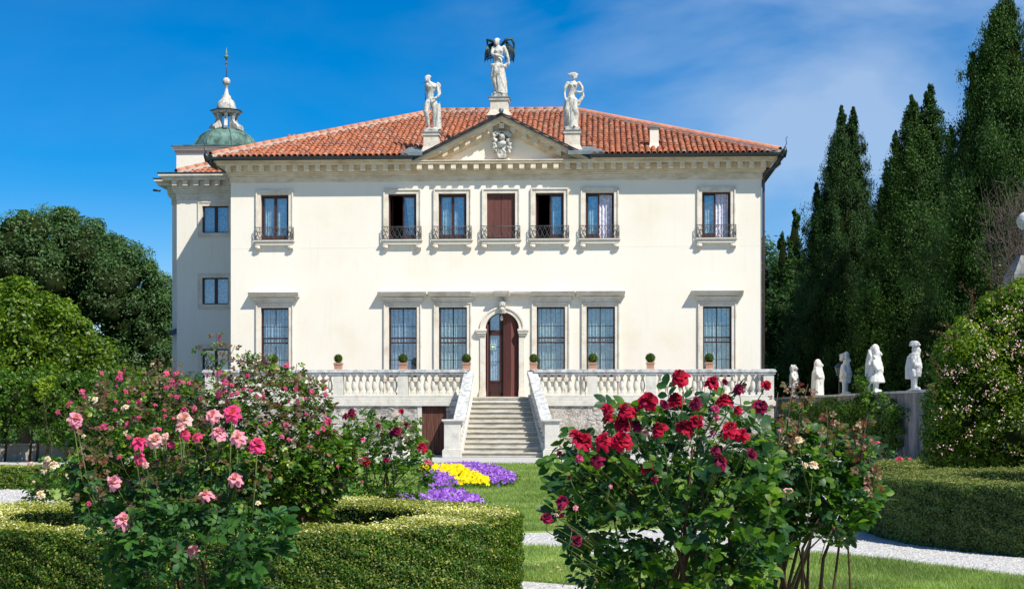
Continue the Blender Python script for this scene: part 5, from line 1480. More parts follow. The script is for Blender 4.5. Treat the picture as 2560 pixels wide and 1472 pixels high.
# low wall at the far left with posts
lw = empty('low_wall', (-15.2, 53.4, 0)); tag(lw, 'low pale stone wall under the climbing roses at the far left', 'wall')
MB().box(-22, -9.5, 53.4, 53.8, 0, .50).build('wall', MT['wall_pale'], lw, (-15.2, 53.4, 0))
for i in range(8): MB().box(-22 + i * 1.56 + .005, -22 + (i + 1) * 1.56 - .005, 53.34, 53.86, .501, .56).build('coping_slab', MT['wall_pale'], lw, (-15.2, 53.4, 0))
for i, px in enumerate((12, 74, 92, 180)):
    x = (px - CX) * 52.6 / F
    o = MB().tube([(x, 52.6, 0), (x + .1, 52.6, 1.2), (x + .05, 52.6, 2.6)], [.045, .04, .03], 6).build('wooden_pole', MT['bark'])
    tag(o, ['thin pole at the far left edge holding up the climbing roses', 'left one of the two close poles in front of the pale low wall', 'right one of the two close poles in front of the pale low wall', 'pole by the left rose bush at the right end of the low wall'][i], 'pole', 'poles carrying the climbing roses')

# trees on the right
PCY = 'tall cypresses and conifers behind the garden wall'
def conifer(label, tips, d, base_py, halfw, seed, material, leaf, asp, per, n, base, top_pow=.75, name='cypress_tree', rough=.5, jut=.35, up=(0, 0, 1), trunkr=.25):
    """flame shaped crown made of upright sprays, one or more leaders"""
    rng = np.random.default_rng(seed); e = empty(name, base); tag(e, label, 'tree', PCY)
    Cs, Rs = [], []; core = MB()
    for (px, py, w) in tips:
        X = (px - CX) * d / F; Zt = EYE + (HZ - py) * d / F; Zb = base[2] + .4; W = w * d / F; H = Zt - Zb
        bx = X + (base[0] - X) * .15
        prof = lambda f: W * np.minimum(1, (f * 1.0) ** top_pow * 1.15) * (1 - .12 * np.maximum(0, f - .75) * 4)
        m = int(n * w / sum(t[2] for t in tips))
        f = rng.uniform(0.0, 1, m) ** .75; a = rng.uniform(0, 2 * math.pi, m)
        wob = 1 + .24 * np.sin(a * 3 + f * 14 + seed) + .22 * np.sin(a * 5 - f * 37) + .10 * np.sin(a * 9 + f * 80) 
        r = prof(f) * wob * rng.uniform(.72, 1.06, m)
        Cs.append(np.stack([X + (bx - X) * f + r * np.cos(a), d + r * np.sin(a) * .9, Zt - f * H], 1))
        Rs.append(np.minimum(rough * rng.uniform(.5, 1.3, m), .10 + prof(f) * .55))
        V, Fs = [], []; nz, na = 26, 14
        for i in range(nz + 1):
            ff = i / nz
            for k in range(na):
                aa = 2 * math.pi * k / na; rr2_ = float(prof(np.array(max(ff, .004)))) * .70 * (1 + .16 * math.sin(aa * 3 + ff * 14 + seed))
                V.append((X + (bx - X) * ff + rr2_ * math.cos(aa), d + rr2_ * math.sin(aa) * .9, Zt - .5 * min(1, ff * 3 + .3) - ff * (H - .5)))
        for i in range(nz):
            for k in range(na): Fs.append((i * na + k, i * na + (k + 1) % na, (i + 1) * na + (k + 1) % na, (i + 1) * na + k))
        core.add(V, Fs)
    C = np.concatenate(Cs); rr_ = np.concatenate(Rs); nn = len(C)
    dd = unit(nn * per, rng); P = np.repeat(C, per, 0) + dd * (np.repeat(rr_, per) * rng.uniform(.2, 1, nn * per))[:, None] * np.array([.75, .75, 1.35])
    ax = np.repeat(np.array([[(t - C[:, 0].mean()) for t in C[:, 0]]]).T, per, 0)
    ctr = np.array([C[:, 0].mean(), d, 0]); out = P - ctr; out[:, 2] = 0
    out /= np.maximum(.3, np.linalg.norm(out, axis=1, keepdims=True))
    T = np.array(up)[None] + out * jut
    V, Fc = leaf_quads(P, out + unit(len(P), rng) * .9, rng.uniform(leaf * .6, leaf * 1.35, len(P)), asp, rng, T)
    link('crown', npmesh('crown', V - np.array(base), Fc, MT[material]), e)
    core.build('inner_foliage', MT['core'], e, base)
    MB().tube([base, (base[0], base[1], base[2] + 3)], [trunkr, trunkr * .7], 8).build('trunk', MT['bark'], e, base)
    return e
def cyp(*a, **k): return conifer(*a, **k)
X_ = lambda px, d: (px - CX) * d / F
cyp('narrow twin topped cypress nearest the villa, left of the broader conifer', [(2104, 268, 150), (2132, 264, 120), (2078, 372, 95), (2042, 450, 66), (2160, 440, 70)], 82, 0, 0, 31, 'cypress', .12, .34, 130, 2400, (X_(2100, 82), 82, 2.05), rough=.5, top_pow=.98)
cyp('broad two headed dark conifer between the twin cypress and the tallest cypress', [(2280, 237, 150), (2325, 208, 140), (2240, 330, 105), (2378, 310, 85), (2215, 400, 80), (2200, 500, 75), (2390, 430, 70)], 76, 0, 0, 32, 'cypress2', .12, .42, 150, 2300, (X_(2290, 76), 76, 2.05), rough=.75, jut=.9, top_pow=.9, name='conifer_tree')
cyp('tallest dark cypress filling the right edge of the picture', [(2510, -14, 200), (2472, 50, 120), (2430, 130, 66), (2590, 60, 150), (2500, 40, 150), (2440, 240, 80)], 62, 0, 0, 33, 'cypress2', .11, .40, 150, 3000, (X_(2510, 62), 62, 2.05), rough=.6)
cyp('small ragged conifer close to the right corner of the villa', [(1987, 524, 62), (1957, 570, 48), (2010, 620, 66), (1962, 640, 66)], 96, 0, 0, 34, 'cypress2', .22, .42, 70, 500, (X_(1985, 96), 96, 2.05), rough=.7, jut=.9, name='conifer_tree')
tree('broadleaf_tree', 'hazy green tree showing just beside the right corner of the villa', 'tree', [(1880, 620), (1910, 600), (1935, 606), (1950, 640), (1960, 760), (1960, 1000), (1880, 1000)], 110, 90, 1.2, 80, .3, .5, 'bluegreen', 3, 35, (X_(1915, 110), 110, 2), .3)
# dark woodland under the cypresses: separate bushes
wpoly = [[(1890, 760), (1940, 720), (2010, 700), (2070, 740), (2100, 850), (2090, 1010), (1890, 1010)],
         [(2010, 720), (2060, 660), (2130, 690), (2200, 720), (2230, 840), (2200, 1010), (2010, 1010)],
         [(2160, 760), (2220, 690), (2330, 720), (2380, 800), (2400, 960), (2300, 1010), (2150, 1010)],
         [(2330, 700), (2400, 640), (2500, 640), (2600, 700), (2640, 900), (2600, 1000), (2330, 1000)]]
wl_ = ['dark leafy bush between the villa corner and the leftmost dwarf statue', 'lighter green feathery bush under the twin cypress', 'dark bush behind the dwarf statues under the broad conifer', 'dark bush under the tallest cypress behind the garden wall']
for i, p in enumerate(wpoly):
    dd_ = (92, 90, 84, 72)[i]
    shrub('woodland_bush', wl_[i], 'bush', p, dd_, 150, .85, 130, .24, .35, 'wood_far' if i != 1 else 'climber', 2.2, 40 + i, (X_((p[0][0] + p[-2][0]) / 2, dd_), dd_, 2.05), flat=.7, inner=.42)
far_wood = MB()
rf = random.Random(9)
for i in range(46):
    x = 17 + i * 1.3 + rf.uniform(-.5, .5); y = 112 + rf.uniform(-6, 14) - i * .7
    far_wood.ell((x, y, 3 + rf.uniform(0, 2)), (3, 3, 4 + rf.uniform(-1, 1.5)), 8, 6)
tag(far_wood.build('woodland', MT['core']), 'dark unlit wood closing the view behind the right hand trees', 'woodland', None, 'stuff')
# bare twiggy shrub at the right edge
tw = empty('bare_shrub', (X_(2540, 50), 50, 2.05)); tag(tw, 'leafless grey twiggy shrub at the right edge in front of the tallest cypress', 'shrub')
rt = random.Random(4); mb = MB()
for i in range(170):
    tx = rt.uniform(2450, 2620); ty = rt.uniform(430, 760); y = 50 + rt.uniform(-1.2, 1.2)
    a = Vector((X_(rt.uniform(2500, 2600), 50), 50 + rt.uniform(-.6, .6), 2.2 + rt.uniform(0, 5))); b = Vector((X_(tx, 50), y, EYE + (HZ - ty) * 50 / F))
    mid = a.lerp(b, .5) + Vector((rt.uniform(-.3, .3), rt.uniform(-.3, .3), rt.uniform(0, .4)))
    mb.tube([a, mid, b], [.014, .009, .003], 3, caps=False)
    for q in range(7):
        c = mid.lerp(b, rt.uniform(0, .9)); dv = Vector((rt.uniform(-.35, .35), rt.uniform(-.3, .3), rt.uniform(-.1, .4)))
        mb.tube([c, c + dv], [.008, .003], 3, caps=False)
mb.build('branches', MT['twig'], tw, tuple(tw.location))

# climbers hanging on the garden wall
clp = [([(1975, 1000), (2030, 1000), (2100, 1000), (2120, 1010), (2095, 1060), (2050, 1100), (1990, 1110), (1960, 1060)], 66, 'bright leaved climber hanging over the wall below the left dwarf statues'),
       ([(2100, 1012), (2150, 1000), (2156, 930), (2166, 920), (2170, 960), (2178, 1005), (2150, 1040), (2110, 1080), (2085, 1050)], 63, 'climber reaching up past the third dwarf statue'),
       ([(2150, 1000), (2200, 985), (2250, 1000), (2258, 1040), (2240, 1120), (2200, 1150), (2170, 1130), (2130, 1060)], 57, 'thick climber on the wall below the dwarf with the tall cap'),
       ([(2320, 990), (2345, 960), (2380, 1000), (2380, 1100), (2330, 1130), (2315, 1060)], 48, 'dark climber on the nearest part of the garden wall')]
for i, (p, d, lab) in enumerate(clp):
    bx = WX - .25
    rng = np.random.default_rng(60 + i); q, ds = poly_sample(p, 110, rng)
    # the plant lies on the wall face: depth follows from where the view ray meets it
    dep = (bx * F) / (q[:, 0] - CX); dep = np.clip(dep, 36, 88)
    C = np.stack([(q[:, 0] - CX) * dep / F + rng.uniform(-.2, .1, 110), dep, EYE + (HZ - q[:, 1]) * dep / F], 1)
    e = empty('climbing_plant', (bx, float(dep.mean()), 0)); tag(e, lab, 'climber', 'climbers on the garden wall')
    V, Fc = crown_leaves(C, .20 * rng.uniform(.6, 1.3, 110), 60, .11, .6, rng)
    link('foliage', npmesh('foliage', V - np.array(e.location), Fc, MT['climber']), e)
    mb = MB()
    for k in range(8):
        j = rng.integers(110); mb.tube([(bx + .1, C[j][1], 0), (bx + .05, C[j][1] + .1, 1), tuple(C[j])], [.025, .02, .01], 4)
    mb.build('stem', MT['bark'], e, tuple(e.location))

# ================================================================== hedges
def resample(pts, step):
    P = np.array(pts + [pts[0]], float); L = np.concatenate([[0], np.cumsum(np.linalg.norm(np.diff(P, axis=0), axis=1))])
    s = np.arange(0, L[-1], step); return np.stack([np.interp(s, L, P[:, 0]), np.interp(s, L, P[:, 1])], 1)
def hedge_band(name, label, outer, inner, H, leaf, n_out, n_in, n_top, mside, mtop, seed, matin='boxinner_shade'):
    """box hedge between two outlines (paired points). inner None: solid block"""
    rng = np.random.default_rng(seed)
    O = np.array(outer); I = np.array(inner); c = (O.mean(0) + I.mean(0)) / 2
    e = empty(name, (c[0], c[1], 0)); tag(e, label, 'hedge')
    org = np.array([c[0], c[1], 0])
    n = len(O)
    mb = MB(); ins = .035
    mid = (O + I) / 2; Oi = O + (mid - O) / np.linalg.norm(mid - O, axis=1, keepdims=True) * ins; Ii = I + (mid - I) / np.linalg.norm(mid - I, axis=1, keepdims=True) * ins
    vs = []
    for k in range(n): vs += [(Oi[k][0], Oi[k][1], 0), (Oi[k][0], Oi[k][1], H - ins), (Ii[k][0], Ii[k][1], H - ins), (Ii[k][0], Ii[k][1], 0)]
    fs = []
    for k in range(n - 1):
        a, b = 4 * k, 4 * (k + 1)
        fs += [(a, b, b + 1, a + 1), (a + 1, b + 1, b + 2, a + 2), (a + 2, b + 2, b + 3, a + 3)]
    fs += [(0, 1, 2, 3), tuple(4 * (n - 1) + q for q in (3, 2, 1, 0))]
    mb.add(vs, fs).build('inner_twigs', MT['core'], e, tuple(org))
    def wob(p): return .026 * np.sin(p[:, 0] * 5.1 + p[:, 1] * 3.3) + .02 * np.sin(p[:, 0] * 13 - p[:, 1] * 11)
    def side(A, B, cnt, m, nm):
        seg = np.linalg.norm(np.diff(A, axis=0), axis=1); dn = seg * 1.0
        mx = (A[:-1] + A[1:]) / 2; toc = -mx; toc = toc / np.linalg.norm(toc, axis=1, keepdims=True)
        mB = (B[:-1] + B[1:]) / 2; nn = mx - mB; nn /= np.linalg.norm(nn, axis=1, keepdims=True)
        vis = (nn * toc).sum(1); infr = np.abs(mx[:, 0]) < mx[:, 1] * .345 + .3
        wgt = dn * np.where(vis > -.1, 1, .25) * np.where(infr, 1, .2)
        k = rng.choice(len(seg), cnt, p=wgt / wgt.sum()); f = rng.uniform(size=(cnt, 1))
        p2 = A[:-1][k] * (1 - f) + A[1:][k] * f; z = H * rng.uniform(0, 1, cnt) ** .92
        N = np.concatenate([nn[k], np.zeros((cnt, 1))], 1)
        # rounded shoulder
        off = rng.uniform(-.03, .018, cnt) + wob(p2) * .6 + .012 * np.sin(z * 37 + p2[:, 0] * 17) 
        rs = np.clip((z - (H - .05)) / .05, 0, 1); off = off - rs ** 2 * .03
        P = np.concatenate([p2, z[:, None]], 1) + N * off[:, None]
        V, Fc = leaf_quads(P, N + unit(cnt, rng) * .85 + np.array([0, 0, .25]), rng.uniform(leaf * .7, leaf * 1.3, cnt), .58, rng)
        link(nm, npmesh(nm, V - org, Fc, MT[m]), e)
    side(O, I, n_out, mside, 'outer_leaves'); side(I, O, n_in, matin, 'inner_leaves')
    # top
    seg = np.linalg.norm(np.diff(O, axis=0), axis=1) + np.linalg.norm(np.diff(I, axis=0), axis=1); wd = np.linalg.norm((O - I), axis=1)
    mx = (O[:-1] + I[:-1]) / 2; infr = np.abs(mx[:, 0]) < mx[:, 1] * .345 + .3
    wgt = seg * (wd[:-1] + wd[1:]) * np.where(infr, 1, .2)
    k = rng.choice(n - 1, n_top, p=wgt / wgt.sum()); f = rng.uniform(size=(n_top, 1)); g_ = rng.uniform(size=(n_top, 1))
    p2 = (O[:-1][k] * (1 - f) + O[1:][k] * f) * (1 - g_) + (I[:-1][k] * (1 - f) + I[1:][k] * f) * g_
    z = H + rng.uniform(-.03, .012, n_top) + wob(p2) * .5 + .01 * np.sin(p2[:, 0] * 23) * np.sin(p2[:, 1] * 19)
    stick = rng.uniform(size=n_top) < .012; z[stick] += rng.uniform(.01, .06, stick.sum())
    P = np.concatenate([p2, z[:, None]], 1)
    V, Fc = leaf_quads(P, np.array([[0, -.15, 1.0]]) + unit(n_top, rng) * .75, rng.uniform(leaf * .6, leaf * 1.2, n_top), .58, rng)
    # patches: greener and paler leaves
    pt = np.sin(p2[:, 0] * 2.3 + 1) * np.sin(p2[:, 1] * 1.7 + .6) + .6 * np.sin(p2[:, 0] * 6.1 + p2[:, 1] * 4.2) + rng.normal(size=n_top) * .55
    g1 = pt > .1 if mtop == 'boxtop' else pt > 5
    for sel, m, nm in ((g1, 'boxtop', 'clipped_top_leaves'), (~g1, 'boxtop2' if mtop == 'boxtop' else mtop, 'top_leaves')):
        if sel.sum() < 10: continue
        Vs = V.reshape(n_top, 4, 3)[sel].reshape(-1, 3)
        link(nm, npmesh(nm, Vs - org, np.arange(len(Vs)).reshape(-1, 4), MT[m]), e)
    return e
MT['boxtop2'] = leafmat('olive_hedge_top_leaf', [(.07, .12, .008), (.14, .20, .014), (.22, .26, .022), (.32, .32, .05), (.50, .46, .18)], .22, .45, .4, nscale=1.5)

# ring hedge around the pink roses (open to the left of the picture)
HH = .72
yc = 14.12
def egg(cx, cy, rr_, rl_, rf_, rb_, n=44):
    out = []
    for k in range(n + 1):
        a = math.pi + 2 * math.pi * .998 * k / n           # starts at the left end, runs round the front
        c_, s_ = math.cos(a), math.sin(a)
        out.append((cx + c_ * (rr_ if c_ > 0 else rl_), cy + s_ * (rf_ if s_ < 0 else rb_)))
    return out
outer = egg(-2.2, 14.25, 2.28, 2.95, 2.62, 2.45); inner = egg(-2.2, 14.05, 1.47, 2.15, 1.84, 1.28)
def dens(L, k=4):
    out = []
    for a, b in zip(L[:-1], L[1:]):
        for q in range(k): out.append((a[0] + (b[0] - a[0]) * q / k, a[1] + (b[1] - a[1]) * q / k))
    return out + [L[-1]]
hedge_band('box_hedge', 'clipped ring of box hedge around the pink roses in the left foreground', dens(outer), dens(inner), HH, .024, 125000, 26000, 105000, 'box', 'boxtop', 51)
# curved hedge on the right
def arc(cx, cy, r, a0, a1, n): return [(cx + r * math.cos(R(a0 + (a1 - a0) * k / n)), cy + r * math.sin(R(a0 + (a1 - a0) * k / n))) for k in range(n + 1)]
h2o = [(9.0, 15.75), (7.6, 16.35), (6.4, 17.05), (5.70, 17.75), (5.2, 18.6), (4.85, 19.6), (4.68, 20.6), (4.75, 21.6), (5.1, 22.5), (5.8, 23.2), (7.0, 23.7), (9.0, 23.9)]
h2i = [(9.2, 16.9), (7.95, 17.25), (7.0, 17.75), (6.5, 18.25), (6.1, 18.95), (5.75, 19.8), (5.65, 20.6), (5.7, 21.3), (6.0, 21.9), (6.5, 22.4), (7.2, 22.75), (9.0, 23.0)]
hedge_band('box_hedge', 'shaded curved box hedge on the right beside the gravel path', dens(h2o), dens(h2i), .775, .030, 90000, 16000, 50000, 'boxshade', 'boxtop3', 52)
h3o = [(11.5, 27.4), (8.8, 27.6), (7.2, 28.4), (6.5, 29.8), (6.6, 31.5), (7.6, 33), (9.5, 33.6)]
h3i = [(11.5, 28.4), (9.2, 28.6), (8.1, 29.2), (7.6, 30.2), (7.7, 31.2), (8.3, 32), (9.6, 32.6)]
hedge_band('box_hedge', 'farther low box hedge curving behind the right hand hedge', dens(h3o), dens(h3i), .62, .05, 16000, 5000, 14000, 'boxshade', 'boxtop3', 53)
h4o = [(-15, 33.2), (-12, 33.4), (-9.4, 33.7), (-8.2, 34.0), (-7.9, 34.6), (-8.6, 35.2), (-12, 35.1), (-15, 34.9)]
h4i = [(-15, 34.0), (-12, 34.15), (-9.6, 34.35), (-8.8, 34.42), (-8.75, 34.5), (-8.9, 34.6), (-12, 34.6), (-15, 34.5)]
hedge_band('box_hedge', 'low box hedge beyond the white gravel at the far left', dens(h4o), dens(h4i), .45, .05, 14000, 1000, 9000, 'box', 'boxtop2', 54)

# ================================================================== grass, gravel, bedding flowers
def in_poly(P, poly):
    poly = np.array(poly); x0, y0 = poly[:, 0], poly[:, 1]; x1, y1 = np.roll(x0, -1), np.roll(y0, -1)
    c = ((y0[None] > P[:, 1:2]) != (y1[None] > P[:, 1:2])) & (P[:, 0:1] < (x1 - x0)[None] * (P[:, 1:2] - y0[None]) / (y1 - y0 + 1e-12)[None] + x0[None])
    return c.sum(1) % 2 == 1
def px_scatter(poly, n, rng, x0=-30, x1=2590, y0=1140, y1=1480, z=0.0):
    """even cover as seen: positions on the ground, denser near the viewer"""
    q = np.stack([rng.uniform(x0, x1, n), rng.uniform(y0, y1, n)], 1)
    d = (EYE - z) * F / (q[:, 1] - HZ); P = np.stack([(q[:, 0] - CX) * d / F, d], 1)
    m = in_poly(P, poly); return P[m]
def blades(poly, n, h, w, seed, **kw):
    rng = np.random.default_rng(seed); P = px_scatter(poly, n, rng, **kw); n = len(P)
    k = .7 + .5 * (P[:, 1] / 20); hh = h * rng.uniform(.5, 1.3, n) * np.clip(k, .8, 2.2); ww = w * np.clip(k, .8, 3)
    a = rng.uniform(0, 6.283, n); lean = rng.normal(size=(n, 2)) * hh[:, None] * .45
    B = np.stack([P[:, 0], P[:, 1], np.full(n, .015)], 1)
    dx = np.stack([np.cos(a) * ww, np.sin(a) * ww, np.zeros(n)], 1)
    T = B + np.concatenate([lean, hh[:, None]], 1)
    V = np.stack([B - dx, B + dx, T], 1).reshape(-1, 3)
    return V
V = np.concatenate([blades(LAWNS[1], 230000, .05, .004, 71, y0=1370, y1=1480), blades(LAWNS[2], 60000, .05, .004, 72, y0=1350, y1=1480, x1=1500)])
gr1 = tag(link('grass', npmesh('grass', V, np.arange(len(V)).reshape(-1, 3), MT['blade'])), 'short grass blades of the near lawns', 'grass', None, 'stuff')
V = blades(LAWNS[0], 420000, .042, .0045, 73, y0=1150, y1=1345, x0=900, x1=2250)
tag(link('grass', npmesh('grass', V, np.arange(len(V)).reshape(-1, 3), MT['blade'])), 'short grass blades of the lawn before the stairs', 'grass', None, 'stuff')
# loose pebbles
rng = np.random.default_rng(75)
GP = [(-30, 3), (13, 3), (13, 60), (-30, 60)]
P = px_scatter(GP, 60000, rng, y0=1195, y1=1480)
keep = ~(in_poly(P, LAWNS[0]) | in_poly(P, LAWNS[1]) | in_poly(P, LAWNS[2])); P = P[keep]; n = len(P)
s = rng.uniform(.005, .014, n) * np.clip(P[:, 1] / 16, .8, 2); a = rng.uniform(0, 6.283, n)
V = []
for k in range(3):
    V.append(np.stack([P[:, 0] + s * np.cos(a + k * 2.1), P[:, 1] + s * np.sin(a + k * 2.1), np.full(n, .0)], 1))
V.append(np.stack([P[:, 0] + s * .2, P[:, 1], s * .8], 1)); V = np.stack(V, 1).reshape(-1, 3)
b = np.arange(n)[:, None] * 4
tag(link('gravel', npmesh('gravel', V, np.concatenate([b + np.array([[0, 1, 3]]), b + np.array([[1, 2, 3]]), b + np.array([[2, 0, 3]])]), MT['pebble'])), 'loose white pebbles scattered over the gravel paths', 'gravel', None, 'stuff')

def flowerbed(name, label, poly_px, zt, n, m, seed, size, leafy=True):
    rng = np.random.default_rng(seed); poly = [gd(x, y, zt) for x, y in poly_px]
    A = np.array(poly); lo, hi = A.min(0), A.max(0)
    q = rng.uniform(lo, hi, (n * 4, 2)); q = q[in_poly(q, poly)][:n]; k = len(q)
    P = np.concatenate([q, (zt + rng.normal(size=(k, 1)) * .03)], 1)
    # five-petalled heads: two crossed blades each
    Vs = []
    N = np.array([[0, -.6, .8]]) + unit(k, rng) * .6
    V1, F1 = leaf_quads(P, N, rng.uniform(size * .7, size * 1.3, k), .95, rng, fold=.1)
    V2, F2 = leaf_quads(P + np.array([0, -.003, .004]), N + unit(k, rng) * .2, rng.uniform(size * .6, size * 1.1, k), .9, rng, fold=.1)
    c = A.mean(0); e = empty(name, (c[0], c[1], 0)); tag(e, label, 'flower bed')
    o = link('flower_heads', npmesh('flower_heads', np.concatenate([V1, V2]) - np.array([c[0], c[1], 0]), np.concatenate([F1, F2 + len(V1)]), MT[m]), e); tag(o, kind='stuff')
    n2 = k * 3; i = rng.integers(0, k, n2); P2 = P[i] + np.stack([rng.normal(size=n2) * size, rng.normal(size=n2) * size, -rng.uniform(.02, zt - .03, n2)], 1)
    V3, F3 = leaf_quads(P2, unit(n2, rng) + np.array([0, -.3, .5]), rng.uniform(.04, .08, n2), .6, rng)
    o = link('foliage', npmesh('foliage', V3 - np.array([c[0], c[1], 0]), F3, MT['climber']), e); tag(o, kind='stuff')
flowerbed('pansy_bed', 'big patch of purple bedding flowers on the lawn before the stairs', [(1052, 1200), (1085, 1165), (1130, 1157), (1190, 1157), (1240, 1166), (1272, 1178), (1294, 1192), (1280, 1202), (1235, 1206), (1225, 1199), (1150, 1163), (1125, 1163), (1100, 1166), (1130, 1188), (1150, 1206), (1100, 1212), (1060, 1210)], .16, 2500, 'purple', 81, .068)
flowerbed('marigold_bed', 'yellow stripe of bedding flowers crossing the purple patch', [(1045, 1162), (1100, 1160), (1150, 1163), (1190, 1182), (1224, 1196), (1218, 1203), (1150, 1206), (1130, 1188), (1090, 1174), (1045, 1172)], .20, 720, 'yellow', 82, .092)
flowerbed('pansy_bed', 'smaller patch of purple bedding flowers just behind the ring hedge', [(1040, 1240), (1075, 1228), (1120, 1222), (1150, 1226), (1185, 1240), (1215, 1252), (1150, 1256), (1040, 1256), (960, 1250), (960, 1240)], .15, 1100, 'purple', 83, .07)

# ================================================================== roses
def grid_petal(L, W, tilt, curl, cup, ruff, rng, nu=5, nv=4, point=.14, r0=.04):
    V = []
    ph = rng.uniform(0, 6.28)
    for j in range(nv):
        v = j / (nv - 1)
        hw = W * .5 * math.sin(math.pi * (.16 + .62 * v)) * (1.0)
        for i in range(nu):
            u = -1 + 2 * i / (nu - 1)
            ang = tilt - curl * v * v
            r = r0 + L * v * math.cos(tilt - curl * v * .6) * (1 - .16 * abs(u) ** 2 * v) + point * L * max(0, v - .6) * (1 - abs(u)) 
            z = L * v * math.sin(ang) + cup * hw * u * u + ruff * L * math.sin(u * 5 + ph + v * 3) * v
            V.append((r, hw * u, z))
    Fc = [(j * nu + i, (j + 1) * nu + i, (j + 1) * nu + i + 1, j * nu + i + 1) for j in range(nv - 1) for i in range(nu - 1)]
    return np.array(V), np.array(Fc)
def bloom_mesh(kind, seed, m):
    rng = np.random.default_rng(seed); VV, FF = [], []; b = 0
    layers = {'full': [(7, .98, .85, 6, 30, .25), (7, .88, .80, 24, 28, .35), (6, .74, .72, 40, 18, .5), (5, .58, .62, 56, 8, .7), (4, .42, .5, 70, 0, .9), (3, .30, .36, 82, -6, 1.1)],
              'open': [(6, 1.0, .72, 4, 42, .1), (5, .88, .70, 28, 26, .3), (4, .62, .6, 50, 10, .6), (3, .4, .45, 72, 0, .9)],
              'small': [(5, 1.0, .95, 14, 20, .2), (4, .6, .6, 46, 8, .5)],
              'cup': [(5, .9, .95, 48, 10, .5), (5, .82, .8, 62, 4, .7), (4, .66, .6, 75, 0, .9)]}[kind]
    for li, (n, L, W, tl, curl, cup) in enumerate(layers):
        off = rng.uniform(0, 6.28)
        for k in range(n):
            V, Fc = grid_petal(L * rng.uniform(.86, 1.1), W * rng.uniform(.85, 1.15), R(tl + rng.uniform(-13, 13)), R(curl + rng.uniform(-10, 14)), cup * rng.uniform(.5, 1.3), .06, rng,
                               point=.24 if kind == 'open' else .12)
            a = off + 6.283 * (k + rng.uniform(-.16, .16)) / n; c, s_ = math.cos(a), math.sin(a)
            VV.append(np.stack([V[:, 0] * c - V[:, 1] * s_, V[:, 0] * s_ + V[:, 1] * c, V[:, 2] + .03 * li], 1)); FF.append(Fc + b); b += len(V)
    return npmesh('bloom', np.concatenate(VV), np.concatenate(FF), MT[m], True)
BM = {}
for nm, kinds in (('red', ('full', 'full', 'full', 'open')), ('dark', ('full', 'open', 'cup')), ('magenta', ('small', 'small', 'open', 'full')), ('pink', ('open', 'open', 'full')), ('pale', ('open', 'full')), ('hot', ('full', 'open')), ('cream', ('full', 'open'))):
    BM[nm] = [bloom_mesh(k, 100 + 7 * i + len(nm), 'petal_' + nm) for i, k in enumerate(kinds)]
BM['smallcream'] = [bloom_mesh('small', 5, 'petal_cream')]
BM['smallmag'] = [bloom_mesh('small', s_, 'petal_magenta') for s_ in (8, 9, 10)]
BM['bud'] = [bloom_mesh('cup', 3, 'petal_magenta')]
calyx_me = MB().lathe([(.10, -.25), (.16, -.12), (.16, -.02), (.05, .05)], 7).mesh('calyx', MT['stem'])

def leaflet(L, W, seed, nv=3):
    """one leaflet, 6 quads: folded along its midrib and drooping at the tip"""
    V = []
    for t, w, z in ((0, .0, 0), (.30, .85, .02), (.62, .92, .01), (.86, .5, -.03), (1.0, .0, -.08)):
        V += [(-w * W / 2, t * L, z * L + .10 * w * W), (0, t * L, z * L), (w * W / 2, t * L, z * L + .10 * w * W)]
    Fc = []
    for j in range(4):
        a = j * 3; Fc += [(a, a + 1, a + 4, a + 3), (a + 1, a + 2, a + 5, a + 4)]
    return np.array(V), np.array(Fc)
def compound(seed, n_pairs, L=1.0):
    """pinnate rose leaf: length 1 along +y"""
    r = random.Random(seed); VV, FF = [], []; b = 0
    V0_, F0_ = leaflet(.42, .29, seed)
    items = [(0, .60, 0, 1.0)]
    for k in range(n_pairs):
        y = .60 - .06 - k * .25
        for s in (-1, 1): items.append((s, y, s * R(62 + r.uniform(-12, 12)), .9 - .13 * k))
    for s, y, a, sc in items:
        M = Matrix.Translation((s * .015, y, 0)) @ Matrix.Rotation(-a, 4, 'Z') @ Matrix.Rotation(r.uniform(-.35, .2), 4, 'X') @ Matrix.Rotation(r.uniform(-.3, .3), 4, 'Y') @ Matrix.Scale(sc, 4)
        VV.append(place(V0_, M)); FF.append(F0_ + b); b += len(V0_)
    rw = .010
    VV.append(np.array([(-rw, 0, 0), (rw, 0, 0), (rw, .62, 0), (-rw, .62, 0), (0, 0, -rw * 1.6), (0, .62, -rw * 1.6)])); FF.append(np.array([(0, 1, 2, 3), (1, 4, 5, 2), (4, 0, 3, 5)]) + b)
    return np.concatenate(VV), np.concatenate(FF)
CL = [compound(1, 2), compound(2, 2), compound(3, 3), compound(4, 1)]
LEAFME = {}
def leaf_me(i, m):
    if (i, m) not in LEAFME: LEAFME[(i, m)] = npmesh('leaf', CL[i][0], CL[i][1], MT[m])
    return LEAFME[(i, m)]
def basis(N, T):
    N = N.normalized(); T = (T - N * T.dot(N)).normalized(); B = T.cross(N)
    return Matrix((B, T, N)).transposed().to_4x4()

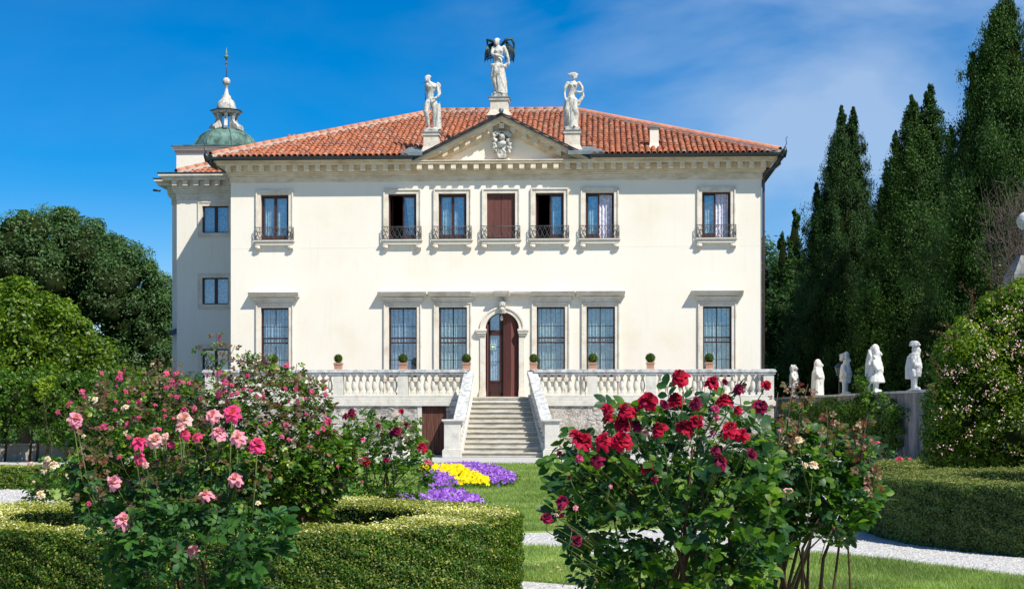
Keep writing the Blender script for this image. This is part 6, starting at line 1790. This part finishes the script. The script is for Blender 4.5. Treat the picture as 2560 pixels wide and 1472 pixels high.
def rose_bush(label, poly, d, thick, n_leaf, leaf_len, leafmats, blooms, seed, base, n_stem, group=None, single=280, stem_r=.007, sun_up=1.0, blooms_d=None, extra_top=None, name='rose_bush', woody=True, thin=None, buds=0):
    rng = np.random.default_rng(seed); r = random.Random(seed)
    e = empty(name, (base[0], base[1], 0)); tag(e, label, 'rose bush', group); org = np.array([base[0], base[1], 0.])
    q, dist = poly_sample(poly, n_leaf, rng)
    if thin: 
        kp = (q[:, 1] > thin[0] + rng.normal(size=n_leaf) * 25) | (rng.uniform(size=n_leaf) < thin[1]); q, dist = q[kp], dist[kp]; n_leaf = len(q)
    dm = dist * d / F
    half = np.minimum(thick, np.sqrt(dm * thick) + .03)
    y = d + rng.uniform(-1, 1, n_leaf) * half
    C = np.stack([(q[:, 0] - CX) * y / F, y, EYE + (HZ - q[:, 1]) * y / F], 1)
    cen = np.array([C[:, 0].mean(), d, C[:, 2].min()])
    mats = {}
    order = np.argsort(-(half * 0 + (d - y)))     # nearest first
    items = []
    for i in order:
        out = Vector(C[i] - cen); out.normalize()
        N = Vector((r.uniform(-.7, .7), r.uniform(-.9, .5), sun_up * r.uniform(.35, 1.1)))
        T = out * 1.0 + Vector((r.uniform(-.8, .8), r.uniform(-.9, .5), r.uniform(-.7, .25)))
        k = r.randrange(len(CL)); s = leaf_len * r.uniform(.5, 1.3)
        mi = leafmats[0] if len(leafmats) == 1 else r.choices([m for m, w in leafmats], [w for m, w in leafmats])[0]
        if extra_top and r.random() < extra_top[1] and q[i][1] < extra_top[2]: mi = extra_top[0]
        M = Matrix.Translation(Vector(C[i] - org)) @ basis(N, T) @ Matrix.Scale(s, 4)
        items.append((k, mi, M, s))
    for k, mi, M, s in items[:single]:
        o = link('leaf', leaf_me(k, mi), e); o.matrix_local = M
    rest = {}
    for k, mi, M, s in items[single:]: rest.setdefault(mi, []).append((k, M))
    for mi, L in rest.items():
        VV, FF, b = [], [], 0
        for k in range(len(CL)):
            for kk, M in L:
                if kk != k: continue
                VV.append(place(CL[k][0], M)); FF.append(CL[k][1] + b); b += len(CL[k][0])
        o = link('foliage', npmesh('foliage', np.concatenate(VV), np.concatenate(FF), MT[mi]), e); tag(o, kind='stuff')
    # canes
    B = Vector(base)
    for i in range(n_stem):
        j = r.randrange(n_leaf); tgt = Vector(C[j])
        b0 = B + Vector((r.uniform(-.22, .22), r.uniform(-.15, .15), 0)) * (1 if thick < 1 else 2.5)
        dv = tgt - b0; m1 = b0 + Vector((dv.x * .16 + r.uniform(-.04, .04), dv.y * .16, dv.z * .42)); m2 = b0 + Vector((dv.x * .52 + r.uniform(-.06, .06), dv.y * .55, dv.z * .78))
        w = r.uniform(.7, 1.5) * stem_r
        mb = MB().tube([b0, m1, m2, tgt], [w * 1.5, w * 1.2, w * .8, w * .4], 6)
        for z in range(4):   # thorns
            t = m1.lerp(m2, z / 5); dd = Vector((r.uniform(-1, 1), r.uniform(-1, 1), -.3)).normalized() * w * 2.4
            mb.tube([t, t + dd], [w * .5, w * .05], 3, caps=False)
        mb.build('stem', MT['old_stem' if (woody and i % 6 < 5) else 'stem'], e, tuple(org))
    # blooms
    blooms = list(blooms)
    for _b in range(buds):
        j = r.randrange(n_leaf)
        if dist[j] < 40: blooms.append((q[j][0], q[j][1] - 12, r.uniform(6, 10) * 7 / d * (1 if d < 10 else 1.6), 'bud'))
    for bi, (px, py, dia, kind) in enumerate(blooms):
        bd = (blooms_d or (d - thick * .55)) + r.uniform(-.12, .12) * min(1, thick)
        p = Vector(at(px, py, bd)); rad = dia * bd / F / 2 * (1.09 if kind in ('red', 'dark') else (.95 if kind in ('pink', 'pale', 'hot', 'cream') else 1.0))
        me = BM[kind][r.randrange(len(BM[kind]))]
        ax = Vector((r.uniform(-.55, .55), r.uniform(-1.0, -.15), r.uniform(.35, 1.0)))
        if kind in ('smallmag', 'smallcream', 'magenta'): ax = Vector((r.uniform(-.8, .8), r.uniform(-1.0, -.2), r.uniform(.0, .9)))
        ax.normalize(); M = basis(ax, Vector((r.uniform(-1, 1), r.uniform(-1, 1), r.uniform(-1, 1))))
        c = p - ax * rad * .25
        o = link('bloom', me, e); o.matrix_local = Matrix.Translation(c - Vector(org)) @ M @ Matrix.Scale(rad, 4)
        if rad > .018:
            ca = link('calyx', calyx_me, o)
        # stalk
        L = r.uniform(.10, .20) * (1 if d < 10 else 1.2)
        s0 = c - ax * rad * .2; s1 = s0 - ax * L * .35 + Vector((0, 0, -L * .2)); s2 = s1 + Vector((r.uniform(-.03, .03) + max(-.14, min(.14, (float(cen[0]) - c.x) * .35)), r.uniform(.02, .14), -L * .8))
        w = max(.0018, rad * .036)
        MB().tube([s0, s1, s2], [w, w * 1.1, w * 1.2], 5).build('stem', MT['stem'], e, tuple(org))
    return e
def zc(ox, oy, sc, L): return [(ox + a / sc, oy + b / sc, c / sc, k) for a, b, c, k in L]

red = zc(1300, 880, 3.467, [(1375, 195, 165, 'red'), (1675, 245, 135, 'red'), (1770, 265, 80, 'dark'), (1895, 305, 100, 'dark'), (2145, 280, 95, 'red'), (1120, 405, 185, 'red'), (1345, 400, 150, 'red'), (1520, 430, 120, 'dark'), (1770, 395, 150, 'red'),
     (2100, 455, 140, 'dark'), (765, 480, 110, 'red'), (905, 485, 170, 'red'), (760, 560, 110, 'red'), (975, 510, 110, 'red'), (890, 600, 175, 'red'), (1015, 620, 120, 'dark'), (1240, 465, 130, 'dark'), (1700, 480, 90, 'magenta'), (1885, 490, 85, 'red'),
     (550, 745, 200, 'red'), (490, 700, 110, 'red'), (715, 750, 160, 'red'), (880, 740, 185, 'red'), (1200, 650, 160, 'red'), (1450, 640, 190, 'red'), (1540, 580, 130, 'red'), (1810, 650, 175, 'red'), (1930, 700, 130, 'red'), (1710, 560, 70, 'magenta'),
     (345, 880, 65, 'dark'), (515, 910, 85, 'magenta'), (650, 930, 130, 'dark'), (1115, 990, 130, 'red'), (1750, 930, 140, 'dark'), (1690, 840, 90, 'dark'), (1995, 890, 145, 'dark'), (430, 1095, 50, 'dark'), (380, 1270, 120, 'dark'),
     (350, 1330, 60, 'dark'), (235, 1420, 105, 'dark'), (370, 1420, 80, 'dark'), (1660, 690, 50, 'dark'), (1085, 690, 70, 'pale'), (790, 1155, 40, 'pink'), (480, 1345, 60, 'pink')]) + [(1440, 1352, 36, 'dark'), (1634, 1197, 20, 'dark'), (1389, 1284, 14, 'pale'), (1528, 1215, 10, 'pink')]
redpoly = [(1408, 1180), (1415, 1130), (1440, 1100), (1520, 1085), (1530, 1050), (1600, 1030), (1650, 1000), (1690, 985), (1740, 990), (1800, 995), (1860, 1010), (1900, 1045), (1905, 1090), (1930, 1120), (1935, 1180), (1930, 1260), (1920, 1330), (1900, 1400), (1880, 1500), (1500, 1500), (1470, 1440), (1450, 1380), (1425, 1340), (1420, 1290), (1405, 1240), (1425, 1210)]
rose_bush('rose bush with many crimson roses in the right foreground', redpoly, 6.6, .42, 1050, .125, [('rose_leaf', 5), ('rose_dark', 5)], red, 201, (.66, 6.7, 0), 20, buds=14, thin=(1095, .5), blooms_d=6.17, stem_r=.008)
pe = zc(1900, 1050, 3.45, [(250, 620, 125, 'pale'), (330, 160, 90, 'cream'), (465, 375, 95, 'cream'), (170, 85, 40, 'pink'), (395, 380, 60, 'cream'), (40, 180, 70, 'cream'), (110, 215, 60, 'cream')])
rightpoly = [(1905, 1130), (1930, 1090), (1975, 1075), (2010, 1090), (2050, 1085), (2080, 1095), (2120, 1100), (2150, 1120), (2170, 1150), (2155, 1190), (2180, 1240), (2160, 1275), (2130, 1310), (2105, 1345), (2085, 1365), (2060, 1350), (2000, 1350), (1960, 1400), (1900, 1440), (1880, 1480), (1860, 1480), (1880, 1300), (1890, 1200)]
e_right = rose_bush('leafy rose bush with red young shoots and a few peach roses at the right', rightpoly, 7.3, .42, 950, .11, [('rose_leaf', 6), ('rose_dark', 4)], pe, 202, (1.33, 7.4, 0), 20, blooms_d=6.85, stem_r=.007, extra_top=('rose_bronze', .12, 1120), buds=8)
# red young shoots
def shoots(e, L, mats, leaf_len, seed):
    r = random.Random(seed); o0 = Vector(e.location)
    for pts, d in L:
        P = [Vector(at(x, y, d)) - o0 for x, y in pts]
        MB().tube(P, [.0045, .003, .0022][:len(P)] if len(P) <= 3 else [.0045] + [.003] * (len(P) - 2) + [.002], 5).build('stem', MT['old_stem'], e)
        tot = sum((b - a).length for a, b in zip(P[:-1], P[1:])); n = int(tot / (leaf_len * .28))
        for k in range(n):
            f = k / n * (len(P) - 1); i = min(int(f), len(P) - 2); c = P[i].lerp(P[i + 1], f - i)
            sd = 1 if k % 2 else -1
            T = Vector((sd * r.uniform(.3, 1), r.uniform(-.5, .3), r.uniform(-.7, .5))); N = Vector((r.uniform(-.5, .5), -.7, r.uniform(.1, .8)))
            o = link('leaf', leaf_me(r.choice((0, 1, 3)), r.choice(mats)), e); o.matrix_local = Matrix.Translation(c) @ basis(N, T) @ Matrix.Scale(leaf_len * r.uniform(.55, 1.05), 4)
shoots(e_right, [([(1960, 1150), (1970, 1050), (1982, 945)], 7.1), ([(1990, 1140), (1998, 1040), (2020, 960)], 7.1), ([(2065, 1150), (2070, 1080), (2066, 1018)], 7.1), ([(2085, 1130), (2095, 1075), (2098, 1045)], 7.1),
                 ([(2150, 1160), (2160, 1090), (2168, 1040)], 7.0), ([(2140, 1120), (2135, 1080), (2150, 1045)], 7.0), ([(2185, 1230), (2180, 1180), (2165, 1120)], 7.0), ([(1945, 1120), (1935, 1050), (1945, 980)], 7.1)],
       ['rose_red', 'rose_red', 'rose_bronze', 'rose_leaf'], .06, 5)

# pink roses in the left foreground
pk = zc(0, 820, 3.467, [(660, 775, 150, 'pink'), (645, 830, 90, 'hot'), (1590, 775, 165, 'pale'), (1560, 845, 100, 'pale'), (1840, 745, 160, 'pink'), (2010, 725, 185, 'hot'), (1900, 890, 165, 'pink'), (2060, 930, 165, 'pink'), (1210, 970, 155, 'hot'), (1340, 955, 165, 'pale'), (1440, 930, 80, 'pale'),
     (1600, 915, 110, 'hot'), (1700, 930, 120, 'hot'), (1490, 1000, 80, 'hot'), (2230, 995, 175, 'hot'), (1200, 1110, 115, 'hot'), (1255, 1180, 70, 'pale'), (975, 1320, 165, 'pink'), (2035, 1290, 165, 'pink'), (1780, 1430, 150, 'pink')]) + zc(0, 1100, 3.619, [(1125, 700, 195, 'pink'), (1745, 985, 150, 'pink'), (2335, 560, 55, 'smallcream'), (800, 562, 55, 'magenta'), (1240, 205, 40, 'hot')])
pinkpoly = [(235, 1300), (250, 1268), (300, 1255), (380, 1240), (440, 1228), (520, 1250), (600, 1260), (680, 1280), (700, 1310), (690, 1350), (720, 1375), (650, 1400), (640, 1440), (610, 1500), (330, 1500), (310, 1440), (290, 1400), (285, 1350), (240, 1330)]
e_pink = rose_bush('nearest rose bush at the left with large pink roses over blue green leaves', pinkpoly, 7.5, .35, 620, .12, [('rose_blue', 5), ('rose_dark', 1)], pk, 203, (-1.5, 7.6, 0), 20, blooms_d=7.3, stem_r=.006)
tall = []
r_ = random.Random(12)
for x, y, *_q in pk:
    if y < 1180: tall.append(([(x + r_.uniform(-25, 25) + (480 - x) * .25, 1330), (x + r_.uniform(-8, 8) + (480 - x) * .08, (y + 1330) / 2), (x, y + 16)], 7.42))
o0 = Vector(e_pink.location)
for pts, d in tall:
    P = [Vector(at(a, b, d)) - o0 for a, b in pts]; MB().tube(P, [.0045, .0032, .0022], 5).build('stem', MT['stem'], e_pink)
    for k in range(8):
        c = P[0].lerp(P[1], .12 + .2 * k) if k < 5 else P[1].lerp(P[2], .12 + .22 * (k - 5)) + Vector((0, 0, 0)); T = Vector((r_.choice((-1, 1)), r_.uniform(-.6, .2), r_.uniform(-.3, .3)))
        o = link('leaf', leaf_me(k % 4, ('rose_blue', 'rose_dark', 'rose_leaf', 'rose_bronze')[k % 4]), e_pink); o.matrix_local = Matrix.Translation(c) @ basis(Vector((r_.uniform(-.4, .4), -.6, .7)), T) @ Matrix.Scale(.10 - .005 * k, 4)

# big tangled bush with small magenta flowers inside the ring hedge
mg = zc(0, 820, 3.467, [(1900, 72, 55, 'smallmag'), (1315, 310, 50, 'smallcream'), (885, 385, 50, 'smallmag'), (1030, 425, 70, 'smallmag'), (1045, 385, 50, 'smallmag'), (1075, 365, 40, 'smallmag'), (1450, 385, 60, 'smallmag'), (1440, 410, 50, 'smallmag'), (1525, 385, 55, 'smallmag'), (1795, 405, 60, 'smallmag'),
     (1885, 385, 70, 'magenta'), (1930, 455, 70, 'magenta'), (1960, 475, 60, 'smallmag'), (1500, 455, 45, 'smallmag'), (1550, 450, 45, 'smallmag'), (1590, 462, 50, 'smallmag'), (1640, 470, 40, 'smallmag'), (1520, 495, 50, 'smallmag'), (1480, 490, 40, 'smallmag'), (710, 545, 60, 'smallmag'), (740, 590, 50, 'smallmag'),
     (590, 650, 75, 'smallmag'), (495, 725, 60, 'smallmag'), (1195, 640, 60, 'smallmag'), (1060, 690, 50, 'smallcream'), (1095, 675, 50, 'smallcream'), (825, 615, 55, 'smallcream'), (1695, 690, 60, 'smallmag'), (900, 845, 80, 'smallmag'), (830, 865, 50, 'smallmag'), (1110, 835, 60, 'smallmag'), (1035, 1110, 60, 'smallmag'),
     (1085, 905, 60, 'smallcream'), (720, 930, 45, 'smallcream'), (1885, 580, 75, 'smallmag'), (1940, 540, 60, 'smallmag'), (2060, 555, 50, 'smallmag'), (2110, 520, 50, 'smallmag'), (1960, 635, 60, 'smallmag'), (2140, 405, 50, 'smallmag'), (1010, 500, 28, 'smallmag'), (1150, 770, 50, 'smallmag'), (1200, 770, 50, 'smallmag'), (1330, 870, 40, 'smallmag'), (2310, 830, 40, 'smallmag')]) + \
    zc(600, 900, 3.467, [(400, 550, 60, 'smallmag'), (775, 530, 90, 'magenta'), (725, 585, 60, 'smallmag'), (740, 240, 50, 'smallmag'), (740, 300, 45, 'smallmag'), (480, 250, 60, 'smallmag'), (400, 245, 50, 'smallmag'), (345, 375, 35, 'smallmag'), (400, 40, 60, 'magenta'), (60, 140, 60, 'smallmag'), (770, 820, 30, 'smallmag'), (845, 920, 30, 'smallmag'), (500, 155, 30, 'smallmag'), (620, 270, 50, 'smallmag')])
rm = random.Random(33)
for i in range(26):
    x = rm.gauss(430, 130); y = rm.gauss(1010, 42)
    if 170 < x < 800 and 935 < y < 1120: mg.append((x, y, rm.uniform(9, 16), 'smallmag'))
for i in range(14):
    mg.append((rm.uniform(620, 820), rm.uniform(960, 1120), rm.uniform(8, 14), 'smallmag'))
magpoly = [(215, 1290), (195, 1230), (190, 1150), (185, 1080), (190, 1030), (240, 990), (290, 950), (350, 935), (420, 945), (480, 955), (530, 965), (560, 950), (600, 930), (650, 905), (700, 930), (750, 935), (790, 960), (815, 1000), (810, 1060), (850, 1100), (885, 1130), (865, 1190), (835, 1240), (800, 1290), (740, 1315), (500, 1325), (300, 1320)]
e_mag = rose_bush('big tangled rose bush with small magenta flowers growing inside the ring hedge', magpoly, 13.6, .85, 10000, .110, [('small_leaf', 8), ('rose_leaf', 3), ('rose_bronze', 2)], mg, 204, (-2.6, 13.6, 0), 34, single=290, blooms_d=12.85, stem_r=.008, extra_top=('rose_bronze', .40, 1060), thin=(1090, .40), buds=14)
shoots(e_mag, [([(545, 1010), (545, 900), (540, 832)], 13.2), ([(545, 930), (515, 880), (495, 862)], 13.2), ([(545, 930), (575, 890), (588, 862)], 13.2), ([(400, 980), (395, 920), (398, 888)], 13.2), ([(440, 970), (435, 930), (440, 900)], 13.2), ([(375, 960), (360, 930), (345, 915)], 13.2),
               ([(640, 960), (620, 910), (614, 873)], 13.2), ([(660, 960), (640, 900), (625, 880)], 13.2), ([(690, 960), (680, 920), (660, 890)], 13.2), ([(730, 980), (738, 940), (742, 908)], 13.2), ([(770, 990), (775, 950), (765, 925)], 13.2), ([(600, 960), (600, 920), (596, 895)], 13.2), ([(250, 1000), (255, 970), (262, 940)], 13.2), ([(675, 930), (668, 900), (648, 880)], 13.2), ([(620, 940), (610, 905), (633, 885)], 13.2)],
       ['rose_bronze', 'rose_bronze', 'small_leaf'], .085, 6)
shoots(e_mag, [([(250, 1240), (225, 1160), (205, 1080)], 12.9), ([(260, 1260), (250, 1180), (235, 1120)], 12.9), ([(420, 1250), (425, 1190), (440, 1140)], 12.9), ([(380, 1210), (370, 1160), (350, 1120)], 12.9), ([(640, 1230), (665, 1180), (660, 1130)], 12.9), ([(260, 1140), (250, 1110), (270, 1090)], 12.9)], ['rose_bronze', 'rose_red', 'rose_bronze'], .11, 7)

# dark red rose bush behind the ring hedge
mid = zc(600, 900, 3.467, [(960, 445, 85, 'dark'), (915, 475, 60, 'dark'), (1405, 440, 52, 'red'), (1200, 565, 50, 'dark'), (1350, 605, 90, 'dark'), (1320, 620, 60, 'dark'), (1440, 565, 75, 'dark'), (1580, 735, 92, 'red'), (1100, 860, 88, 'red'), (1635, 875, 88, 'magenta'), (1070, 680, 52, 'hot'), (1265, 855, 60, 'dark'), (825, 655, 40, 'dark'), (1060, 1045, 28, 'magenta')])
midpoly = [(860, 1100), (880, 1070), (905, 1030), (940, 1050), (960, 1075), (1000, 1050), (1020, 1060), (1035, 1090), (1050, 1120), (1065, 1150), (1065, 1180), (1060, 1210), (1050, 1244), (960, 1252), (880, 1250), (840, 1230), (850, 1150)]
e_mid = rose_bush('taller rose bush with a few dark red roses just behind the ring hedge', midpoly, 18, .55, 620, .15, [('rose_leaf', 5), ('climber', 3)], mid, 205, (-1.45, 18, 0), 20, single=200, blooms_d=17.5, stem_r=.007)
shoots(e_mid, [([(876, 1100), (872, 1060), (875, 1035)], 17.6), ([(957, 1120), (955, 1080), (958, 1045)], 17.6), ([(1005, 1130), (1000, 1080), (1004, 1035)], 17.6), ([(1020, 1130), (1035, 1080), (1040, 1045)], 17.6), ([(1050, 1180), (1060, 1150), (1056, 1120)], 17.6)], ['climber', 'climber', 'rose_bronze'], .11, 8)
# cream roses
crm = zc(0, 820, 3.467, [(410, 1130, 62, 'cream'), (385, 1170, 65, 'cream'), (465, 1175, 105, 'cream'), (385, 1225, 68, 'cream'), (635, 1180, 75, 'cream'), (680, 1165, 70, 'cream'), (280, 1170, 42, 'cream'), (590, 1265, 62, 'cream'), (640, 1252, 52, 'cream'), (345, 1430, 95, 'cream'), (290, 1325, 30, 'cream'), (250, 1168, 36, 'pink')])
crpoly = [(75, 1250), (85, 1200), (100, 1170), (130, 1150), (170, 1150), (200, 1160), (230, 1200), (240, 1260), (220, 1290), (150, 1275), (100, 1282)]
e_cream = rose_bush('small rose bush with cream white roses at the left between gravel and hedge', crpoly, 17.2, .45, 330, .13, [('rose_leaf', 4), ('climber', 2), ('rose_bronze', 1)], crm, 206, (-4.75, 17.2, 0), 14, single=150, blooms_d=16.8, stem_r=.005)
# small roses at the foot of the garden wall, right
sm = [(2160, 1111, 18, 'hot'), (2184, 1103, 30, 'hot'), (2202, 1119, 18, 'hot'), (2247, 1150, 28, 'hot'), (2275, 1147, 14, 'hot'), (2110, 1098, 16, 'cream'), (2230, 1200, 10, 'cream')]
smpoly = [(2080, 1130), (2110, 1090), (2150, 1085), (2200, 1110), (2240, 1140), (2300, 1140), (2350, 1155), (2340, 1180), (2200, 1180), (2120, 1170)]
rose_bush('low rose bushes with pink flowers at the foot of the garden wall', smpoly, 33, .8, 420, .16, [('rose_dark', 3), ('rose_leaf', 2)], sm, 207, (7.6, 33, 0), 12, single=0, blooms_d=32.3, stem_r=.008)

# fallen petals on the near lawn
rp = random.Random(2)
for i in range(11):
    px, py = rp.uniform(1350, 1440), rp.uniform(1418, 1430); x, y = gd(px, py, .04)
    V, Fc = grid_petal(.05, .045, .1, .3, .3, .06, RNG)
    o = link('fallen_petal', npmesh('fallen_petal', V, Fc, MT['petal_pale']), None, (x, y, .055), (rp.uniform(-.4, .4), rp.uniform(-.4, .4), rp.uniform(0, 6)))
    tag(o, 'pale pink petal fallen on the grass between the ring hedge and the crimson rose bush', 'petal', 'fallen rose petals on the near lawn')

# ================================================================== flowering shrub at the right edge
abpoly = [(2640, 700), (2560, 705), (2520, 730), (2480, 745), (2455, 770), (2420, 800), (2400, 830), (2370, 850), (2355, 900), (2345, 960), (2330, 1010), (2325, 1080), (2320, 1120), (2330, 1170), (2370, 1200), (2450, 1205), (2640, 1210)]
ab, Cab, rab = shrub('flowering_shrub', 'large rounded shrub with small pale pink flowers at the right edge', 'shrub', abpoly, 25.5, 520, .26, 240, .055, .55, 'abelia', 1.7, 91, (X_(2540, 25.5), 25.5, 0), trunk_r=.05, inner=.55)
rng = np.random.default_rng(92)
q, ds = poly_sample(abpoly, 1300, rng); dep = 25.5 - np.minimum(1.7, np.sqrt(np.maximum(.0, ds * 25.5 / F * 1.7)) * 1.1) - .22 + rng.uniform(-.1, .15, 1300)
cl = np.sin(q[:, 0] * .051 + q[:, 1] * .023) * np.sin(q[:, 1] * .047 - q[:, 0] * .019)
w = rng.uniform(size=len(q)) < np.clip(1.15 - (q[:, 1] - 850) / 420, .10, 1) * np.where(cl > .05, .50, .06); q, dep = q[w], dep[w]
C = np.stack([(q[:, 0] - CX) * dep / F, dep, EYE + (HZ - q[:, 1]) * dep / F], 1); k = len(C)
Pc = np.repeat(C, 5, 0) + unit(k * 5, rng) * .035
V, Fc = leaf_quads(Pc, unit(k * 5, rng) + np.array([0, -.8, .4]), rng.uniform(.015, .030, k * 5), .8, rng)
o = link('flower_heads', npmesh('flower_heads', V - np.array(ab.location), Fc, MT['abelia_flower']), ab); tag(o, kind='stuff')
ro = random.Random(6); mb = MB(); LV = []
for x, y, x2, y2 in ((2480, 760, 2455, 660), (2500, 740, 2490, 655), (2440, 790, 2395, 705), (2420, 800, 2430, 715), (2395, 850, 2345, 805), (2350, 960, 2318, 880), (2520, 730, 2520, 670), (2380, 860, 2330, 830), (2340, 1000, 2310, 960)):
    a = Vector(at(x, y, 24.8)); b = Vector(at(x2, y2, 24.7)); m_ = a.lerp(b, .5) + Vector((.05, 0, .06)); mb.tube([a, m_, b], [.007, .005, .002], 4, caps=False)
    for t in range(16):
        c = a.lerp(m_, t / 8) if t < 8 else m_.lerp(b, (t - 8) / 8)
        LV += [tuple(c + Vector((ro.uniform(-.05, .05), ro.uniform(-.03, .03), ro.uniform(-.03, .03)))) for _ in range(2)]
mb.build('shoot', MT['old_stem'], ab, tuple(ab.location))
LV = np.array(LV); V, Fc = leaf_quads(LV, unit(len(LV), rng), .045, .55, rng)
link('shoot_leaves', npmesh('shoot_leaves', V - np.array(ab.location), Fc, MT['rose_bronze']), ab)
